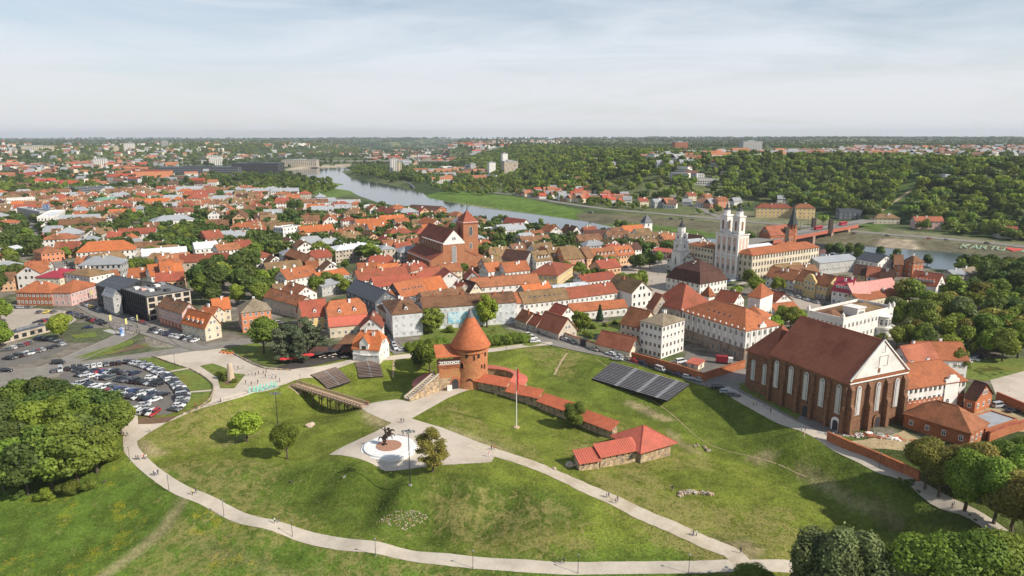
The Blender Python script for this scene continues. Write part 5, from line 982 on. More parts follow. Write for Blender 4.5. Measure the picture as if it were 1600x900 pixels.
bleacher('long dark bleachers with three stairways on the slope beside the road', (957,567),(1077,606),(925,594),(1042,637),15,[.33,.62,.86],0,-5)
bleacher('slanted brown bleachers with grey stair beside the wooden bridge', (485,587),(524,574),(512,609),(548,597),14,[.5],0,-5, BRB); bleacher('upright brown bleachers with grey stair in front of white villa', (554,567),(591,564),(561,592),(599,589),13,[.52],0,-5, BRB)
# --- wooden bridge
bA = gp(459,601); bB = gp(571,636); bA.z = max(bA.z, -.6) + .25; bB.z += .25; br = empty('wooden_bridge', bA, 0, 'long wooden footbridge on braced trestles over the grassy ditch', 'bridge'); bd = bB - bA; bl = bd.length; bu = bd.normalized(); bs = Vector((-bu.y, bu.x, 0)).normalized()
for i in range(44):
    m = MB(); p = bu * (bl * (i + .5) / 44); m.bar(p - bs * 1.7, p + bs * 1.7, bl / 44 * .88,.14); m.build('deck_plank', PWOOD, br)
for s in (-1.55,1.55):
    m = MB(); m.bar(bs * s - Vector((0,0,.3)), bu * bl + bs * s - Vector((0,0,.3)),.3,.45); m.build('girder', WOOD, br)
    for zz in (.55,1.1): m = MB(); m.bar(bs * s + Vector((0,0, zz)), bu * bl + bs * s + Vector((0,0, zz)),.16,.24); m.build('handrail', PWOOD, br)
    for i in range(27): m = MB(); p = bu * (bl * i / 26) + bs * s; m.bar(p, p + Vector((0,0,1.25)),.22,.22); m.build('rail_post', PWOOD, br)
for i in range(8):
    p = bu * (bl * (i + .7) / 8.4); g0 = gz(bA.x + p.x, bA.y + p.y) - bA.z - .3
    if g0 > p.z - .8: continue
    for s in (-1.4,1.4):
        q = p + bs * s; m = MB(); m.bar((q.x, q.y, g0),(q.x, q.y, q.z - .4),.34,.34); m.build('trestle_post', DWOOD, br)
        for t_ in (-1,1): m = MB(); m.bar((q.x, q.y, q.z - 2.2), q + bu * (t_ * 1.7) - Vector((0,0,.45)),.2,.2); m.build('brace', DWOOD, br)
    m = MB(); m.bar(p - bs * 1.5 - Vector((0,0,1.3)), p + bs * 1.5 - Vector((0,0,1.3)),.22,.26); m.build('cross_beam', DWOOD, br)
# --- turquoise letters, seen from behind
TURQ = M('turquoise_paint', (.22,.66,.55),.5,.05,1)
LA, LB = gp(433,605), gp(386,615); ld = LB - LA; lu = Vector((ld.x, ld.y, 0)).normalized(); lr = math.atan2(lu.y, lu.x); ls = empty('letter_sign', (LA.x, LA.y, LA.z), lr, 'row of big turquoise letters seen from behind at the lawn edge', 'sign'); lw = Vector((ld.x, ld.y)).length
def letter(ch, size, depth, mat, name='letter'):
    cu = bpy.data.curves.new('t', 'FONT'); cu.body = ch; cu.size = size; cu.extrude = depth; cu.align_x = 'CENTER'; cu.offset = 0.; ob = bpy.data.objects.new('t', cu); C.objects.link(ob); me = bpy.data.meshes.new_from_object(ob); bpy.data.objects.remove(ob); bpy.data.curves.remove(cu); me.name = name; me.materials.clear(); me.materials.append(mat); return me
for i, chh in enumerate('#KAUNAS'):
    o = mk('letter', letter(chh, 3.5,.12, TURQ), ls, (lw * (i + .4) / 7,0,.3)); o.scale = (.60,1,1); o.rotation_euler = (pi / 2,0,0); o['label'] = 'letter ' + ('hash sign' if chh == '#' else chh)
m = MB(); m.box(-.5, lw + .3,-.5,.5,-.3,.32); m.build('plinth', CONC, ls)
# --- rider statue on its stepped round base
sp = gp(608,701); sz = sp.z; sr = (solve_x(sp, Vector((1,0,0)),652) - solve_x(sp, Vector((1,0,0)),566)) / 2
sb = empty('round_plinth', (sp.x, sp.y, sz),0, 'stepped round white stone base with reddish disc under the statue', 'plinth')
m = MB(); m.lathe([(.01,.5),(sr, .5),(sr, -.4)][::-1],48); m.build('lower_step', GRAN, sb); m = MB(); m.lathe([(sr * .9,.3),(sr * .9,.95),(.01,.95)],48); m.build('upper_step', GRAN, sb); m = MB(); m.lathe([(sr * .455,.9),(sr * .455,1.12),(.01,1.14)],40); m.build('inner_disc', M('reddish_stone', (.45,.24,.16),.85,.12,1.2), sb)
hz_ = sz + 1.1
stt = empty('rider_statue', (sp.x - sr * .12, sp.y + .5, hz_), R(-6), 'dark bronze statue of an armoured rider on a rearing horse', 'statue')
def skin(name, chains, mat, parent=None, sub=2, locn=None):
    vs = []; es = []; rs = []; key = {}
    for chn in chains:
        prev = None
        for (x, y, z, r) in chn:
            k = (round(x, 3), round(y, 3), round(z, 3))
            if k not in key: key[k] = len(vs); vs.append((x, y, z)); rs.append(r)
            if prev is not None: es.append((prev, key[k]))
            prev = key[k]
    me = bpy.data.meshes.new(name); me.from_pydata(vs, es, []); o = bpy.data.objects.new(name, me); C.objects.link(o); mo = o.modifiers.new('s', 'SKIN'); mo.use_smooth_shade = True; sv = me.skin_vertices[0].data
    for i, r in enumerate(rs): sv[i].radius = (r, r)
    sv[0].use_root = True
    if sub: su = o.modifiers.new('u', 'SUBSURF'); su.levels = sub; su.render_levels = sub
    dg = bpy.context.evaluated_depsgraph_get(); me2 = bpy.data.meshes.new_from_object(o.evaluated_get(dg)); bpy.data.objects.remove(o); bpy.data.meshes.remove(me); me2.name = name
    me2.materials.clear()
    for x in (mat if isinstance(mat, list) else [mat]): me2.materials.append(x)
    return me2
k = 1.12
def sc_(ch): return [[(x * k, y * k, z * k, r * k) for x, y, z, r in c] for c in ch]
horse = [[(0,0,2.5,.62),(.55,0,3.0,.60),(1.0,0,3.45,.55),(1.35,0,4.0,.38),(1.75,0,4.45,.27),(2.15,0,4.35,.24),(2.6,0,4.0,.15)],[(0,0,2.5,.62),(-.45,0,2.1,.60),(-.9,0,1.9,.30),(-1.3,0,2.15,.16),(-1.75,0,1.9,.2),(-2.0,0,1.3,.12),(-2.15,0,.9,.05)],
    [(-.45,0,2.1,.60),(-.35,.38,1.5,.34),(-.05,.42,.95,.2),(-.5,.42,.45,.13),(-.35,.42,.02,.14)],[(-.45,0,2.1,.60),(-.6,-.38,1.45,.34),(-.25,-.42,.9,.2),(-.75,-.42,.42,.13),(-.6,-.42,.02,.14)],
    [(1.0,0,3.45,.55),(1.45,.35,3.0,.24),(2.1,.36,3.05,.15),(2.35,.36,2.55,.1),(2.55,.36,2.35,.11)],[(1.0,0,3.45,.55),(1.3,-.35,2.9,.24),(1.9,-.36,2.65,.15),(1.85,-.36,2.1,.1),(2.05,-.36,1.9,.11)]]
mk('horse', skin('horse', sc_(horse), BRONZE), stt)
rider = [[(.1,0,3.3,.33),(.0,0,3.8,.30),(-.1,0,4.35,.34),(-.12,0,4.75,.13),(-.08,0,5.05,.21),(-.08,0,5.3,.1)],[(.1,0,3.3,.33),(.35,.5,3.1,.2),(.75,.72,2.6,.15),(.55,.74,2.0,.11),(.85,.76,1.9,.09)],[(.1,0,3.3,.33),(.35,-.5,3.1,.2),(.75,-.72,2.6,.15),(.55,-.74,2.0,.11),(.85,-.76,1.9,.09)],
    [(-.1,0,4.35,.34),(-.15,-.5,4.4,.16),(-.55,-.75,4.75,.12),(-.75,-.7,5.2,.09)],[(-.1,0,4.35,.34),(-.1,.5,4.3,.16),(.3,.65,3.9,.12),(.65,.6,4.05,.09)]]
mk('rider', skin('rider', sc_(rider), BRONZE), stt)
m = MB(); m.bar((-.75 * k, -.7 * k, 5.15 * k),(-2.1 * k, -.75 * k, 5.75 * k),.1,.05); m.bar((-.6 * k, -.9 * k, 5.2 * k),(-.9 * k, -.5 * k, 5.2 * k),.08,.08); m.build('sword', BRONZE, stt); m = MB(); slab_xz(m, [(-.45,.6),(.45,.6),(.4,0),(0,-.7),(-.4,0)],-.06,.06); m.build('shield', BRONZE, stt, (.6 * k, .85 * k, 4.0 * k)); m = MB(); m.lathe([(.95,0),(.8,.25),(.5,.45),(.01,.5)],10); m.build('ground_piece', BRONZE, stt, (-.5,0,-.05))
# --- stone monument on the plaza lawn, boulder, ruins
p = gp(361,594); m = MB(); m.lathe([(1.5,-.3),(1.45,.5),(1.15,3),(1.05,5.2),(.9,6.3),(.5,6.8),(.01,6.9)],9); mo_ = m.build('stone_monument', M('sand_stone', (.56,.44,.32),.95,.2,1.5,.5,3), None, p); tag(mo_, 'tall rough pale stone pillar on the wedge shaped lawn', 'monument')
def rock(label, px, s, name='boulder', cat='boulder', mat=None, zs=.7):
    bm = bmesh.new(); bmesh.ops.create_icosphere(bm, subdivisions=2, radius=1)
    for v in bm.verts: v.co *= 1 + .25 * math.sin(v.co.x * 3.1 + px[0]) * math.cos(v.co.y * 2.7 + v.co.z * 2)
    me = bpy.data.meshes.new(name); bm.to_mesh(me); bm.free(); me.materials.append(mat or M('granite_boulder', (.55,.42,.32),.9,.2,2,.4,4)); q = gp(*px); return tag(mk(name, me, None, (q.x, q.y, q.z + s * .25), px[0],(s * 1.3, s, s * zs)), label, cat)
rock('pinkish granite boulder lying on the lawn left of the statue', (485,666),1.5); rock('small pale stone beside gravel path near the end wing', (866,733),.6); rock('large stone at the stone house wing corner', (892,728),1.3, mat=BOULDER)
def ruin(label, px, n, s):
    root = empty('ruined_wall', gp(*px[0]),0, label, 'ruin'); o = root.location
    for i in range(n):
        u = random.random() * (len(px) - 1); k_ = int(u); a, b_ = px[k_], px[k_ + 1]; q = gp(a[0] + (b_[0] - a[0]) * (u - k_), a[1] + (b_[1] - a[1]) * (u - k_)); w = random.uniform(.35,1) * s; m = MB(); m.T = Matrix.Translation((q.x - o.x + random.uniform(-.7,.7), q.y - o.y + random.uniform(-.9,.9), q.z - o.z)) @ Matrix.Rotation(random.uniform(0,6),4, 'Z') @ Matrix.Rotation(random.uniform(-.3,.3),4, 'X'); m.prism([(math.cos(t_ * 1.05 + random.uniform(-.3,.3)) * w, math.sin(t_ * 1.05) * w * .7) for t_ in range(6)],-.3, w * random.uniform(.6,1.2)); m.build('stone', random.choice((BOULDER, CONC, STONE)), root)
ruin('curved line of bare wall stones lying in the grass', [(1060,774),(1072,770),(1090,770),(1112,772)],55,.75); ruin('short pale heap of wall stones on the slope', [(1088,697),(1100,700),(1110,705)],22,.6)
m = MB(); Pv = ragged([(586,818),(603,806),(640,793),(672,810),(655,822),(628,829)],.5)
for i in range(330):
    a_, b_, c_ = random.random(), random.random(), random.random(); q = gp(random.uniform(588,670), random.uniform(796,828))
    if inside(np.array([q.x]), np.array([q.y]), Pv)[0]: w = random.uniform(.08,.24); m.T = Matrix.Translation(q) @ Matrix.Rotation(random.uniform(0,6),4, 'Z'); m.prism([(w, 0),(.3 * w, w),(-w, .5 * w),(-.7 * w, -w * .7),(.5 * w, -w)],-.1, w * .45)
m.T = None; tag(m.build('stones', BOULDER), 'patch of small stones showing through the grass bank', 'stones', kind='stuff')
# --- cathedral with square brick tower
CATZ = 0
cA = at(692,380,21); ca = R(29); ce1 = Vector((math.cos(ca), math.sin(ca),0)); ce2 = Vector((-ce1.y, ce1.x, 0)); cw = solve_x(cA, ce1,726); cl = solve_x(cA, ce2,655); print('cathedral', cw, cl)
cc = cA + ce1 * cw / 2; ct = empty('cathedral', (cc.x, cc.y, 0), ca, 'huge brick cathedral with red brown roofs and white front gable', 'church'); claim(cc.x + ce2.x * cl / 2, cc.y + ce2.y * cl / 2, ca, cw * 2.4, cl + 6)
hN = 21
block(ct, cw, cl, hN, cw * .52, 'gable', 'brick', 'cathedral', oy=cl / 2, ridge='y', rows=0, front=False, side=False, chim=0, over=.4)
aw = cw * .58
for sx in (-1,1):
    x0, x1 = (-cw / 2 - aw, -cw / 2 + .1) if sx < 0 else (cw / 2 - .1, cw / 2 + aw); m = MB(); m.box(x0, x1,0, cl, -1,10.5); m.build('aisle_wall', WL['cathedral'], ct)
    xo, xi = sx * (cw / 2 + aw + .5), sx * cw / 2; m = MB(); vs = [(xo, -.3,10.2),(xo, cl + .3,10.2),(xi, cl + .3,15.2),(xi, -.3,15.2)]; m.add(vs + [(x, y, z - .4) for x, y, z in vs],[(0,1,2,3)[::-sx],(7,6,5,4)[::-sx],(4,5,1,0),(5,6,2,1),(6,7,3,2),(7,4,0,3)]); ob = m.build('aisle_roof', RF['brick'], ct)
    m = MB(); m.add([(xi, 0,10.5),(sx * (cw / 2 + aw),0,10.5),(xi, 0,15.0)],[(0,1,2) if sx > 0 else (0,2,1)]); m.build('aisle_gable', WL['cathedral'], ct); m = MB(); m.bar((xo, -.2,9.8),(xo, cl, 9.8),.4,.5); m.build('eave_band', TRIM, ct)
m = MB(); slab_xz(m, [(-cw / 2, hN - 1.2),(cw / 2, hN - 1.2),(cw / 2, hN),(0, hN + cw * .5),(-cw / 2, hN)],-.25,.05); m.build('white_gable', WHITE, ct); [mk('gable_window', WINM['bare'], ct, (x, -.3, hN + 1.6), scale=(.8,1,1.8)) for x in (-.7,.7)]
mk('tall_window', lancet(3.0,12.5,[WHITE, PALEGLASS],2), ct, (0,-.15,6)); mk('tall_window', lancet(1.2,4.6,[WHITE, GLASS],1), ct, (-cw / 2 - .1,2.2,15.2),-pi / 2)
for i in range(10):
    y = 1 + (cl - 2) * i / 9; m = MB(); m.box(-cw / 2 - .5,-cw / 2, y - .5, y + .5,14, hN - .6); m.build('buttress', WL['cathedral'], ct); m = MB(); m.box(-cw / 2 - aw - .6,-cw / 2 - aw, y - .5, y + .5,-1,9.6); m.build('buttress', WL['cathedral'], ct)
    if i < 9: mk('tall_window', lancet(1.3,4.2,[WL['church_brick'], GLASS],0), ct, (-cw / 2 - .05, y + (cl - 2) / 18,15.2),-pi / 2)
m = MB(); m.bar((-cw / 2 - .3,-.2, hN - .3),(-cw / 2 - .3, cl * .85, hN - .3),.4,.6); m.build('eave_band', TRIM, ct)
tx = cw / 2 + 5.6; tws = 11.0; m = MB(); m.box(tx - tws / 2, tx + tws / 2,2,2 + tws, -1,33); twl = m.build('tower_wall', WL['cathedral'], ct); v, f = roof_solid(tws, tws, 33.6,7.4, 'pyramid', o=.6); m = MB(); m.add(v, f); m.build('tower_roof', RF['brick'], ct, (tx, 2 + tws / 2,0)); m = MB(); m.box(tx - tws / 2 - .3, tx + tws / 2 + .3,1.7,2.3 + tws, 32.4,33.6); m.build('tower_cornice', TRIM, ct); m = MB(); m.lathe([(.4,40.5),(.25,43),(.02,47)],6); m.build('spire_rod', METAL, ct, (tx, 2 + tws / 2,0))
for z, w, h in ((24.5,2.4,6),(15.5,1.6,4)): mk('tower_window', lancet(w, h, [TRIM, GLASS],1,.1), ct, (tx, 1.9, z))
mk('tower_window', lancet(2.2,6,[WL['church_brick'], GLASS],1,.1), ct, (tx - tws / 2 - .1,2 + tws / 2,24.5),-pi / 2)
m = MB(); xr = cw / 2 + aw + 4; m.add([(cw / 2,-.1,-1),(xr + 3,-.1,-1),(xr + 3,-.1,9),(cw / 2,-.1,17),(cw / 2,2,-1),(xr + 3,2,-1),(xr + 3,2,9),(cw / 2,2,17)],[(0,1,2,3),(7,6,5,4),(3,2,6,7),(1,5,6,2)]); m.build('front_wall', WL['cathedral'], ct)
# --- town hall and its white tower
th = H('white town hall with big two stepped dark brown roof', (1042,432),(1094,443),7.5,14,11, 'mansard', 'dark', 'white', xD=1136, rows=2, cols=7, chim=2, name='town_hall', cat='town hall', win='arch', wsz=(1.1,1.9), band=[7.2])
tp = at(1062,424,0); tt = empty('town_hall_tower', (tp.x, tp.y, 0), R(G), 'slender white tiered tower with dark spire behind the town hall', 'tower'); zt = zat(tp, 338); u = zt / 34.0; s0 = 4.0
for z0, z1, w in ((0,13 * u, s0 * 2.1),(13 * u, 18.8 * u, s0 * 1.75),(18.8 * u, 24 * u, s0 * 1.45)):
    m = MB(); m.box(-w / 2, w / 2,-w / 2, w / 2, z0 - .5, z1); m.build('tier', TRIM, tt); m = MB(); m.box(-w / 2 - .3, w / 2 + .3,-w / 2 - .3, w / 2 + .3, z1 - .5, z1); m.build('cornice', WHITE, tt)
    for a in (0,-pi / 2, pi / 2): mk('window', WINM['arch'], tt, (w / 2 * math.sin(a),-w / 2 * math.cos(a), z0 + (z1 - z0) * .35), a, (1.1,1,(z1 - z0) * .4))
m = MB(); m.lathe([(2.5,24 * u),(2.5,27.6 * u),(2.8,27.8 * u)],8); m.build('lantern', TRIM, tt); m = MB(); m.lathe([(2.9,27.7 * u),(1.6,28.6 * u),(1.1,29.8 * u),(.5,30.6 * u),(.55,31.1 * u),(.2,31.8 * u),(.02, zt)],8); m.build('spire', M('spire_dark', (.05,.055,.06),.5,.2,1), tt)
# --- church with two slim towers, and the long cream college
jf = R(31); je1 = Vector((math.cos(jf), math.sin(jf),0)); je2 = Vector((-je1.y, je1.x, 0)); jB = at(1149,437,0); jn = -je1
jw = solve_x(jB, je2,1117); print('jesuit', jw); hJ = zat(jB, 367); jr = math.atan2(-je2.y, -je2.x)
jc = jB + je2 * jw / 2; jt = empty('twin_towered_church', (jc.x, jc.y, 0), jr, 'pale pink and white church with two slim belfries', 'church'); claim(jc.x + je1.x * 18, jc.y + je1.y * 18, jr, jw + 3,40)
PNK = wall('plaster_pale_pink', (.66,.47,.38),.35); m = MB(); m.box(-jw / 2, jw / 2,0,10,-1, hJ); m.build('wall', TRIM, jt)
for i in range(5): m = MB(); x = -jw / 2 + jw * i / 4; m.box(x - .7, x + .7,-.45,0,0, hJ - .4); m.build('pilaster', WHITE, jt)
for i in range(4):
    x = -jw / 2 + jw * (i + .5) / 4; m = MB(); m.box(x - jw / 10, x + jw / 10,-.12,0, hJ * .12, hJ * .44); m.box(x - jw / 10, x + jw / 10,-.12,0, hJ * .56, hJ * .92); m.build('pink_panel', PNK, jt); mk('window', WINM['arch'], jt, (x, -.18, hJ * .62),0,(1.4,1,3.6)); mk('window', WINM['arch'], jt, (x, -.18, hJ * .2),0,(1.3,1,3.2))
for z in (hJ * .5, hJ - .6): m = MB(); m.box(-jw / 2 - .6, jw / 2 + .6,-.8,10.4, z, z + .6); m.build('cornice', TRIM, jt)
for i in range(3): m = MB(); m.box(jw / 2, jw / 2 + .12,1.5 + i * 3,3.2 + i * 3, hJ * .56, hJ * .92); m.build('pink_panel', PNK, jt)
for sx in (-1,1):
    bx = sx * (jw / 2 - 3.4); zz = 0; t0 = hJ; t1 = hJ + 11; m = MB(); m.box(bx - 2.7, bx + 2.7,1.2,6.6, t0, t1); m.build('belfry', TRIM, jt)
    for a, px_, py_ in ((0, bx, 1.15),(pi / 2, bx + 2.75,3.9),(-pi / 2, bx - 2.75,3.9)): mk('belfry_opening', lancet(1.5,6,[WHITE, WL['church_brick']],0,0), jt, (px_, py_, t0 + 2.2), a)
    m = MB(); m.box(bx - 3.1, bx + 3.1,.8,7.0, t1 - .3, t1 + .5); m.build('cornice', TRIM, jt); m = MB(); m.lathe([(2.2, t1 + .5),(2.0, t1 + 3.4),(2.3, t1 + 3.6)],8,0, bx, 3.9); m.build('lantern', TRIM, jt); m = MB(); m.lathe([(2.4, t1 + 3.6),(1.9, t1 + 4.3),(.8, t1 + 5.0),(.55, t1 + 5.6),(.9, t1 + 6.2),(.3, t1 + 7),(.02, t1 + 9)],10,0, bx, 3.9); m.build('dome', M('spire_dark', (.05,.055,.06)), jt)
m = MB(); slab_xz(m, [(-jw * .2, hJ),(jw * .2, hJ),(0, hJ + 3)],0,.6); m.build('pediment', TRIM, jt)
block(jt, jw - 3,30,17,2.4, 'gable', 'pale', 'cream', oy=25, ridge='y', rows=0, front=False, side=False, chim=0, wallname='nave_wall')
o = H('long cream college with red hipped roof and rows of windows', (1176,399),(1280,387),17.2,14.5,3, 'hip', 'orange', 'cream', rot=31, rows=4, cols=24, chim=0, name='college', cat='college', near=True, win='bare', wsz=(1.3,2.6), hipf=.6)
H('cream college wing left of the two belfries', (1072,381),(1115,388),17.3,14,2.2, 'hip', 'rust', 'cream', rows=4, cols=9, chim=3, near=True, win='bare', wsz=(1.3,1.8), name='college', cat='college', rot=-59)
# --- white manor with roof balustrade and rounded bay
mn = H('white manor house with parapets and low brown roofs', (1262,488),(1318,501),11,20,1.2, 'flat', 'brown', 'white', xD=1396, rows=2, cols=8, chim=4, chc='brick', name='manor', cat='manor', win='plain', wsz=(1.1,1.9), band=[10.2])
Wd, D = mn['_d']
m = MB(); v, f = roof_solid(D * .5, Wd * .66,11,2.2, 'hip', o=0); m.add(rot90(v), f); m.build('roof_hip', RF['olive'], mn, (-Wd * .02, D * .18,0)); m = MB(); v, f = roof_solid(D * .28, Wd * .5,11,1.8, 'hip', o=0); m.add(rot90(v), f); m.build('roof_hip', RF['brown'], mn, (-Wd * .05,-D * .33,0))
m = MB(); m.box(-3.4,3.4,-3,3,10,14.6); t_ = m.build('attic_block', WL['white'], mn, (Wd / 2 - 3.6,-D * .16,0)); [mk('window', WINM['plain'], t_, (3.45, y, 12.2), pi / 2,(.9,1,1.2)) for y in (-1.5,0,1.5)]; m = MB(); m.box(-3.8,3.8,-3.4,3.4,14.6,15.0); m.build('cornice', TRIM, t_)
by = D * .30; m = MB(); m.lathe([(5.2,-1),(5.2,3.2),(5.5,3.3),(5.5,4.2),(5.2,4.2),(5.2,3.4),(.01,3.4)],20,0, Wd / 2, by, -pi / 2, pi / 2); m.build('balcony', TRIM, mn); m = MB(); m.lathe([(3.2,3.3),(3.2,8.4),(3.7,8.6),(3.7,9.0),(.01,9.8)],20,0, Wd / 2, by, -pi / 2, pi / 2); m.build('bay', TRIM, mn)
for i in range(5): a = R(-70 + 35 * i); mk('bay_window', WINM['plain'], mn, (Wd / 2 + 3.25 * math.cos(a), by + 3.25 * math.sin(a),4.6), a + pi / 2,(1.1,1,3.0))
for px_, py_ in ((Wd / 2, D / 2 - .4),(Wd / 2, D / 2 - 4),(-Wd / 2 + .4,-D / 2),(Wd / 2 - .4,-D / 2)): m = MB(); m.box(-.6,.6,-.6,.6,12,13.6); m.lathe([(.6,13.6),(.3,14.2),(.02,14.8)],8); m.build('roof_finial', TRIM, mn, (px_, py_, 0))
# --- slim white tower, church spire by the bridge, road bridge
p = at(1009.5,363,0); tt = empty('church_tower', (p.x, p.y, 0), R(20), 'slim white square tower with dark pointed roof near the river', 'tower'); z1 = zat(p, 346); z2 = zat(p, 335); m = MB(); m.box(-4,4,-4,4,-1, z1); m.build('wall', WHITE, tt); v, f = roof_solid(8,8, z1, z2 - z1, 'pyramid', o=.5); m = MB(); m.add(v, f); m.build('roof', RF['slate'], tt); [mk('window', WINM['arch'], tt, (4.05 * math.sin(a),-4.05 * math.cos(a), z1 - 4), a, (1.3,1,2.4)) for a in (0, pi / 2,-pi / 2)]
p = at(1236.5,380,0); vt = empty('spired_church', (p.x, p.y, 0), R(25), 'brick church with octagonal tower and dark pointed spire', 'church'); z1 = zat(p, 351); z2 = zat(p, 318); m = MB(); m.lathe([(3.6,-1),(3.6, z1),(3.9, z1 + .3)],8); m.build('tower_wall', WL['brick'], vt); m = MB(); m.lathe([(4.0, z1 + .2),(1.9, z1 + (z2 - z1) * .45),(.05, z2)],8); m.build('spire', M('spire_green_black', (.06,.07,.065),.6,.2,1), vt)
for z in (z1 * .45, z1 * .75): m = MB(); m.lathe([(3.6, z),(3.95, z + .2),(3.95, z + .6),(3.6, z + .8)],8); m.build('string_course', WL['orange'], vt)
for i in range(8): a = R(22.5 + 45 * i); mk('window', lancet(1.0,4.2,[WL['orange'], GLASS],0), vt, (3.4 * math.cos(a),3.4 * math.sin(a), z1 * .78), a + pi / 2)
block(vt, 26,13,9,7, 'gable', 'church', 'brick', ox=-16, oy=2, rows=1, chim=0, near=True, wallname='nave_wall', win='arch', wsz=(1.2,3))
bA = at(1196,373,6); bB = at(1330,349,6); rb = empty('road_bridge', bA, 0, 'red steel girder road bridge on stone piers over the river', 'bridge'); d = bB - bA; L = d.length; du = d.normalized(); ds = Vector((-du.y, du.x, 0))
m = MB(); m.bar(-du * 60, d + du * 40,15,.6); m.build('deck', ASPH, rb)
for s in (-7,7): m = MB(); m.bar(ds * s - Vector((0,0,1.9)), d + ds * s - Vector((0,0,1.9)),.7,3.0); m.build('girder', STEELRED, rb); m = MB(); m.bar(ds * s * 1.08 + Vector((0,0,1.3)), d + ds * s * 1.08 + Vector((0,0,1.3)),.15,.2); [m.bar(ds * s * 1.08 + d * (i / 30), ds * s * 1.08 + d * (i / 30) + Vector((0,0,1.3)),.15,.15) for i in range(31)]; m.build('railing', METAL, rb)
for i in range(1,5): p = d * (i / 4.6); m = MB(); m.T = Matrix.Translation(p) @ Matrix.Rotation(math.atan2(du.y, du.x),4, 'Z'); m.box(-2,2,-8,8,-14,-3.4); m.build('pier', M('pier_stone', (.42,.27,.2),.9,.2,.6), rb)
for u_ in (.12,.62): 
    p = d * u_
    for s in (-8,8): m = MB(); q = p + ds * s; m.T = Matrix.Translation(q); m.box(-1.6,1.6,-1.6,1.6,-3,9); m.build('bridge_tower', M('pier_dark', (.10,.075,.06),.9,.2,.6), rb)
for i in range(12): p = d * (i / 11); m = MB(); m.tube(p + ds * 7.4, p + ds * 7.4 + Vector((0,0,9)),.14,.1); m.tube(p + ds * 7.4 + Vector((0,0,9)), p + ds * 4 + Vector((0,0,9.3)),.08); m.build('lamp_post', METAL, rb)
for u_, col in ((.55, 'pinkish'),(.86, 'red')):
    p = bA + d * u_ + Vector((0,0,.35)); o = empty('trolleybus', p - ds * 2, math.atan2(du.y, du.x), 'red bus crossing the steel bridge' if col == 'red' else 'pinkish red bus near the middle of the steel bridge', 'bus'); m = MB(); m.box(-6,6,-1.3,1.3,.4,3.2); m.build('body', M('bus_red', (.50,.05,.07),.4,.1,.5), o); m = MB(); m.box(-5.6,5.6,-1.34,1.34,1.6,2.6); m.build('window_band', GLASS, o); [(lambda mm: (mm.tube((x, -1.35,.5),(x, 1.35,.5),.5, n=10), mm.build('wheel', METAL, o)))(MB()) for x in (-3.8,3.8)]
# --- writing planted on the embankment
FLW = M('pale_green_planting', (.36,.46,.30),.95,.3,.6,.3,3); FLR = M('red_planting', (.60,.10,.08),.95,.2,.6,.3,3)
es = empty('planted_lettering', at(1503,386,-2),0, 'pale green planted lettering with red heart on the river bank', 'lettering'); eo = es.location
e0 = at(1500,387.5,-2); e1 = at(1600,396.5,-2); eu = (e1 - e0); eu.z = 0; EL = eu.length; eu.normalize(); en = Vector((-eu.y, eu.x, 0)); EV = 11.5
def lay(me, px, w, hh):
    """lay a flat letter on the bank: x along it, y up the slope"""
    c0 = at(px, 387.5 + (px - 1500) * .09,-2); xs = [v.co.x for v in me.vertices]; ys = [v.co.y for v in me.vertices]; x0, x1, y0, y1 = min(xs), max(xs), min(ys), max(ys)
    zs = [gz(*(c0 + en * (EV * t_)).xy) for t_ in (0,1)]
    for v in me.vertices:
        a = ((v.co.x - x0) / (x1 - x0) - .5) * w; b_ = (v.co.y - y0) / (y1 - y0) * hh; q = c0 + eu * a + en * b_; v.co = Vector((q.x, q.y, gz(q.x, q.y) + .25 + (.35 if v.co.z > 0 else -.4))) - eo
    me.update(); return me
for chh, px in (('K', 1506),('A', 1521),('R', 1535),('T', 1549),('U', 1562)):
    o = mk('letter', lay(letter(chh, 5,.2, FLW), px, 6.2, EV), es); o['label'] = 'letter ' + chh
m = MB(); hp = [(0,-1.0),(.55,-.45),(1.0,.1),(1.0,.6),(.7,.95),(.3,.9),(0,.55),(-.3,.9),(-.7,.95),(-1.0,.6),(-1.0,.1),(-.55,-.45)]; m.prism(hp, -.2,.2); o = mk('heart', lay(m.mesh('heart', FLR),1582,11, EV), es)
m = MB(); m.prism([(0,0),(1,0),(1.6,2),(.6,2)],-.2,.2); mk('letter', lay(m.mesh('letter', FLW),1600,5, EV), es)
# banners on walls
def banner(label, root, fx, z0, w, h, face='front', mat=None, name='banner', parent_rot=0):
    Wd, D = root['_d']; m = MB(); m.box(-w / 2, w / 2,-.16,-.08, z0, z0 + h); o = m.build(name, mat, root, (fx, -D / 2 - .1,0)); o['label'] = label; return o
bm_, t, b = newmat('winter_print'); tc = nn(t, 'ShaderNodeTexCoord'); n1_ = noise(t, .25,6,.7, dist=1); cr_ = nn(t, 'ShaderNodeValToRGB'); cr_.color_ramp.elements[0].position = .42; cr_.color_ramp.elements[0].color = (.09,.42,.60,1); cr_.color_ramp.elements[1].position = .56; cr_.color_ramp.elements[1].color = (.62,.72,.74,1); lk(t, n1_.outputs['Fac'], cr_.inputs['Fac']); lk(t, cr_.outputs[0], b.inputs['Base Color'])
banner('blue and white winter picture printed on the sheeting', WB, -1.5,2.6,19,5.4, mat=bm_)
sm_, t, b = newmat('cloud_print'); tc = nn(t, 'ShaderNodeTexCoord'); n1_ = noise(t, .3,5,.6); cr_ = nn(t, 'ShaderNodeValToRGB'); cr_.color_ramp.elements[0].position = .42; cr_.color_ramp.elements[0].color = (.05,.22,.55,1); cr_.color_ramp.elements[1].position = .6; cr_.color_ramp.elements[1].color = (.75,.8,.85,1); lk(t, n1_.outputs['Fac'], cr_.inputs['Fac']); lk(t, cr_.outputs[0], b.inputs['Base Color'])
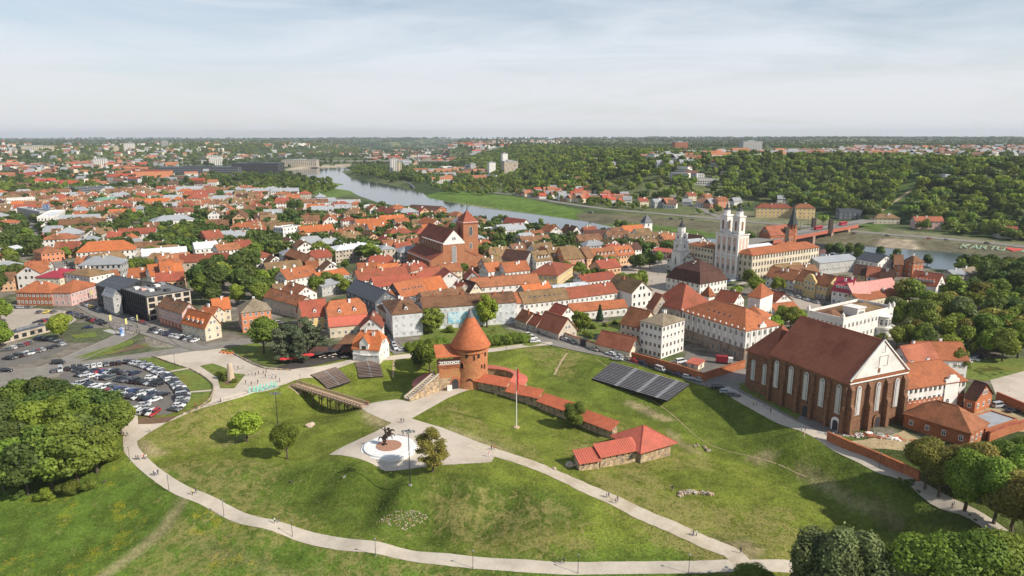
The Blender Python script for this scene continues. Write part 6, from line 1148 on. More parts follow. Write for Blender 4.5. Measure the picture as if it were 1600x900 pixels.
p = at(120,360,0); m = MB(); m.box(-8,8,-.3,.3,2,10,0); m.box(-7.6,-7.2,-.2,.2,-.5,2,1); m.box(7.2,7.6,-.2,.2,-.5,2,1); tag(m.build('billboard', [sm_, METAL], None, p, R(5)), 'large billboard showing blue sky and clouds beside the street', 'billboard'); p = at(74,340,0); m = MB(); m.box(-5,5,-.3,.3,1,15,0); tag(m.build('wall_poster', sm_, None, p, R(-15)), 'tall blue advertising panel on the terrace end', 'poster')
# ------------------------------------------------------------------ trees
def leafmat(name, a, b_, trans=.36):
    m, t, b = newmat(name); at_ = attr(t, 'v'); oi = nn(t, 'ShaderNodeObjectInfo')
    r = nn(t, 'ShaderNodeValToRGB'); r.color_ramp.elements[0].color = (*a, 1); r.color_ramp.elements[1].color = (*b_, 1); lk(t, at_.outputs['Fac'], r.inputs['Fac'])
    hs = nn(t, 'ShaderNodeHueSaturation'); mr = nn(t, 'ShaderNodeMapRange'); mr.inputs[3].default_value = .95; mr.inputs[4].default_value = 1.7; lk(t, oi.outputs['Random'], mr.inputs[0]); lk(t, mr.outputs[0], hs.inputs['Value'])
    m2 = nn(t, 'ShaderNodeMath', operation='FRACT'); m3 = nn(t, 'ShaderNodeMath', operation='MULTIPLY'); m3.inputs[1].default_value = 7.31; lk(t, oi.outputs['Random'], m3.inputs[0]); lk(t, m3.outputs[0], m2.inputs[0]); mh = nn(t, 'ShaderNodeMapRange'); mh.inputs[3].default_value = .478; mh.inputs[4].default_value = .518; lk(t, m2.outputs[0], mh.inputs[0]); lk(t, mh.outputs[0], hs.inputs['Hue'])
    lk(t, r.outputs['Color'], hs.inputs['Color']); lk(t, hs.outputs['Color'], b.inputs['Base Color']); b.inputs['Roughness'].default_value = .6; b.inputs['Specular IOR Level'].default_value = .25
    tr = nn(t, 'ShaderNodeBsdfTranslucent'); lk(t, hs.outputs['Color'], tr.inputs['Color']); ms = nn(t, 'ShaderNodeMixShader'); ms.inputs[0].default_value = trans; lk(t, b.outputs[0], ms.inputs[1]); lk(t, tr.outputs[0], ms.inputs[2]); lk(t, ms.outputs[0], t.nodes['Material Output'].inputs['Surface']); return m
LEAF = {'green': leafmat('leaves_green', (.085,.125,.018),(.205,.25,.04)), 'lime': leafmat('leaves_lime', (.16,.23,.02),(.29,.36,.045)), 'dark': leafmat('leaves_dark', (.05,.085,.018),(.125,.165,.036)), 'olive': leafmat('leaves_olive', (.16,.15,.03),(.31,.275,.06)),
        'birch': leafmat('leaves_birch', (.085,.11,.035),(.19,.21,.08)), 'pine': leafmat('needles_pine', (.04,.055,.028),(.105,.12,.06),.12), 'fir': leafmat('needles_fir', (.025,.055,.024),(.06,.095,.04),.1), 'fresh': leafmat('leaves_fresh', (.105,.16,.018),(.235,.30,.042))}
BARK = M('bark', (.12,.09,.065),.95,.3,4,.4,9); BARKW = M('bark_birch', (.45,.42,.38),.9,.4,6)
def quads(P, Nn, s, rs, asp=1.0):
    n = len(P); r = rs.normal(size=(n, 3)); a = np.cross(Nn, r); a /= np.linalg.norm(a, axis=1)[:, None] + 1e-9; b_ = np.cross(Nn, a); a = a * s[:, None]; b_ = b_ * s[:, None] * asp; bend = Nn * (s * .25)[:, None]
    V = np.stack([P - a - b_ * .6, P + a * .9 - b_ + bend, P + a + b_ * .7, P - a * .8 + b_ + bend],1).reshape(-1,3); return V, np.arange(4 * n).reshape(n, 4)
def crown_mesh(name, kind, seed, n, size, mat):
    """leaf clumps spread through lobes; unit tree: height 1, crown radius about .36"""
    rs = np.random.RandomState(seed); L = []
    if kind == 'broad':
        for i in range(17):
            a = rs.uniform(0,2 * pi); u = rs.uniform(-.75,1); r_ = math.sqrt(max(0,1 - u * u)) * rs.uniform(.45,.8); L.append((r_ * .33 * math.cos(a), r_ * .33 * math.sin(a),.58 + u * .27, rs.uniform(.10,.17)))
        L.append((0,0,.60,.22)); L.append((.05,.03,.76,.17))
    elif kind == 'tall':
        for i in range(26):
            a = rs.uniform(0,2 * pi); z = rs.uniform(.22,.93); w = .20 * math.sin(pi * min(1,(1.04 - z) * 1.15)) + .03; L.append((w * math.cos(a), w * math.sin(a), z, rs.uniform(.055,.11)))
        L.append((0,0,.45,.16)); L.append((0,0,.68,.14))
    elif kind == 'bush':
        for i in range(14):
            a = rs.uniform(0,2 * pi); r_ = rs.uniform(0,.42); L.append((r_ * math.cos(a), r_ * math.sin(a), rs.uniform(.18,.72) * (1 - r_ * .8), rs.uniform(.16,.26)))
    elif kind == 'sparse':
        for i in range(46):
            a = rs.uniform(0,2 * pi); z = rs.uniform(.20,.95); w = .30 * math.sin(pi * min(1,(1.05 - z))) * rs.uniform(.4,1); L.append((w * math.cos(a), w * math.sin(a), z, rs.uniform(.03,.065)))
    elif kind == 'pine':
        for i in range(26):
            z = rs.uniform(.18,.95); a = rs.uniform(0,2 * pi); w = .40 * (1.05 - z) ** .7 * rs.uniform(.35,1); L.append((w * math.cos(a), w * math.sin(a), z, rs.uniform(.07,.12)))
    elif kind == 'fir':
        for i in range(30): z = .06 + .9 * i / 30; a = i * 2.4; w = .20 * (1 - z) * .7; L.append((w * math.cos(a), w * math.sin(a), z, .04 + .14 * (1 - z)))
    elif kind == 'weep':
        for i in range(18):
            a = rs.uniform(0,2 * pi); z = rs.uniform(.35,.92); w = .30 * math.sqrt(max(0,1 - ((z - .5) / .5) ** 2)) * rs.uniform(.5,1); L.append((w * math.cos(a), w * math.sin(a), z, rs.uniform(.09,.14)))
    elif kind == 'far':
        for i in range(9): a = rs.uniform(0,2 * pi); r_ = rs.uniform(.0,.30); L.append((r_ * math.cos(a), r_ * math.sin(a), rs.uniform(.42,.78), rs.uniform(.14,.21)))
    L = np.array(L); w = L[:, 3] ** 2; idx = rs.choice(len(L), n, p=w / w.sum()); d = rs.normal(size=(n, 3)); d /= np.linalg.norm(d, axis=1)[:, None]; d[:, 2] = d[:, 2] * .85 + .12
    rad = L[idx, 3] * np.where(rs.rand(n) < .8, rs.uniform(.82,1.12, n), rs.uniform(.3,.9, n)); P = L[idx, :3] + d * rad[:, None]
    if kind == 'weep': P[:, 2] -= rs.uniform(0,.16, n) * (np.hypot(P[:, 0], P[:, 1]) > .18)
    if kind in ('pine', 'fir'): P[:, 2] = L[idx, 2] + (P[:, 2] - L[idx, 2]) * .55
    N_ = d + rs.normal(size=(n, 3)) * .42; N_ /= np.linalg.norm(N_, axis=1)[:, None]
    keep = P[:, 2] > .04; P, N_, idx = P[keep], N_[keep], idx[keep]; k = len(P)
    P += rs.normal(size=P.shape) * (.022 if kind in ('tall', 'sparse') else .012) * (1,1,.7 if kind != 'fir' else .2); V, Q = quads(P, N_, size * rs.uniform(.55,1.35, k), rs, 1.8 if kind == 'weep' else 1.0)
    lob = rs.rand(len(L)); v = np.clip(.45 * lob[idx] + .55 * rs.rand(k),0,1)
    return np_mesh(name, V, Q, mat, v)
def trunk_mesh(name, kind, seed, mat):
    rd = random.Random(seed); m = MB(); r0 = .022 if kind not in ('bush',) else .012; top = {'broad': .55, 'tall': .7, 'bush': .3, 'sparse': .85, 'pine': .85, 'fir': .8, 'weep': .8, 'far': .5}[kind]
    p = Vector((0,0,-.03)); k = 5; pts = [p]
    for i in range(1, k + 1): pts.append(Vector((rd.uniform(-.02,.02) * i / 2, rd.uniform(-.02,.02) * i / 2, top * i / k)))
    for i in range(k): m.tube(pts[i], pts[i + 1], r0 * (1.25 - i / k), r0 * (1.25 - (i + 1) / k),6)
    for i in range(3 if kind == 'bush' else 9):
        u = rd.uniform(.35,.95); j = min(k - 1, int(u * k)); q = pts[j].lerp(pts[j + 1], u * k - j); a = rd.uniform(0,6.28); ln = rd.uniform(.12,.26) * (.6 if kind == 'fir' else 1); e = q + Vector((math.cos(a) * ln * .8, math.sin(a) * ln * .8, ln * (.75 if kind not in ('fir', 'pine') else .1))); m.tube(q, q.lerp(e, .5) + Vector((0,0,.01)), r0 * .5, r0 * .32,5); m.tube(q.lerp(e, .5) + Vector((0,0,.01)), e, r0 * .32, r0 * .1,4)
    return m.mesh(name, mat)
_tc = {}
def tree_parts(kind, leaf, lod, var):
    k = (kind, leaf, lod, var)
    if k not in _tc:
        n, s = {'big': (30000,.0098), 'near': (24000,.0112), 'mid': (7000,.0205), 'town': (2600,.033)}[lod]
        if kind == 'sparse': n = int(n * .5); s *= .85
        if kind in ('pine', 'fir'): n = int(n * 1.1); s *= .8
        if kind == 'weep': s *= .8; n = int(n * 1.15)
        _tc[k] = (crown_mesh('crown', kind, hash((kind, var)) % 9999 if False else sum(map(ord, kind)) * 7 + var * 131, n, s, LEAF[leaf]), trunk_mesh('trunk', kind, var + 5, BARKW if leaf == 'birch' else BARK))
    return _tc[k]
NAMES = {'broad': 'leafy_tree', 'tall': 'tall_tree', 'bush': 'shrub', 'sparse': 'sparse_tree', 'pine': 'pine_tree', 'fir': 'fir_tree', 'weep': 'birch_tree'}
ADJ = {'green': 'green', 'lime': 'bright yellow green', 'dark': 'dark green', 'olive': 'thin yellow leaved', 'birch': 'grey green drooping', 'pine': 'dark spreading', 'fir': 'dark pointed', 'fresh': 'fresh green'}
NOUN = {'broad': 'leafy tree', 'tall': 'tall slim tree', 'bush': 'shrub', 'sparse': 'airy tree', 'pine': 'pine tree', 'fir': 'fir tree', 'weep': 'birch tree'}
TREES = []
def tree(x, y, h, kind='broad', leaf='green', w=1.0, lod=None, label=None, group=None, sink=0.):
    d = math.hypot(x, y); lod = lod or ('near' if d < 215 else 'mid' if d < 400 else 'town'); var = random.randint(0,2 if lod != 'town' else 3)
    cm, tm = tree_parts(kind, leaf, lod, var); o = empty(NAMES[kind],(x, y, gz(x, y) - sink), random.uniform(0,6.28), label, 'shrub' if kind == 'bush' else 'tree', group); o.scale = (h * w, h * w, h)
    mk('crown', cm, o); mk('trunk', tm, o); TREES.append((x, y, h * .36 * w))
    if not label: PEND.append((o, ADJ[leaf] + ' ' + NOUN[kind]))
    return o
def T(px, py, h, kind='broad', leaf='green', w=1.0, label=None, group=None, lod=None): p = gp(px, py); return tree(p.x, p.y, h, kind, leaf, w, lod, label, group)
T(386,690,10.5, 'broad', 'lime', 1.45, 'round bright lime green tree alone on the left lawn'); T(449,717,12, 'broad', 'fresh', 1.05, 'darker green tree on the lawn right of the lime tree'); T(676,737,13, 'sparse', 'olive', 1.35, 'thin yellow leaved tree beside the rider statue', lod='near'); T(898,669,9, 'tall', 'green', 1.35, 'green tree growing against the castle curtain wall')
for a in [(8,770,17),(45,772,17),(82,764,17),(122,758,16),(152,738,15),(-20,740,17),(20,735,16),(62,738,16),(105,728,16),(140,712,14),(178,690,14),(190,678,12),(165,668,14),(130,676,15),(96,690,15),(55,700,16),(10,700,16),(-25,690,15),(5,662,12),(38,655,14),(72,650,14),(102,648,13),(118,640,9),(70,672,14),(30,676,14),(150,690,13)]:
    T(a[0], a[1], a[2], 'broad', random.choice(['green', 'green', 'fresh', 'dark']), random.uniform(1.1,1.35), group='trees of the grove beside the car park')
for a in [(25,778,4),(70,782,4),(110,772,5),(140,765,4),(175,720,5),(182,705,4),(115,640,4)]: T(a[0], a[1], a[2], 'bush', random.choice(['green', 'fresh', 'dark']),1.2, group='bushes at the edge of the grove')
for a in [(348,590,2.4),(343,586,2),(352,595,2.2),(366,598,1.8),(357,586,2)]: T(*a, 'bush', 'green', 1.3, group='bushes round the stone pillar')
T(98,533,13, 'broad', 'fresh', 1.15, 'bright green tree beside the flat kiosk in the car park')
T(413,552,16, 'broad', 'green', 1.15, 'big green tree left of the dark pines by the plaza')
for a in [(440,564,14),(460,559,16),(482,554,16),(468,566,12),(498,549,12),(447,551,14)]: T(*a, 'pine', 'pine', 1.0, group='dark pines beside the plaza lawn', lod='mid')
T(675,521,11.5, 'tall', 'green', 1.55, 'slim green tree in front of the wrapped building'); T(761,512,16, 'tall', 'lime', 1.05, 'tall yellow green tree behind the castle tower roof'); T(672,580,14, 'broad', 'fresh', 1.15, 'large green tree on the slope left of the castle tower'); T(655,578,9, 'broad', 'dark', 1.2, 'dark low tree beside large tree on the castle slope')
for a in [(640,548,4.5),(655,545,5),(702,520,4),(690,540,5),(668,548,5)]: T(*a, 'bush', 'fresh', 1.3, group='bushes between the narrow street and the tower')
for i, px in enumerate(range(764,822,7)): T(px, 541 - (px - 764) * .12,5.2, 'bush', 'fresh' if i % 3 else 'green', .95, group='hedge bushes behind the castle tower')
T(904,519,10, 'tall', 'fresh', 1.0, 'left half of a twin crowned tree in monastery garden'); T(913,519,9.5, 'tall', 'fresh', 1.0, 'right half of a twin crowned tree in monastery garden'); T(937,502,9, 'fir', 'fir', .8, 'small dark fir tree in the monastery garden')
for a in [(925,514,3),(915,525,2.5),(945,510,2.5),(960,507,2.5),(922,528,3)]: T(*a, 'bush', 'green', 1.2, group='garden shrubs in the monastery garden')
for a in [(972,464,14),(988,468,15),(1001,456,13),(885,428,9),(915,442,10),(930,440,9),(945,447,11),(905,430,10),(925,415,12),(935,420,10),(1000,424,12),(1015,420,12),(990,420,10),(1028,414,10),(870,422,8)]: T(*a, 'broad', random.choice(['green', 'fresh', 'dark']),1.1)
for a in [(1170,448,11),(1182,462,11),(1150,470,9),(1196,430,13),(1215,460,11),(1160,415,9),(1128,408,8),(1092,400,8),(1215,440,9),(1210,520,9),(1235,515,12),(1222,512,11),(1250,508,8),(1325,515,9),(1348,520,8),(1313,512,8)]: T(*a, 'broad', random.choice(['green', 'fresh', 'green', 'lime']),1.15)
for i in range(44):   # park trees on the right
    px = random.uniform(1395,1610); py = random.uniform(475,560); 
    if 1420 < px < 1515 and py > 555 or px < 1412 and py > 530: py -= 40
    T(px, py, random.uniform(11,18), random.choice(['broad', 'broad', 'broad', 'tall', 'weep']), random.choice(['green', 'dark', 'fresh', 'olive', 'birch', 'green']),1.15, group='park trees right of the white manor')
for a in [(1540,450,17),(1560,445,16),(1585,450,18),(1600,440,16),(1520,470,14),(1555,470,18),(1590,475,18),(1415,412,0),(1505,425,12),(1525,428,14),(1545,430,14),(1570,432,14),(1595,432,14),(1448,418,10),(1400,405,9),(1375,400,9),(1295,402,12),(1310,404,13),(1325,402,12),(1340,400,11),(1240,395,8),(1215,388,8),(1180,385,10)]:
    if a[2]: T(*a, 'broad', random.choice(['green', 'dark', 'dark']),1.15)
for a in [(1476,575,14),(1490,590,12),(1462,580,11),(1545,560,13),(1565,565,15),(1590,560,16),(1528,545,14),(1400,545,10),(1420,545,11),(1375,548,8),(1440,552,10)]: T(*a, 'broad', random.choice(['green', 'fresh']),1.1)
for a in [(1445,763,15),(1466,776,14),(1507,798,17),(1528,782,16),(1552,818,17),(1580,833,17),(1590,790,16),(1560,770,15),(1492,762,12),(1536,752,11),(1596,752,13),(1480,800,0),(1605,850,17)]:
    if a[2]: T(*a, 'broad', random.choice(['fresh', 'green', 'olive', 'green']),1.05, lod='near', group='row of trees along the path on the right')
for a in [(1278,962,20),(1322,972,21),(1372,965,20),(1395,985,18)]: T(*a, 'weep', 'birch', 1.1, lod='big', group='drooping birches at the bottom right')
for a in [(1448,990,22),(1505,1000,24),(1562,1000,23),(1602,1010,21)]: T(*a, 'broad', 'fresh', 1.2, lod='big', group='dense maples in the bottom right corner')
for a in [(1180,925,7),(1110,935,5),(1140,940,6),(1205,945,7),(1280,955,8),(1255,950,5),(1090,925,4)]: T(*a, 'bush', random.choice(['lime', 'fresh', 'fresh']),1.25, lod='near', group='bright bushes at the bottom edge')
# ------------------------------------------------------------------ the dense old town behind, street by street
def inpoly(x, y, P): return bool(inside(np.array([x]), np.array([y]), P)[0])
KEEP = [wp(p) for p in ([(985,474),(1010,440),(958,425),(966,410),(1030,393),(1050,404),(1044,440),(1092,464),(1050,484),(1015,494)],[(1130,455),(1180,430),(1262,466),(1310,482),(1290,492),(1230,482)],
  [(28,328),(20,333),(50,372),(80,410),(98,440),(112,475),(-60,470),(-60,640),(640,640),(640,560),(600,500),(596,478),(616,478),(628,545),(800,510),(980,560),(1180,600),(1600,800),(1700,640),(1480,560),(1390,560),(1390,470),(1640,470),(1640,445),(1395,452),(1320,505),(1260,520),(1220,560),(1100,560),(990,545),(930,535),(900,500),(800,508),(600,560),(330,560),(130,470),(118,440),(108,412),(66,372),(48,340)],
  [(295,440),(330,420),(380,405),(430,430),(445,470),(400,490),(300,485)],[(250,372),(330,366),(345,392),(300,398),(250,385)],[(180,352),(250,330),(280,345),(240,362),(190,372)],[(0,365),(60,372),(62,420),(0,440)])]
TOWNP = wp([(-30,470),(-60,320),(0,300),(120,282),(300,284),(345,300),(440,304),(520,322),(590,330),(640,336),(700,346),(760,353),(830,362),(900,371),(1000,383),(1060,386),(1075,378),(1110,395),(1050,430),(1000,470),(900,500),(620,520),(420,500),(200,470)])
ROOFS = ['orange', 'bright', 'rust', 'brick', 'brown', 'red', 'olive', 'brown', 'brick', 'rust', 'olive']; RN = {'orange': 'orange', 'bright': 'bright orange', 'rust': 'rusty orange', 'brick': 'brick red', 'brown': 'brown', 'red': 'red', 'olive': 'weathered brown', 'grey': 'grey', 'pale': 'pale metal', 'dark': 'dark brown', 'slate': 'slate grey', 'green': 'green', 'crimson': 'crimson'}
protos = []; SHP = [(14,11,6.5,4.2, 'gable', 0),(20,12,7.5,4.6, 'gable', 3),(27,12,8,4, 'gable', 0),(16,13,9,3.6, 'hip', 0),(12,10,6,4.2, 'gable', 2),(22,13,9.5,3.4, 'hip', 0),(16,11,7,4.6, 'halfhip', 0),(12,15,8.5,4, 'gabley', 0),(36,12,9,4, 'gable', 0)]
i = 0
for (Wd, D, h, rise, rf_, dm) in SHP:
    for rc in random.sample(ROOFS, 4) + (['grey'] if Wd > 14 else ['dark']):
        wc = random.choice(['white', 'white', 'white', 'cream', 'offwhite', 'beige', 'peach', 'white'] if rc != 'grey' else ['white', 'grey']); root = empty('town_house', (0,-500,0),0, None, 'house', 'old town houses with tiled roofs')
        block(root, Wd, D, h, rise, 'gable' if rf_ == 'gabley' else rf_, rc, wc, rows=2 if h < 9 else 3, ridge='y' if rf_ == 'gabley' else 'x', chim=random.randint(1,3), dorm=dm if i % 2 else 0, sky=0 if i % 3 else 3, near=False, seed=i, chc=random.choice(['white', 'brick', 'cream'])); protos.append((root, Wd, D, rc, wc, rf_, [0])); i += 1
cands = []; ux, uy = math.cos(R(G)), math.sin(R(G))
tp_ = np.array(TOWNP); cxy = tp_.mean(0)
row = -520.0
while row < 560:
    col = -720.0 + random.uniform(0,20); pitch = random.choice([19,22,26])
    while col < 760:
        x = cxy[0] + col * ux - row * uy; y = cxy[1] + col * uy + row * ux; cands.append((x, y)); col += random.uniform(13,21)
    row += pitch
cands.sort(key=lambda c: c[1]); nh = 0; restm = {}
riv_d = lambda x, y: float(seg_dist(np.array([x]), np.array([y]), RIVER)[0])
for (x, y) in cands:
    if not inpoly(x, y, TOWNP) or any(inpoly(x, y, k) for k in KEEP) or riv_d(x, y) < 26: continue
    if random.random() < .26: continue
    left = x < -180; ang = R(G + random.choice([0,0,0,90]) + random.uniform(-4,4) - (14 if left else 0)); root, Wd, D, rc, wc, rf_, cnt = random.choice(protos); sx = random.uniform(.85,1.12)
    if y > 620 and random.random() < .25: continue
    ok = not hits(x, y, ang, Wd * sx, D * sx, .3)
    if not ok: x += random.uniform(-6,6); y += random.uniform(-6,6); ok = not hits(x, y, ang, Wd * sx, D * sx, .3)
    if not ok or any((x - tx) ** 2 + (y - ty) ** 2 < (tr + 3) ** 2 for tx, ty, tr in TREES): continue
    claim(x, y, ang, Wd * sx, D * sx)
    if nh < 215:
        o = root if cnt[0] == 0 else copy_tree(root); cnt[0] += 1; nh += 1; o.location = (x, y, 0); o.rotation_euler = (0,0, ang); o.scale = (sx, sx, random.uniform(.9,1.15) * sx)
        PEND.append((o, RN[rc] + ' roofed ' + {'hip': 'hipped house', 'gabley': 'gabled house', 'halfhip': 'half hipped house', 'gable': 'house'}[rf_]))
    else: restm.setdefault(id(root),(root, []))[1].append((x, y, ang, sx))
for root, Wd, D, rc, wc, rf_, cnt in protos:
    if cnt[0] == 0 and id(root) not in restm: root.location = (0,-500,0)
# the rest of the roofs, too far to tell apart: one object
def bake(root, places, acc):
    for ch in root.children_recursive:
        M0 = Matrix.Translation(ch.location) @ ch.rotation_euler.to_matrix().to_4x4() @ Matrix.Diagonal((*ch.scale, 1)); p = ch.parent
        while p != root: M0 = (Matrix.Translation(p.location) @ p.rotation_euler.to_matrix().to_4x4() @ Matrix.Diagonal((*p.scale, 1))) @ M0; p = p.parent
        me = ch.data; vs = [M0 @ v.co for v in me.vertices]
        for (x, y, a, s) in places:
            Tm = Matrix.Translation((x, y, 0)) @ Matrix.Rotation(a, 4, 'Z') @ Matrix.Scale(s, 4); n = len(acc['v']); acc['v'] += [tuple(Tm @ v) for v in vs]
            for f in me.polygons:
                mt = me.materials[f.material_index]; acc['f'].append(tuple(i + n for i in f.vertices)); acc['m'].append(acc['mi'].setdefault(mt.name, len(acc['mi'])))
acc = {'v': [], 'f': [], 'm': [], 'mi': {}}
for root, pl in restm.values(): bake(root, pl, acc)
def acc_build(name, acc):
    me = bpy.data.meshes.new(name); me.from_pydata(acc['v'],[], acc['f']); [me.materials.append(bpy.data.materials[k]) for k in acc['mi']]; me.polygons.foreach_set('material_index', acc['m']); me.update(); return mk(name, me)
if acc['v']: tag(acc_build('far_town_houses', acc), 'mass of far old town houses with tiled roofs near the river', 'houses', kind='stuff')
for root, Wd, D, rc, wc, rf_, cnt in protos:
    if cnt[0] == 0:
        for ch in list(root.children_recursive): bpy.data.objects.remove(ch)
        bpy.data.objects.remove(root)
print('town houses', nh, 'rest', sum(len(p) for _, p in restm.values()))
# town trees: listed clumps first, then yards
def clump(poly, n, hmin, hmax, leafs, group, w=1.1, kinds=('broad',)):
    P = wp(poly); xs = [p[0] for p in P]; ys = [p[1] for p in P]; k = 0; t_ = 0
    while k < n and t_ < n * 30:
        t_ += 1; x, y = random.uniform(min(xs), max(xs)), random.uniform(min(ys), max(ys))
        if not inpoly(x, y, P) or hits(x, y, 0,4,4,.5) or any((x - a) ** 2 + (y - b_) ** 2 < (r * .8) ** 2 for a, b_, r in TREES[-60:]): continue
        tree(x, y, random.uniform(hmin, hmax), random.choice(kinds), random.choice(leafs), w, group=group); k += 1
clump([(300,470),(330,425),(385,412),(432,440),(440,472),(395,488),(320,486)],22,12,18,['green', 'fresh', 'dark'], 'trees behind the pink corner house')
clump([(245,385),(250,372),(335,368),(345,395),(290,400)],13,11,15,['green', 'dark'], 'trees around the left town terraces'); clump([(180,352),(250,335),(280,345),(240,362),(190,370)],12,10,14,['green', 'dark', 'fresh'], 'trees left of the grey roofed mansion')
clump([(-10,365),(40,368),(60,400),(62,425),(0,445)],16,10,15,['dark', 'green'], 'trees at the left edge of town'); clump([(-10,440),(40,430),(60,440),(25,452),(-10,470)],6,10,14,['dark', 'green'], 'trees at the left edge of town'); clump([(-20,480),(5,480),(8,560),(-20,560)],3,11,14,['fresh'], 'trees at the left edge of town')
for a in [(392,400,14),(400,408,14),(385,412,12),(500,408,15),(512,412,14),(578,412,15),(590,414,13),(565,408,12),(568,452,10),(590,455,10),(512,452,11),(530,455,11),(495,462,12),(545,452,8),(540,460,9),(628,400,12),(640,395,12),(760,412,14),(770,416,13),(750,408,12),(787,432,10),(800,436,9),(710,414,6),(672,345,10),(685,347,10),(660,348,10),(645,350,11),(610,385,11),(605,368,10),(476,372,11),(470,366,10),(445,372,11),(195,422,11),(205,425,10),(215,424,10),(230,422,9),(425,402,10),(470,330,8),(510,335,8),(600,340,8),(618,342,9),(975,362,12),(985,366,11),(965,358,10),(845,352,8),(1160,372,9),(1172,376,9),(782,345,8),(790,347,8),(930,395,8),(830,385,7),(790,378,7),(560,368,8),(350,410,9)]: T(*a, 'broad', random.choice(['green', 'green', 'dark', 'fresh']),1.2)
k = 0; nt_ = len(TREES)
while k < 70:
    px, py = random.uniform(-20,1060), random.uniform(296,440)
    x, y = at(px, py, 0).xy
    if not inpoly(x, y, TOWNP) or hits(x, y, 0,3,3,.3) or inpoly(x, y, KEEP[0]) or inpoly(x, y, KEEP[2]): k += .02; continue
    tree(x, y, random.uniform(7,12), 'broad', random.choice(['green', 'dark', 'green', 'fresh']),1.25, group='yard trees between the old town houses'); k += 1
print('trees', len(TREES))
# ------------------------------------------------------------------ woods and far land: instanced masses
def far_mass(name, label, pts, hs, crown, cat='wood', tex=None):
    """one object: points with a size each, a tree crown set on every point"""
    me = bpy.data.meshes.new(name); me.from_pydata([tuple(p) for p in pts],[],[]); a = me.attributes.new('size', 'FLOAT', 'POINT'); a.data.foreach_set('value', np.array(hs, np.float32))
    o = mk(name, me); tag(o, label, cat, kind='stuff'); g = bpy.data.node_groups.new(name, 'GeometryNodeTree'); g.interface.new_socket('Geometry', in_out='INPUT', socket_type='NodeSocketGeometry'); g.interface.new_socket('Geometry', in_out='OUTPUT', socket_type='NodeSocketGeometry')
    gi, go = g.nodes.new('NodeGroupInput'), g.nodes.new('NodeGroupOutput'); ip = g.nodes.new('GeometryNodeInstanceOnPoints'); oi = g.nodes.new('GeometryNodeObjectInfo'); oi.inputs['Object'].default_value = crown; oi.inputs['As Instance'].default_value = True
    rv = g.nodes.new('FunctionNodeRandomValue'); rv.data_type = 'FLOAT_VECTOR'; rv.inputs[0].default_value = (0,0,0); rv.inputs[1].default_value = (.08,.08,6.28); at_ = g.nodes.new('GeometryNodeInputNamedAttribute'); at_.data_type = 'FLOAT'; at_.inputs['Name'].default_value = 'size'
    r2 = g.nodes.new('FunctionNodeRandomValue'); r2.data_type = 'FLOAT_VECTOR'; r2.inputs[0].default_value = (.85,.85,.75); r2.inputs[1].default_value = (1.25,1.25,1.15); r2.inputs['Seed'].default_value = 3; mu = g.nodes.new('ShaderNodeVectorMath'); mu.operation = 'MULTIPLY'
    g.links.new(gi.outputs[0], ip.inputs['Points']); g.links.new(oi.outputs['Geometry'], ip.inputs['Instance']); g.links.new(rv.outputs[0], ip.inputs['Rotation']); g.links.new(r2.outputs[0], mu.inputs[0]); g.links.new(at_.outputs[0], mu.inputs[1]); g.links.new(mu.outputs[0], ip.inputs['Scale']); g.links.new(ip.outputs[0], go.inputs[0])
    md = o.modifiers.new('scatter', 'NODES'); md.node_group = g; return o
# the crown each mass repeats: a plain tree standing at the foot of the far bank
def proto_tree(px, py, leaf, seed, label):
    p = gp(px, py); me = crown_mesh('crown', 'far', seed, 420,.062, LEAF[leaf]); o = mk('wood_tree', me, None, p, 0,(1,1,1)); o['label'] = label; o['category'] = 'tree'; return o
def sample(poly, n, keep=None, z=0):
    P = wp(poly, z) if max(p[0] for p in poly) < 5000 and min(p[1] for p in poly) < 1000 and poly[0][1] > 100 and z is not None else poly
    xs = [p[0] for p in P]; ys = [p[1] for p in P]; X = NR.uniform(min(xs), max(xs), n * 4); Y = NR.uniform(min(ys), max(ys), n * 4); i = inside(X, Y, P); X, Y = X[i][:n], Y[i][:n]; return X, Y
SLOPE = HILL_E + [(2600,700),(2600,1500),(900,1500),(600,1900),(200,2600), tuple(at(720,240).xy)]
CLEAR = wpoly([(1345,340),(1418,296),(1446,292),(1385,340)],18)
X, Y = NR.uniform(-200,1500,40000), NR.uniform(500,2600,40000); e = seg_dist(X, Y, HILL_E, False); ok = inside(X, Y, HILL_E2) & (e > 8) & ~inside(X, Y, CLEAR)
dens = np.where(e < 330,1.0, np.where(e < 900,.16,.09)) * np.where(rnoise(X, Y, 330,21) > .12, np.where(e > 330,1.8,1), np.where(e > 330,.25,1))
d_hs = (X > 60) & (X < 330) & (Y < 1150) & (e < 160); dens = np.where(d_hs, .30, dens)
ok &= NR.rand(len(X)) < dens * .55
X, Y = X[ok], Y[ok]; fr = np.abs(X) < Y * .80 + 60; X, Y = X[fr], Y[fr]; Zs = [gz(x, y) for x, y in zip(X, Y)]
hs = NR.uniform(12,19, len(X)); hs *= np.where(seg_dist(X, Y, HILL_E, False) > 360,.7,1); sel = NR.randint(0,3, len(X)); print('hill trees', len(X))
WT = [proto_tree(1062,320, 'green', 3, 'single round green tree by the road fork across the river'), proto_tree(838,297, 'dark', 4, 'dark tree at the foot of the wooded hill across river'), proto_tree(1285,352, 'fresh', 9, 'fresh green tree by the bridge end across the river')]
for o in WT: o.scale = (12,12,12)
for k, nm in enumerate(['mid green trees of the wooded hill across the river', 'dark trees of the wooded hill across the river', 'fresh green trees of the wooded hill across the river']):
    i = sel == k; far_mass('hill_wood', nm, list(zip(X[i], Y[i], np.array(Zs)[i] - .5)), hs[i], WT[k])
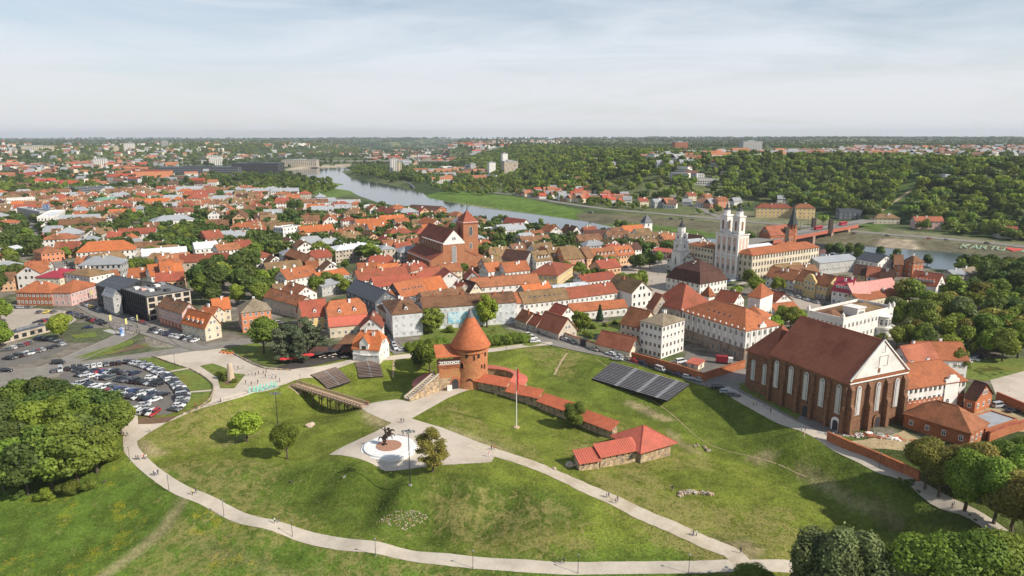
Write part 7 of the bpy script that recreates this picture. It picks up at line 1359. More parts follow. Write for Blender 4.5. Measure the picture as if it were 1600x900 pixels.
# river bank woods and the far plain
bankp = []; bh = []
for poly, n, h0, h1 in [([(540,262),(640,262),(720,272),(760,284),(790,296),(740,306),(690,300),(640,284),(560,276)],260,8,14),([(740,268),(800,282),(860,300),(960,318),(870,316),(790,302),(720,292)],160,8,13),([(670,296),(740,294),(790,304),(720,308)],30,8,13),([(420,282),(520,282),(530,296),(480,308),(400,300)],170,7,12),([(270,268),(380,268),(430,285),(395,300),(280,290)],90,8,13),([(830,298),(960,320),(1020,330),(930,324)],70,7,11),([(1100,388),(1180,392),(1220,398),(1120,392)],30,5,8),([(1340,402),(1430,408),(1440,414),(1340,410)],16,8,12),([(1490,424),(1620,428),(1640,452),(1520,446)],45,10,15),([(1080,342),(1100,328),(1180,322),(1240,330),(1160,328)],12,7,10),([(-20,288),(90,285),(165,291),(160,303),(-20,306)],130,10,15),([(90,262),(300,251),(470,246),(560,243),(560,233),(300,238),(60,247)],900,13,20),([(280,300),(345,296),(420,300),(400,312),(300,312)],60,9,13),([(150,312),(260,306),(280,316),(180,326)],50,9,13),([(1420,355),(1620,372),(1620,382),(1440,360)],40,9,14)]:
    x, y = sample(poly, n); 
    for a, b_ in zip(x, y):
        if gz(a, b_) > -3.4 and not hits(a, b_, 0,5,5,1): bankp.append((a, b_, gz(a, b_) - .3)); bh.append(random.uniform(h0, h1))
yp = []; yh = []; k = 0
while len(yp) < 1700 and k < 20000:
    k += 1; px, py = random.uniform(-40,1060),262 + 140 * random.random() ** .8; x, y = at(px, py, 0).xy
    if riv_d(x, y) < 24 or inside(np.array([x]), np.array([y]), RIVER)[0] or any(inpoly(x, y, q) for q in KEEP[:3]) or hits(x, y, 0,2.5,2.5,0): continue
    if not (inpoly(x, y, TOWNP) or py < 300 and px < 560) or rnoise(np.array([x]), np.array([y]),160,41)[0] < random.uniform(-.7,.3): continue
    yp.append((x, y, gz(x, y) - .6)); yh.append(random.uniform(8,14))
far_mass('yard_wood', 'trees in the far yards of the old town', yp, yh, WT[1]); print('yard', len(yp))
far_mass('bank_wood', 'trees massed along the river banks', bankp, bh, WT[0])
pl = []; ph = []
for _ in range(19000):
    py = 219.5 + 66 * random.random() ** 1.7; px = random.uniform(-60,1660); p = at(px, py, 20 if py < 240 else 0)
    if p.y > 15000 or p.y < 820 and px < 560: continue
    nz = float(rnoise(np.array([p.x]), np.array([p.y]),800,33)[0])
    if nz < (-.08 if py < 262 or px > 560 else .16) and random.random() < (.78 if py < 262 else .94): continue
    if p.y < 2600 and inpoly(p.x, p.y, HILL_E2): continue
    z = gz(p.x, p.y)
    if z < -3.2 or (p.y < 3500 and riv_d(p.x, p.y) < 20): continue
    s = random.uniform(9,15) * (1 + max(0, p.y - 3500) / 6000); pl.append((p.x, p.y, z - 1)); ph.append(s)
far_mass('plain_wood', 'scattered trees and woods of the far plain', pl, ph, WT[1]); print('plain', len(pl))
# far houses, flats and works
FARC = [('far_wall_white', (.74,.70,.64)),('far_wall_cream', (.64,.54,.40)),('far_wall_grey', (.46,.46,.46)),('far_wall_red', (.46,.22,.14))]; FW = [M(n, c, .9,.1,.3, rnd=0) for n, c in FARC]; FR = [M('far_roof_orange', (.40,.16,.085),.9,.2,.3, rnd=0), M('far_roof_brown', (.22,.12,.08),.9,.2,.3, rnd=0), M('far_roof_grey', (.32,.32,.33),.8,.2,.3, rnd=0), M('far_roof_red', (.42,.09,.05),.9,.2,.3, rnd=0)]
m = MB(); mats = FW + FR
def farbox(x, y, w, d, h, a, wi, ri, flat=False, z=None):
    z = gz(x, y) if z is None else z; m.T = Matrix.Translation((x, y, z)) @ Matrix.Rotation(a, 4, 'Z'); m.box(-w / 2, w / 2,-d / 2, d / 2,-2, h, wi)
    if flat: m.box(-w / 2 + .4, w / 2 - .4,-d / 2 + .4, d / 2 - .4, h, h + .6,6)
    else: v, f = roof_solid(w, d, h, d * .4, 'gable', o=.4); m.add(v, f, 4 + ri)
    if w > 14 and y < 3200:
        for r_ in range(max(1, int(h / 3.2))):
            for c in range(int(w / 3.4)): x0 = -w / 2 + 1 + c * 3.4; m.box(x0, x0 + 1.7,-d / 2 - .08,-d / 2 + .1,1 + r_ * 3.2,2.7 + r_ * 3.2,8)
mats = FW + FR + [GLASS]; cnt = 0
def scatter_far(poly, n, w0, w1, h0, h1, flatp, rw, z=0, minriv=40):
    global cnt
    P = wp(poly, z); x, y = sample([tuple(p) for p in P], n, z=None)
    for a, b_ in zip(x, y):
        if riv_d(a, b_) < minriv or hits(a, b_, 0,10,10,2): continue
        w = random.uniform(w0, w1); farbox(a, b_, w, min(random.uniform(9,14), w), random.uniform(h0, h1), random.uniform(-.6,.9), random.choice([0,0,0,1,1,2,3]), random.choice(rw), random.random() < flatp); cnt += 1
scatter_far([(-40,300),(-40,262),(100,256),(260,258),(330,268),(345,292),(200,296),(60,300)],210,12,34,5,11,.25,[0,0,1,2,3]); scatter_far([(-60,262),(-60,240),(260,238),(430,240),(260,256),(100,258)],190,14,40,5,12,.4,[0,1,2,2],15); scatter_far([(-60,240),(-60,230),(560,228),(430,240)],110,16,46,6,16,.5,[0,0,2,3],25)
scatter_far([(640,268),(740,262),(790,280),(700,290)],40,14,50,5,9,.5,[1,2,0]); scatter_far([(560,250),(760,238),(800,248),(640,260)],130,14,40,5,10,.3,[0,1,2,3]); scatter_far([(790,300),(880,296),(985,310),(1000,318),(900,314)],75,9,14,4,7,.05,[1,2,0,3],3); scatter_far([(1020,318),(1160,318),(1165,324),(1040,326)],9,10,16,5,8,0,[0,1,2])
scatter_far([(1000,250),(1240,238),(1300,250),(1060,262)],150,14,50,6,13,.5,[0,1,2],44); scatter_far([(1080,244),(1330,236),(1420,246),(1300,252)],330,10,22,5,8,.25,[0,1,2,2],44); scatter_far([(1330,244),(1660,244),(1660,230),(1330,230)],480,10,26,5,9,.3,[1,1,2,2,0],48); scatter_far([(820,250),(1000,244),(1010,252),(870,258)],30,9,16,5,8,.1,[0,1,2],44); scatter_far([(500,236),(900,228),(900,233),(560,246)],120,14,40,5,10,.4,[0,1,2],10)
m.T = None; me = m.mesh('far_houses', mats); tag(mk('far_houses', me), 'specks of far houses and sheds across the plain and hills', 'houses', kind='stuff'); print('far houses', cnt)
# the far buildings one can name
def tower(label, px, pyb, pyt, wpx, d, wc, name='apartment_tower', cat='apartment tower', roofm='grey', rows=9, cols=6, z=None, a=.3):
    z0 = 0.; p = gp(px, pyb); w = wpx * (p - CP).length / F; h = zat(p, pyt) - p.z; o = empty(name, p, a, label, cat); m = MB(); m.box(-w / 2, w / 2,-d / 2, d / 2,-2, h); m.build('wall', WL[wc], o); m = MB(); m.box(-w / 2 - .3, w / 2 + .3,-d / 2 - .3, d / 2 + .3, h, h + .8); m.box(-w * .2, w * .15,-d * .2, d * .2, h + .8, h + 3); m.build('roof', RF[roofm], o)
    if rows:
        m = MB()
        for r_ in range(rows): z1 = h * (r_ + .25) / rows; [m.box(-w / 2 + w * (c + .2) / cols, -w / 2 + w * (c + .75) / cols, -d / 2 - .1,-d / 2 + .1, z1, z1 + h / rows * .5) for c in range(cols)]; [m.box(w / 2 - .1, w / 2 + .1,-d / 2 + d * (c + .2) / 3,-d / 2 + d * (c + .75) / 3, z1, z1 + h / rows * .5) for c in range(3)]
        tag(m.build('window', GLASS, o), kind='stuff')
    return o
tower('white apartment tower with red vertical stripes beside the river', 616,270,248,12,22, 'white', rows=14, cols=4); tower('second pale apartment tower beside the red striped one', 624,271,252,6,16, 'cream', rows=12, cols=2)
tower('dark twin grain silo block across the river', 796,277,252,22,26, 'weather', 'silo', 'silo', rows=0); tower('tall pale elevator tower of the silo works', 788,272,240,8,16, 'white', 'silo', 'silo', rows=0); tower('lower white works building beside the silos', 768,275,254,10,18, 'white', 'works', 'works', rows=0); tower('low pale works hall left of the silos', 738,268,256,8,20, 'grey', 'works', 'works', rows=0)
tower('white apartment tower in the left town by the crane', 158,262,248,15,26, 'white', rows=9, cols=6); tower('white hilltop apartment slab on the left horizon', 203,236,224,12,30, 'white', rows=8); tower('lone tall tower on the left horizon', 258,232,220,7,30, 'grey', rows=12, cols=3); tower('pale hilltop flats left of the white slab', 178,236,228,10,30, 'cream', rows=6); tower('long pale flats on the far left hill', 60,236,228,34,30, 'cream', rows=4, cols=16)
tower('dark glass cube office on the far river bank', 405,272,255,64,60, 'dark', 'glass_block', 'office block', 'slate', rows=7, cols=22, a=.05); tower('long low dark arena building left of the glass cube', 316,273,261,115,60, 'slate', 'arena', 'arena', 'slate', rows=4, cols=40, a=.02); tower('red long hall in front of the dark arena', 240,277,267,46,40, 'orange', 'hall', 'hall', 'red', rows=0)
tower('white block on the riverside behind glass cube', 470,260,250,50,40, 'beige', 'office', 'office block', rows=5, cols=18, a=.05); tower('tall white blocks above the far river bend', 338,258,244,16,40, 'white', rows=8, cols=6); tower('long white slab flats on the wooded hill', 1040,252,241,50,24, 'white', rows=6, cols=20); tower('white flats right of the long slab on the hill', 1110,249,239,34,24, 'cream', rows=6, cols=14); tower('brown far flats on the horizon above hill', 1062,234,222,22,24, 'brick', rows=9, cols=8); tower('grey far flats on the right horizon', 1172,236,221,32,24, 'grey', rows=9, cols=12); tower('pale villa on the wooded hill by the funicular', 1475,288,276,22,20, 'cream', 'villa', 'villa', rows=2)
for lab, px, yb, yt in (('far thin chimney on the horizon, taller one', 1363,235,216),('far thin chimney on the horizon, shorter one', 1390,236,222),('thin white chimney on the wooded hill', 1081,243,231)):
    p = gp(px, yb); h = zat(p, yt) - p.z; m = MB(); r_ = .5 * (p - CP).length / F * 1.6; m.lathe([(r_, -2),(r_ * .7, h),(.01, h)],8); m.lathe([(r_ * .9, h * .9),(r_ * .95, h * .93)],8,1); tag(m.build('factory_chimney', [WL['grey'] if px < 1200 else WL['slate'], WL['slate']], None, p), lab, 'chimney')
p = gp(8,242); h = zat(p, 205) - p.z; o = empty('television_mast', p, 0, 'red and white lattice television mast on the far left', 'mast')
for i in range(6): m = MB(); w0, w1 = 7 * (1 - i / 6.5),7 * (1 - (i + 1) / 6.5); z0, z1 = h * i / 6, h * (i + 1) / 6; [m.bar((sx * w0, sy * w0, z0),(sx * w1, sy * w1, z1),1.6,1.6) for sx in (-1,1) for sy in (-1,1)]; [m.bar((sx * w0,-w0, z0),(-sx * w1,-w1, z1),.9,.9) for sx in (-1,1)]; m.box(-w1, w1,-w1, w1, z1 - 1, z1); m.build('mast_section', STEELRED if i % 2 else WHITE, o)
for i, (px, pyb, w, h, rc, wc, lab) in enumerate([(1207,339,26,11, 'brick', 'yellow', 'long yellow house with brown roof across the river, left one'),(1254,341,15,12, 'rust', 'yellow', 'shorter yellow house with brown roof across the river, right one'),(1382,349,26,6, 'olive', 'cream', 'cream house with low roof at the foot of the hill'),(1447,357,28,8, 'church', 'pink', 'pink house with red roof below the wooded hill'),(1571,371,18,6, 'brick', 'white', 'white gabled cottage at the foot of the wooded hill'),(1325,342,24,7, 'slate', 'slate', 'dark flat building at the funicular foot'),(1003,322,13,7, 'red', 'cream', 'red roofed gabled house by the riverside road'),(1026,324,13,7, 'grey', 'grey', 'grey wooden house by the riverside road'),(1078,313,13,7, 'brick', 'cream', 'small red roofed house near the road fork'),(1103,316,12,8, 'rust', 'orange', 'orange brown house near the road fork'),(1125,325,15,10, 'rust', 'orange', 'tall orange brick house near the road fork'),(1095,322,9,5, 'pale', 'white', 'low white cottage near the road fork'),(872,309,11,7, 'rust', 'orange', 'orange house among the hillside cottages'),(1060,250,30,9, 'pale', 'grey', 'pale hall on the wooded hill'),(1222,318,14,7, 'grey', 'white', 'white gabled house above the yellow houses'),(1260,314,13,7, 'grey', 'white', 'white hillside house behind the bridge')]):
    p = gp(px, pyb); pxm = (p - CP).length / F; Wd = w * pxm * (1.9 if i in (0,1) else 1.25) if i < 6 else w; o = empty('riverside_house', p, R(-8 if px > 1150 else 20), lab, 'house', None); block(o, Wd, 12, h, 4, 'hip' if i in (0,1,2) else 'flat' if i == 5 else 'gable', rc, wc, rows=3 if h > 9 else 2, near=True, chim=2, wsz=(1.3,1.7), side=True, cols=max(2, int(Wd / 4)))
# road bridge far upstream
pA, pB = gp(500,256), gp(745,252); m = MB(); m.bar((pA.x, pA.y, 9),(pB.x, pB.y, 9),22,3); [m.box(pA.x + (pB.x - pA.x) * u - 4, pA.x + (pB.x - pA.x) * u + 4, pA.y + (pB.y - pA.y) * u - 6, pA.y + (pB.y - pA.y) * u + 6,-8,8) for u in (.1,.3,.5,.7,.9)]; tag(m.build('far_bridge', CONC), 'pale concrete road bridge far up the river', 'bridge')
# funicular cutting on the wooded hill
ribbon('hill_path', [(1372,332),(1400,314),(1424,297)],5, DIRT, .3, step=6)
# quay wall and stone bank lines
for px, lab in (([(619,281),(640,288),(647,294)], 'dark quay wall at the silo works'),):
    P = [at(*q, -2) for q in px]; m = MB(); [m.bar((a.x, a.y, -2.2),(b_.x, b_.y, -2.2),4,4.6) for a, b_ in zip(P, P[1:])]; tag(m.build('quay_wall', WL['slate']), lab, 'quay wall')
# ------------------------------------------------------------------ cars
CARC = {'white': (.74,.74,.73), 'silver': (.46,.47,.48), 'black': (.018,.018,.02), 'grey': (.13,.135,.14), 'blue': (.035,.075,.22), 'red': (.40,.03,.03), 'dark blue': (.02,.03,.07), 'beige': (.42,.37,.28), 'yellow': (.65,.50,.05)}
CARM = {k: M('car_paint_' + k.replace(' ', '_'), c, .28,.03,.5, spec=.6, rnd=.05) for k, c in CARC.items()}
TYRE = M('tyre_rubber', (.02,.02,.02),.9,.1); HEADL = M('lamp_glass', (.75,.75,.72),.2,.05); TAILL = M('tail_lamp', (.35,.02,.02),.3,.05)
def car_meshes(kind):
    L, hgt, cab = {'hatchback': (4.1,1.48,(-1.95,.85,-1.55,.15)), 'saloon': (4.6,1.45,(-1.45,.95,-.95,.2)), 'estate': (4.7,1.52,(-2.2,.95,-1.9,.2)), 'van': (4.9,1.95,(-2.35,1.5,-2.25,.95))}[kind]
    h = L / 2; m = MB(); belt = .95 if kind != 'van' else 1.1; w = .88
    P = [(-h, .32),(h, .32),(h + .03,.62),(h - .12,.80),(cab[1] + .1, belt),(cab[0], belt + .02),(-h + .02, belt - .06)]; n = len(P); vs = []
    for y, s in ((-w, 1),(-w * .9,0),(w * .9,0),(w, 1)): vs += [(x * (.985 if s else 1), y, z - (.06 if s and z > .5 else 0)) for x, z in P]
    fs = [tuple(range(n)), tuple(range(4 * n - 1,3 * n - 1,-1))]
    for k in range(3): fs += [(k * n + i, (k + 1) * n + i, (k + 1) * n + (i + 1) % n, k * n + (i + 1) % n) for i in range(n)]
    m.add(vs, fs); body = m.mesh('body', CARM['white'])
    bm = bmesh.new(); bm.from_mesh(body); bmesh.ops.recalc_face_normals(bm, faces=bm.faces[:]); bm.to_mesh(body); bm.free()
    b0, b1, t0, t1 = cab; m = MB(); wt = .64; m.add([(b0,-.80, belt),(b1,-.80, belt),(b1,.80, belt),(b0,.80, belt),(t0,-wt, hgt - .06),(t1,-wt, hgt - .06),(t1, wt, hgt - .06),(t0, wt, hgt - .06)],[(0,1,5,4),(1,2,6,5),(2,3,7,6),(3,0,4,7),(4,5,6,7)]); glass = m.mesh('windows', GLASS)
    m = MB(); m.box(t0 - .05, t1 + .05,-wt - .02, wt + .02, hgt - .07, hgt)
    for s in (-1,1): m.bar(((b0 + b1) / 2 - .1, s * .81, belt),((t0 + t1) / 2 - .1, s * (wt + .01), hgt - .05),.1,.05); m.bar((b1, s * .8, belt),(t1, s * wt, hgt - .05),.08,.06); m.bar((b0, s * .8, belt),(t0, s * wt, hgt - .05),.14,.06)
    top = m.mesh('roof', CARM['white']); m = MB(); m.tube((0,-.11,0),(0,.11,0),.32, n=10); m.tube((0,-.12,0),(0,.12,0),.19, n=8, m=1); wh = m.mesh('wheel', [TYRE, GALV])
    m = MB(); m.box(-.03,.03,-.2,.2,-.09,.09); hl_ = m.mesh('headlight', HEADL); m = MB(); m.box(-.03,.03,-.18,.18,-.1,.1); tl_ = m.mesh('tail_light', TAILL); return body, glass, top, wh, hl_, tl_, L
CARP = {k: car_meshes(k) for k in ('hatchback', 'saloon', 'estate', 'van')}
def car(x, y, a, col=None, kind=None, group='parked cars', label=None, z=None):
    col = col or random.choices(list(CARC),[17,15,30,22,6,4,9,2,.4])[0]; kind = kind or random.choices(list(CARP),[40,30,25,5])[0]; body, glass, top, wh, hl_, tl_, L = CARP[kind]
    zz = (gz(x, y) if z is None else z) + .06; o = empty('parked_car', (x, y, zz), a, label, 'car' if kind != 'van' else 'van', group)
    e = .9; dx = (gz(x + e * math.cos(a), y + e * math.sin(a)) - gz(x - e * math.cos(a), y - e * math.sin(a))) / (2 * e); o.rotation_euler = (0,-math.atan(dx), a)
    for me, nm in ((body, 'body'),(top, 'roof')): q = mk(nm, me, o); q.material_slots[0].link = 'OBJECT'; q.material_slots[0].material = CARM[col]
    mk('windows', glass, o)
    for sx in (-1,1):
        for sy in (-1,1): mk('wheel', wh, o, (sx * L * .30, sy * .80,.32))
    for sy in (-.62,.62): mk('headlight', hl_, o, (L / 2 + .0, sy, .66)); mk('tail_light', tl_, o, (-L / 2 + .0, sy, .78))
    if not label: PEND.append((o, col + ' ' + kind))
    return o
def row(a, b_, n, perp=True, group='parked cars', skip=.08, jit=.12, ang=None, flip=None):
    A, B = gp(*a), gp(*b_); d = B - A; base = math.atan2(d.y, d.x) + (pi / 2 if perp else 0) + (ang or 0)
    for i in range(n):
        if random.random() < skip: continue
        p = A.lerp(B, i / max(n - 1,1)); car(p.x + random.uniform(-jit, jit), p.y + random.uniform(-jit, jit), base + random.uniform(-.03,.03) + (pi if random.random() < .5 and flip is None else 0), group=group)
def curverow(px, n, group, perp=True):
    P = spline([gp(*q) for q in px],.5); L = len(P)
    for i in range(n):
        k = int((i + .5) / n * (L - 1)); d = P[min(k + 2, L - 1)] - P[max(k - 2,0)]; a = math.atan2(d.y, d.x) + (pi / 2 if perp else 0); car(P[k].x, P[k].y, a + random.uniform(-.04,.04) + random.choice((0, pi)), group=group)
GC = 'cars in the big car park'
row((84,581),(186,569),11, group=GC, ang=.15); row((122,580),(212,585),14, group=GC, ang=-.25); row((126,587),(249,602),19, group=GC, ang=-.25); row((122,601),(256,619),19, group=GC, ang=-.25); row((132,609),(242,627),14, group=GC, ang=-.25)
curverow([(197,566),(220,571),(244,580),(262,591),(275,602),(285,614),(286,626),(280,636),(268,645)],31, GC); row((205,643),(242,647),7, group=GC, ang=-.1); p = gp(236,592); car(p.x, p.y, .2, 'white', 'hatchback', GC, 'white hatchback driving alone up the car park lane'); p = gp(226,635); car(p.x, p.y, .1, 'silver', 'hatchback', GC, 'silver hatchback standing apart at the car park exit')
for q, a, c, k, lab in [((92,569),.1, 'black', 'van', 'black people carrier driving on the road beside the grove'),((10,581),.1, 'black', 'estate', 'black estate car on the road at the left picture edge'),((138,513),.3, 'dark blue', 'saloon', 'dark saloon standing alone near the junction lawn')]: p = gp(*q); car(p.x, p.y, a, c, k, 'cars on the streets', lab)
GS = 'cars parked along the streets'
row((62,489),(84,489),3, group=GS); row((110,490),(162,507),12, group=GS, ang=.3); row((132,478),(228,507),17, False, group=GS); row((112,432),(142,466),14, group=GS, ang=.5); row((238,518),(305,534),13, group=GS, ang=.3); row((10,482),(44,482),4, False, group=GS); row((60,505),(76,501),4, group=GS, ang=.6); row((100,408),(112,420),4, False, group=GS)
row((12,548),(42,538),6, group='cars beside the flat kiosk', ang=.4); row((14,562),(64,549),9, group='cars beside the flat kiosk', ang=.4); row((60,530),(94,536),4, False, group='cars beside the flat kiosk'); row((54,552),(95,541),6, False, group='cars beside the flat kiosk')
row((824,513),(893,536),8, False, group=GS); row((930,548),(1090,595),13, False, group=GS, skip=.1)
for q, a, c, k, lab in [((824,526),.5, 'white', 'van', 'first white van parked on the gravel by the hedge'),((831,530),.4, 'white', 'van', 'second white van parked on the gravel by the hedge'),((836,535),.2, 'white', 'estate', 'white estate car nearest the road by the hedge'),((965,563),-.35, 'silver', 'saloon', 'silver saloon driving up the road by the bleachers'),((1064,567),.4, 'white', 'van', 'white van in the monastery yard beside wall'),((1122,608),-.3, 'black', 'van', 'black van parked at the bend near the church'),((1135,614),-.25, 'silver', 'estate', 'silver estate car behind the black van at bend'),((1147,619),-.35, 'grey', 'estate', 'grey estate car at the end of the bend row'),((1560,636),.3, 'silver', 'van', 'silver van in the earth yard by the red wall'),((1582,644),.2, 'black', 'saloon', 'black saloon in the earth yard by the red wall')]: p = gp(*q); car(p.x, p.y, a, c, k, GS, lab)
row((600,512),(618,545),9, False, group=GS); p = gp(630,548); car(p.x, p.y, .4, 'silver', 'saloon', GS, 'silver saloon parked at the end of narrow street'); p = gp(644,547); car(p.x, p.y, .5, 'black', 'saloon', GS, 'black saloon parked at the end of narrow street'); p = gp(436,506); car(p.x, p.y, .1, 'white', 'estate', GS, 'white estate car parked behind big tree by yellow house')
row((955,421),(1030,412),12, False, group='cars round the old square', skip=.2); row((1136,441),(1160,437),4, False, group='cars round the old square'); row((1185,448),(1290,478),9, False, group='cars round the old square', skip=.3); row((1510,566),(1530,560),3, group='cars round the old square')
for i in range(16): px = random.uniform(905,1590); py = 331 + (px - 905) * .0775 + random.uniform(-1.5,1.5); p = at(px, py, .6); car(p.x, p.y, -.25 + random.uniform(-.1,.1), group='cars on the riverside road across the river', z=gz(p.x, p.y) + .4)
# lorry with red trailer in the monastery yard
p = gp(1131,568); o = empty('lorry', p, -.3, 'white lorry cab with dark red container in the monastery yard', 'lorry'); m = MB(); m.box(-3.2,1.4,-1.2,1.2,.8,3.2); m.build('container', M('container_red', (.30,.03,.04),.5,.1), o); m = MB(); m.box(1.6,3.4,-1.15,1.15,.6,2.7); m.box(3.38,3.44,-1.0,1.0,1.6,2.5,1); m.build('cab', [WHITE, GLASS], o); [(lambda mm: (mm.tube((x, s * .9,.5),(x, s * 1.2,.5),.5, n=10), mm.build('wheel', TYRE, o)))(MB()) for x in (-2.2,-1,2.5) for s in (-1,1)]
H('small hut with brick red flat roof in the monastery yard', (1074,566),(1091,570),2.6,5,.8, 'lean', 'sheet', 'cream', rows=1, cols=1, chim=0, name='hut', cat='hut')
# ------------------------------------------------------------------ people
CL = {'black': (.02,.02,.022), 'navy': (.03,.045,.10), 'white': (.75,.74,.72), 'red': (.50,.04,.04), 'grey': (.20,.20,.21), 'yellow': (.65,.52,.10), 'pale blue': (.35,.48,.62), 'brown': (.16,.09,.05), 'jeans blue': (.06,.10,.20), 'beige': (.48,.40,.30), 'pink': (.62,.28,.30)}
CLM = {k: M('cloth_' + k.replace(' ', '_'), c, .9,.12,4, rnd=.05) for k, c in CL.items()}; SKIN = M('skin', (.56,.33,.23),.6,.06,4, rnd=.08); HAIR = [M('hair_brown', (.06,.035,.02),.7,.1,8), M('hair_dark', (.018,.014,.012),.7,.1,8), M('hair_fair', (.34,.23,.11),.7,.1,8)]; SHOE = M('shoe_dark', (.03,.028,.026),.7,.1)
def person_chains(pose):
    if pose == 'stand': lg = [(.10,0,0),(.11,.03,-.02)]; 
    hipz = .92; C_ = []
    if pose in ('stand', 'walk', 'stride'):
        sp_ = {'stand': .04, 'walk': .22, 'stride': .32}[pose]
        torso = [(0,0, hipz, .125),(0,0,1.10,.115),(0,.01,1.30,.135),(0,0,1.45,.10),(0,0,1.52,.052),(0,.012,1.60,.085),(0,.012,1.70,.075)]
        C_ = [torso]
        for s, f in ((-1,1),(1,-1)):
            k_ = sp_ * f; C_.append([(0,0, hipz, .125),(s * .095,0,.86,.09),(s * .10, k_ * .55 + .03,.48,.06),(s * .10, k_ - .02,.10,.042),(s * .10, k_ + .10,.035,.036)])
            C_.append([(0,0,1.45,.10),(s * .19,0,1.42,.052),(s * .235,-k_ * .35,1.14,.042),(s * .22,-k_ * .6 + .10,.93,.033),(s * .21,-k_ * .7 + .14,.85,.03),(s * .205,-k_ * .7 + .165,.78,.016)]); C_.append([(s * .21,-k_ * .7 + .14,.85,.03),(s * .175,-k_ * .7 + .19,.81,.012)])
    else:
        torso = [(0,0,.12,.14),(0,-.03,.32,.12),(0,0,.52,.135),(0,.03,.66,.10),(0,.04,.73,.052),(0,.06,.81,.085),(0,.06,.91,.075)]; C_ = [torso]
        for s in (-1,1):
            C_.append([(0,0,.12,.14),(s * .12,.12,.14,.09),(s * .20,.45,.38,.06),(s * .14,.75,.07,.042),(s * .14,.86,.05,.035)]); C_.append([(0,.03,.66,.10),(s * .19,.03,.63,.05),(s * .25,.16,.42,.042),(s * .14,.36,.38,.033),(s * .10,.42,.37,.026)])
    return C_
def person_mesh(pose, top, bot, hair, sleeves, skirt=False):
    me = skin('body', person_chains(pose),[CLM[bot], CLM[top], SKIN, hair, SHOE], None, 1); sit = pose == 'sit'; off = .80 if sit else 0
    for f in me.polygons:
        c = f.center; z = c.z + off; mi = 0
        if not sit and z < .085 or sit and c.y > .72 and c.z < .12: mi = 4
        elif sit and (abs(c.y) > .1 and c.z < .5 and abs(c.x) > .05 and c.y > .12 and c.z < .34): mi = 0
        elif z > 1.50: mi = 3 if (z > 1.67 or c.y < -.015 and z > 1.56) else 2
        elif z > .95 and abs(c.x) < .16: mi = 1
        elif abs(c.x) >= .155 and z > .70: mi = 1 if (z > 1.2 or sleeves and z > .9) else 2
        f.material_index = mi
    return me
PM = []
combos = [('black', 'jeans blue'),('navy', 'black'),('white', 'jeans blue'),('red', 'black'),('grey', 'jeans blue'),('yellow', 'black'),('pale blue', 'beige'),('white', 'black'),('black', 'black'),('brown', 'jeans blue'),('pink', 'white'),('beige', 'navy')]
for pose in ('stand', 'walk', 'stride', 'sit'):
    for i, (t_, b_) in enumerate(combos):
        if pose == 'sit' and i % 3: continue
        PM.append((pose, t_, b_, person_mesh(pose, t_, b_, HAIR[i % 3], i % 2)))
VERB = {'stand': 'standing', 'walk': 'walking', 'stride': 'walking', 'sit': 'sitting'}
def person(px, py, pose='walk', top=None, label=None, group=None, rz=None, s=1.0):
    ch = [q for q in PM if q[0] == pose and (top is None or q[1] == top)] or [q for q in PM if q[0] == pose]; q = random.choice(ch); p = gp(px, py)
    o = empty('person', (p.x, p.y, p.z + .10), random.uniform(0,6.28) if rz is None else rz, label, 'person', group); o.scale = (s, s, s); mk('body', q[3], o)
    if not label: PEND.append((o, f'{VERB[pose]} person in {q[1]} top'))
    return o
for px, py in [(379,590),(388,588),(394,586),(399,588),(404,586),(412,585),(416,583),(425,592),(431,593),(437,597),(403,600),(384,601),(393,603),(426,588),(372,578),(380,577),(366,575),(415,591)]: person(px, py, random.choice(['stand', 'walk', 'walk']), group='people on the paved plaza')
for px, py, tp__ in [(305,637, 'red'),(308,640, 'brown'),(316,636, 'black'),(345,629, 'grey'),(234,676, 'white'),(194,682, 'black'),(199,682, 'navy'),(213,719, 'black'),(216,719, 'navy'),(220,719, 'pink'),(225,718, 'red'),(229,718, 'white'),(241,744, 'black'),(243,743, 'white'),(247,742, 'navy'),(301,774, 'yellow'),(306,771, 'navy'),(429,818, 'white'),(436,817, 'black'),(875,882, 'black'),(881,881, 'navy')]: person(px, py, random.choice(['walk', 'stride']), tp__, group='walkers on the curved park path')
for px, py, tp__ in [(627,661, 'black'),(631,661, 'grey'),(630,681, 'navy'),(636,682, 'black'),(764,714, 'pink'),(768,704, 'black'),(772,703, 'red'),(572,635, 'black'),(575,634, 'red'),(948,778, 'white'),(951,778, 'navy'),(962,787, 'black'),(965,784, 'brown'),(1083,838, 'grey'),(1088,838, 'white'),(1157,865, 'black'),(1048,768, 'black'),(1051,767, 'black')]: person(px, py, random.choice(['walk', 'stand']), tp__, group='visitors round the statue and castle')
for px, py in [(1098,604),(1104,607),(1177,633),(1182,633),(1204,645),(1252,676),(1258,674),(1256,684),(1487,795),(1490,793),(178,508),(180,514),(201,516),(205,524),(209,524),(218,522),(225,530),(242,538),(252,538),(862,541),(886,549),(226,535),(214,520),(291,538),(930,432),(1012,441),(1018,441),(1013,449),(1028,430),(1243,867),(1246,866)]: person(px, py, random.choice(['walk', 'stand']), group='people on the streets')
for px, py, tp__, lab in [(165,754, 'white', 'person in white sitting on the meadow beside the grove'),(539,747, 'white', 'person sitting on the grass below the statue plaza'),(454,755, 'black', 'person sitting on the lawn below the tree pair'),(1016,597, 'white', 'person in white sitting on the dark bleachers'),(1037,592, 'red', 'person in red sitting high on the dark bleachers'),(505,592, 'yellow', 'person sitting on the slanted brown bleachers')]: o = person(px, py, 'sit', tp__, label=lab); o.location.z += .7 if 'bleachers' in lab else 0
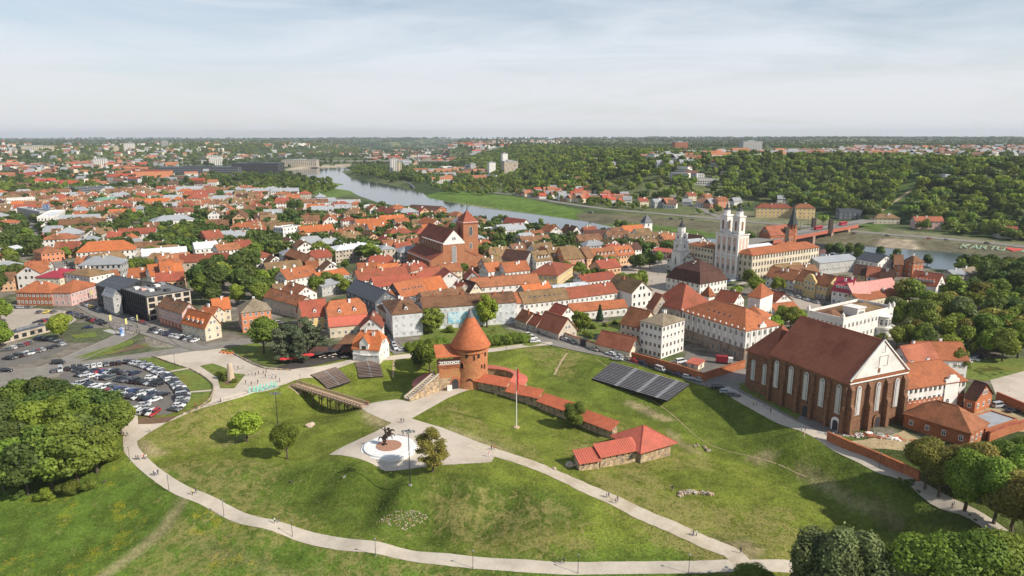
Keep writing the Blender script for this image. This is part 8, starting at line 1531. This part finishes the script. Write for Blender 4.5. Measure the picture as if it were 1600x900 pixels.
# ------------------------------------------------------------------ poles, flag, lamps, signs
def mast(label, base, top, lamps=True, r=.16, name='floodlight_mast'):
    p = gp(*base); h = zat(p, top) - p.z; o = empty(name, p, 0, label, 'lamp post'); m = MB(); m.tube((0,0,-.3),(0,0, h), r, r * .6,10); m.build('pole', METAL, o); m = MB(); m.cyl(0,0,-.1,.25, r * 3,12); m.build('base', CONC, o)
    if lamps:
        m = MB(); m.bar((-1.6,0, h),(1.6,0, h),.12,.12); m.bar((0,-.9, h - .3),(0,.9, h - .3),.12,.12); m.build('cross_arm', METAL, o)
        for x, y in ((-1.5,0),(-.6,.2),(.6,-.2),(1.5,0),(0,-.9),(0,.9)): m = MB(); m.box(x - .3, x + .3, y - .22, y + .22, h - .45, h + .05); m.build('floodlight', GALV, o)
    return o
mast('tall floodlight mast on the lawn in front of the statue', (641,758),673); mast('floodlight mast beside trees on the left lawn', (434,664),614)
for i, (b_, t_) in enumerate([((203,722),701),((264,767),744),((350,807),784),((457,839),816),((587,869),845),((739,888),862),((903,896),868),((1076,896),868),((1374,732),709),((100,505),486),((274,577),555),((791,547),530),((1010,470),452),((116,468),452),((470,605),592)]):
    p = gp(*b_); h = max(4.5, zat(p, t_) - p.z); o = empty('street_lamp', p, 0, None, 'lamp post', 'slim lamp posts along the paths'); PEND.append((o, 'slim dark lamp post')); m = MB(); m.tube((0,0,-.2),(0,0, h),.075,.05,8); m.build('pole', METAL, o); m = MB(); m.lathe([(.05, h),(.22, h + .05),(.2, h + .35),(.05, h + .45)],8); m.build('lantern', GALV, o); m = MB(); m.cyl(0,0,-.1,.2,.2,8); m.build('base', CONC, o)
p = gp(807,668); h = zat(p, 574) - p.z; o = empty('flagpole', p, 0, 'tall white flagpole with a furled red flag on the castle lawn', 'flagpole'); m = MB(); m.tube((0,0,-.2),(0,0, h),.17,.09,10); m.build('pole', WHITE, o); m = MB(); m.lathe([(1.1,-.2),(1.0,.3),(.01,.35)],14); m.build('base', M('sand_base', (.55,.40,.24),.9,.2,2), o); m = MB(); fl = []
for i in range(9):
    z = h - .3 - i * .95; w = [.55,.75,.6,.8,.55,.7,.45,.5,.25][i]; fl.append([(.1,0, z),(.1 + w * .4,.22 * math.sin(i), z - .1),(.1 + w, -.2 * math.cos(i * 1.3), z - .25),(.1 + w * .5,-.3, z - .1)])
for a_, b_ in zip(fl, fl[1:]): m.add(a_ + b_, [(k_, (k_ + 1) % 4,(k_ + 1) % 4 + 4, k_ + 4) for k_ in range(4)])
m.add(fl[0],[(0,1,2,3)]); m.add(fl[-1],[(3,2,1,0)]); m.build('flag', M('flag_red', (.55,.05,.03),.8,.1,2), o)
p = gp(181,687); o = empty('road_sign', p, 0, 'white prohibition sign on a post at the path entrance', 'sign'); m = MB(); m.tube((0,0,-.2),(0,0,3.1),.06); m.build('pole', GALV, o); m = MB(); m.tube((0,-.08,2.8),(0,-.04,2.8),.45, n=18); m.tube((0,-.10,2.8),(0,-.07,2.8),.32, n=18, m=1); m.build('disc', [M('sign_red', (.55,.04,.04),.5,.05), WHITE], o)
for i, q in enumerate([(116,466),(142,470),(172,512),(197,518),(215,512),(247,508)]):
    p = gp(*q); o = empty('banner_post', p, .4 * i, None, 'banner', 'yellow banner posts at the junction'); PEND.append((o, 'lamp post with pale yellow banner')); m = MB(); m.tube((0,0,-.2),(0,0,7),.09,.06); m.build('pole', METAL, o); m = MB(); m.box(.1,1.2,-.03,.03,3.4,6.2); m.build('banner', M('banner_yellow', (.68,.62,.25),.8,.1), o)
p = gp(191,524); o = empty('information_kiosk', p, .3, 'colourful information stand on the pavement by the junction', 'kiosk'); m = MB(); m.lathe([(1.0,0),(1.0,3.0),(1.3,3.1),(1.2,3.4),(.01,3.9)],10); m.build('drum', [sm_], o); m = MB(); m.lathe([(1.35,3.0),(1.35,3.2),(.01,3.6)],10); m.build('cap', WL['orange'], o)
for i, q in enumerate([(349,551),(355,552),(361,553)]): p = gp(*q); o = empty('planter', p, .2, None, 'planter', 'orange planters on the plaza'); PEND.append((o, 'orange planter box')); m = MB(); m.box(-1.1,1.1,-.5,.5,0,.9); m.build('box', M('planter_orange', (.62,.22,.10),.7,.1), o); m = MB(); m.lathe([(.5,.85),(.7,1.2),(.4,1.6),(.01,1.7)],8); m.build('plant', LAWN, o)
# café terrace
sheet('terrace_deck', [(432,574),(500,556),(512,545),(552,545),(556,558),(500,570),(452,578)], M('deck_dark', (.07,.06,.055),.85,.2,1),.16)
def parasol(px, py, mat, r=2.0, h=2.7, base_l='red café parasol'):
    p = gp(px, py); o = empty('parasol', (p.x, p.y, p.z + .15), random.uniform(0,1), None, 'parasol', 'café parasols on the terrace'); PEND.append((o, base_l)); m = MB(); m.lathe([(r, h - .5),(r * .98, h - .35),(.02, h + .3)],8); m.lathe([(r, h - .5),(.02, h + .15)],8); m.build('canopy', mat, o); m = MB(); m.tube((0,0,0),(0,0, h),.04); m.build('pole', METAL, o)
REDC = M('canvas_red', (.55,.05,.05),.85,.1,1); CREC = M('canvas_cream', (.66,.62,.56),.85,.1,1); BLKC = M('canvas_black', (.05,.045,.045),.85,.1,1)
for q in [(444,569),(450,568),(456,568),(461,567),(472,565),(478,564),(484,563)]: parasol(*q, REDC, 2.1)
for q in [(497,560),(508,557),(520,556),(503,552),(515,551)]: parasol(*q, BLKC, 2.3, base_l='black café parasol')
TBT = [M('table_pale', (.62,.58,.52),.6,.1), DWOOD]
for i in range(52):
    px, py = random.uniform(500,553), random.uniform(541,562) ; py = max(py, 566 - (px - 440) * .21); p = gp(px, py); o = empty('cafe_table', (p.x, p.y, p.z + .15), random.uniform(0,3), None, 'table', 'café tables on the terrace'); PEND.append((o, 'small café table with two chairs')); m = MB(); m.box(-.55,.55,-.45,.45,.70,.75); m.build('table_top', TBT[0], o); m = MB(); m.cyl(0,0,0,.7,.05,6); m.build('leg', METAL, o)
    for s in (-1,1): m = MB(); m.box(s * .9 - .22, s * .9 + .22,-.22,.22,.4,.46); m.box(s * 1.1 - .03, s * 1.1 + .03,-.22,.22,.45,.9); m.build('chair', DWOOD, o)
for q, w in (((498,556),7),((530,552),6),((545,556),5)): p = gp(*q); o = empty('terrace_pavilion', (p.x, p.y, p.z),.15, None, 'pavilion', 'dark pavilions on the café terrace'); PEND.append((o, 'dark roofed open terrace pavilion')); v, f = roof_solid(w, 4.5,2.7,1.3, 'hip', o=.3); m = MB(); m.add(v, f); m.build('roof', RF['dark'], o); [(lambda mm: (mm.box(x - .08, x + .08, y - .08, y + .08,0,2.7), mm.build('post', DWOOD, o)))(MB()) for x in (-w / 2 + .2, w / 2 - .2) for y in (-2,2)]
# road markings
def dashes(px, ln=3, gap=5, w=.18, off=.12):
    P = spline([gp(*q) for q in px],.5); m = MB(); acc_ = 0; st = None
    for a, b_ in zip(P, P[1:]):
        acc_ += (b_ - a).length
        if acc_ % (ln + gap) < ln: d = (b_ - a).normalized(); n = Vector((-d.y, d.x, 0)) * w / 2; m.add([(q.x, q.y, gz(q.x, q.y) + off) for q in (a - n, b_ - n, b_ + n, a + n)],[(0,1,2,3)])
    tag(m.build('lane_markings', PAINT), kind='structure')
dashes([(-40,606),(40,592),(120,572),(200,560),(280,548),(340,540)]); dashes([(190,527),(200,517),(180,500),(150,485),(128,470),(116,450),(106,430)]); dashes([(1060,580),(1010,567),(950,553),(900,543)],2,6)
for q0, q1 in (((104,474),(132,472)),((166,516),(186,522))):
    A, B = gp(*q0), gp(*q1); d = (B - A); n = Vector((-d.y, d.x, 0)).normalized() * 1.6; m = MB()
    for i in range(9): a, b_ = A.lerp(B, i / 9), A.lerp(B, (i + .5) / 9); m.add([(q.x, q.y, gz(q.x, q.y) + .125) for q in (a - n, b_ - n, b_ + n, a + n)],[(0,1,2,3)])
    tag(m.build('crossing_markings', PAINT), kind='structure')
# tufts and dandelion heads in the near turf
m_ = []; rs = np.random.RandomState(4); Pn = []; Ps = []
for _ in range(30000):
    px, py = rs.uniform(0,1600),640 + 262 * rs.rand() ** .7; p = at(px, py, -8); x, y = p.x, p.y
    if abs(x) > 200: continue
    j, i = min(np.searchsorted(YS, y), len(YS) - 1), min(np.searchsorted(XS, x), len(XS) - 1); c = cov[j, i]
    if c[1] - c[0] < .012: continue
    Pn.append((x, y, gz(x, y) + .06)); Ps.append(rs.uniform(.07,.17))
Pn = np.array(Pn); Ps = np.array(Ps); ROADO = [o for o in bpy.data.objects if o.name.split('.')[0] in ('plaza', 'park_path', 'gravel_path', 'statue_plaza', 'car_park', 'street', 'pavement')]
from mathutils.bvhtree import BVHTree
bv = [BVHTree.FromPolygons([v.co for v in o.data.vertices],[p.vertices for p in o.data.polygons]) for o in ROADO]
keepi = [i for i, p in enumerate(Pn) if not any(b_.ray_cast(Vector((p[0], p[1],30)), Vector((0,0,-1)))[0] is not None for b_ in bv)]
Pn, Ps = Pn[keepi], Ps[keepi]; Nn = rs.normal(size=Pn.shape) * np.array((1,1,.35)); Nn /= np.linalg.norm(Nn, axis=1)[:, None]; V_, Q_ = quads(Pn, Nn, Ps, rs)
tag(mk('grass_tufts', np_mesh('grass_tufts', V_, Q_, leafmat('tuft_grass', (.10,.15,.024),(.26,.26,.07)), rs.rand(len(Q_)))), 'tufts of longer grass in the castle meadow', 'grass', kind='stuff')
# ------------------------------------------------------------------ labels that tell look-alikes apart
MARKS = [('round castle tower', 735,560),('rider statue', 606,700),('wooden bridge', 515,622),('big car park', 190,605),('grey office block', 230,470),('flat kiosk', 45,525),('cathedral', 690,395),('town hall', 1090,430),('twin belfries', 1140,390),('monastery wing', 1120,520),('brick gable church', 1300,590),('white manor', 1330,500),('stone house', 1010,700),('wrapped building', 720,495),('white villa', 572,545),('turquoise letters', 410,608),('dark bleachers', 1000,600),('stone pillar', 361,590),('mansion with grey roof', 272,340),('rust coloured hall', 470,400),('slim white tower', 1010,350),('junction', 195,515),('orange three storey house', 400,500),('grove', 80,690),('long bright orange roof', 165,388),('yellow ornate house', 1265,450),('glass apartment block', 140,290),('steel bridge', 1270,355),('lime tree', 386,670),('red striped tower', 616,262),('pink roofs', 1370,450),('church tower with spire', 1236,350),('stone ruin', 1088,771),('river bend', 560,275),('cream barn wall', 900,535),('green roofed hall', 172,308),('white riverside block', 580,318),('flagpole', 807,660)]
def where(px, py):
    nm, mx_, my_ = min(MARKS, key=lambda q: (q[1] - px) ** 2 + ((q[2] - py) * 1.8) ** 2); dx, dy = px - mx_, (py - my_) * 1.8
    if abs(dx) > abs(dy): return ('right of the ' if dx > 0 else 'left of the ') + nm
    return ('in front of the ' if dy > 0 else 'behind the ') + nm
ORD = ['first', 'second', 'third', 'fourth', 'fifth', 'sixth', 'seventh', 'eighth', 'ninth', 'tenth', 'eleventh', 'twelfth', 'thirteenth', 'fourteenth', 'fifteenth', 'sixteenth', 'seventeenth', 'eighteenth', 'nineteenth', 'twentieth']
def ordw(i): return ORD[i] if i < 20 else ('twenty ' + ORD[i - 20] if i < 39 else 'thirty ' + ORD[min(i - 39,18)])
bpy.context.view_layer.update(); by = {}
for o, base in PEND:
    try: px, py = proj(o.location)
    except ReferenceError: continue
    by.setdefault(base + ' ' + where(px, py),[]).append((px, py, o))
for k, L_ in by.items():
    L_.sort(key=lambda q: q[0])
    for i, (px, py, o) in enumerate(L_):
        o['label'] = k if len(L_) == 1 else k + (', leftmost one' if i == 0 else ', rightmost one' if i == len(L_) - 1 else ', ' + ordw(i) + ' from left')
# ------------------------------------------------------------------ haze
hm = bpy.data.materials.new('haze_air'); hm.use_nodes = True; t = hm.node_tree; t.nodes.remove(t.nodes['Principled BSDF']); pv = nn(t, 'ShaderNodeVolumePrincipled'); pv.inputs['Color'].default_value = (.80,.87,.95,1); pv.inputs['Density'].default_value = .000055; pv.inputs['Anisotropy'].default_value = .1; lk(t, pv.outputs[0], t.nodes['Material Output'].inputs['Volume'])
try: hm.volume_intersection_method = 'FAST'
except Exception: pass
m = MB(); zlo = float(GZ.min()) - 1.5; m.box(XS[0] - 200, XS[-1] + 200, YS[0] - 400, YS[-1] + 200, zlo, 190.0); hz = m.build('haze', hm); tag(hz, 'thin pale summer haze over the whole town', 'haze', kind='stuff')
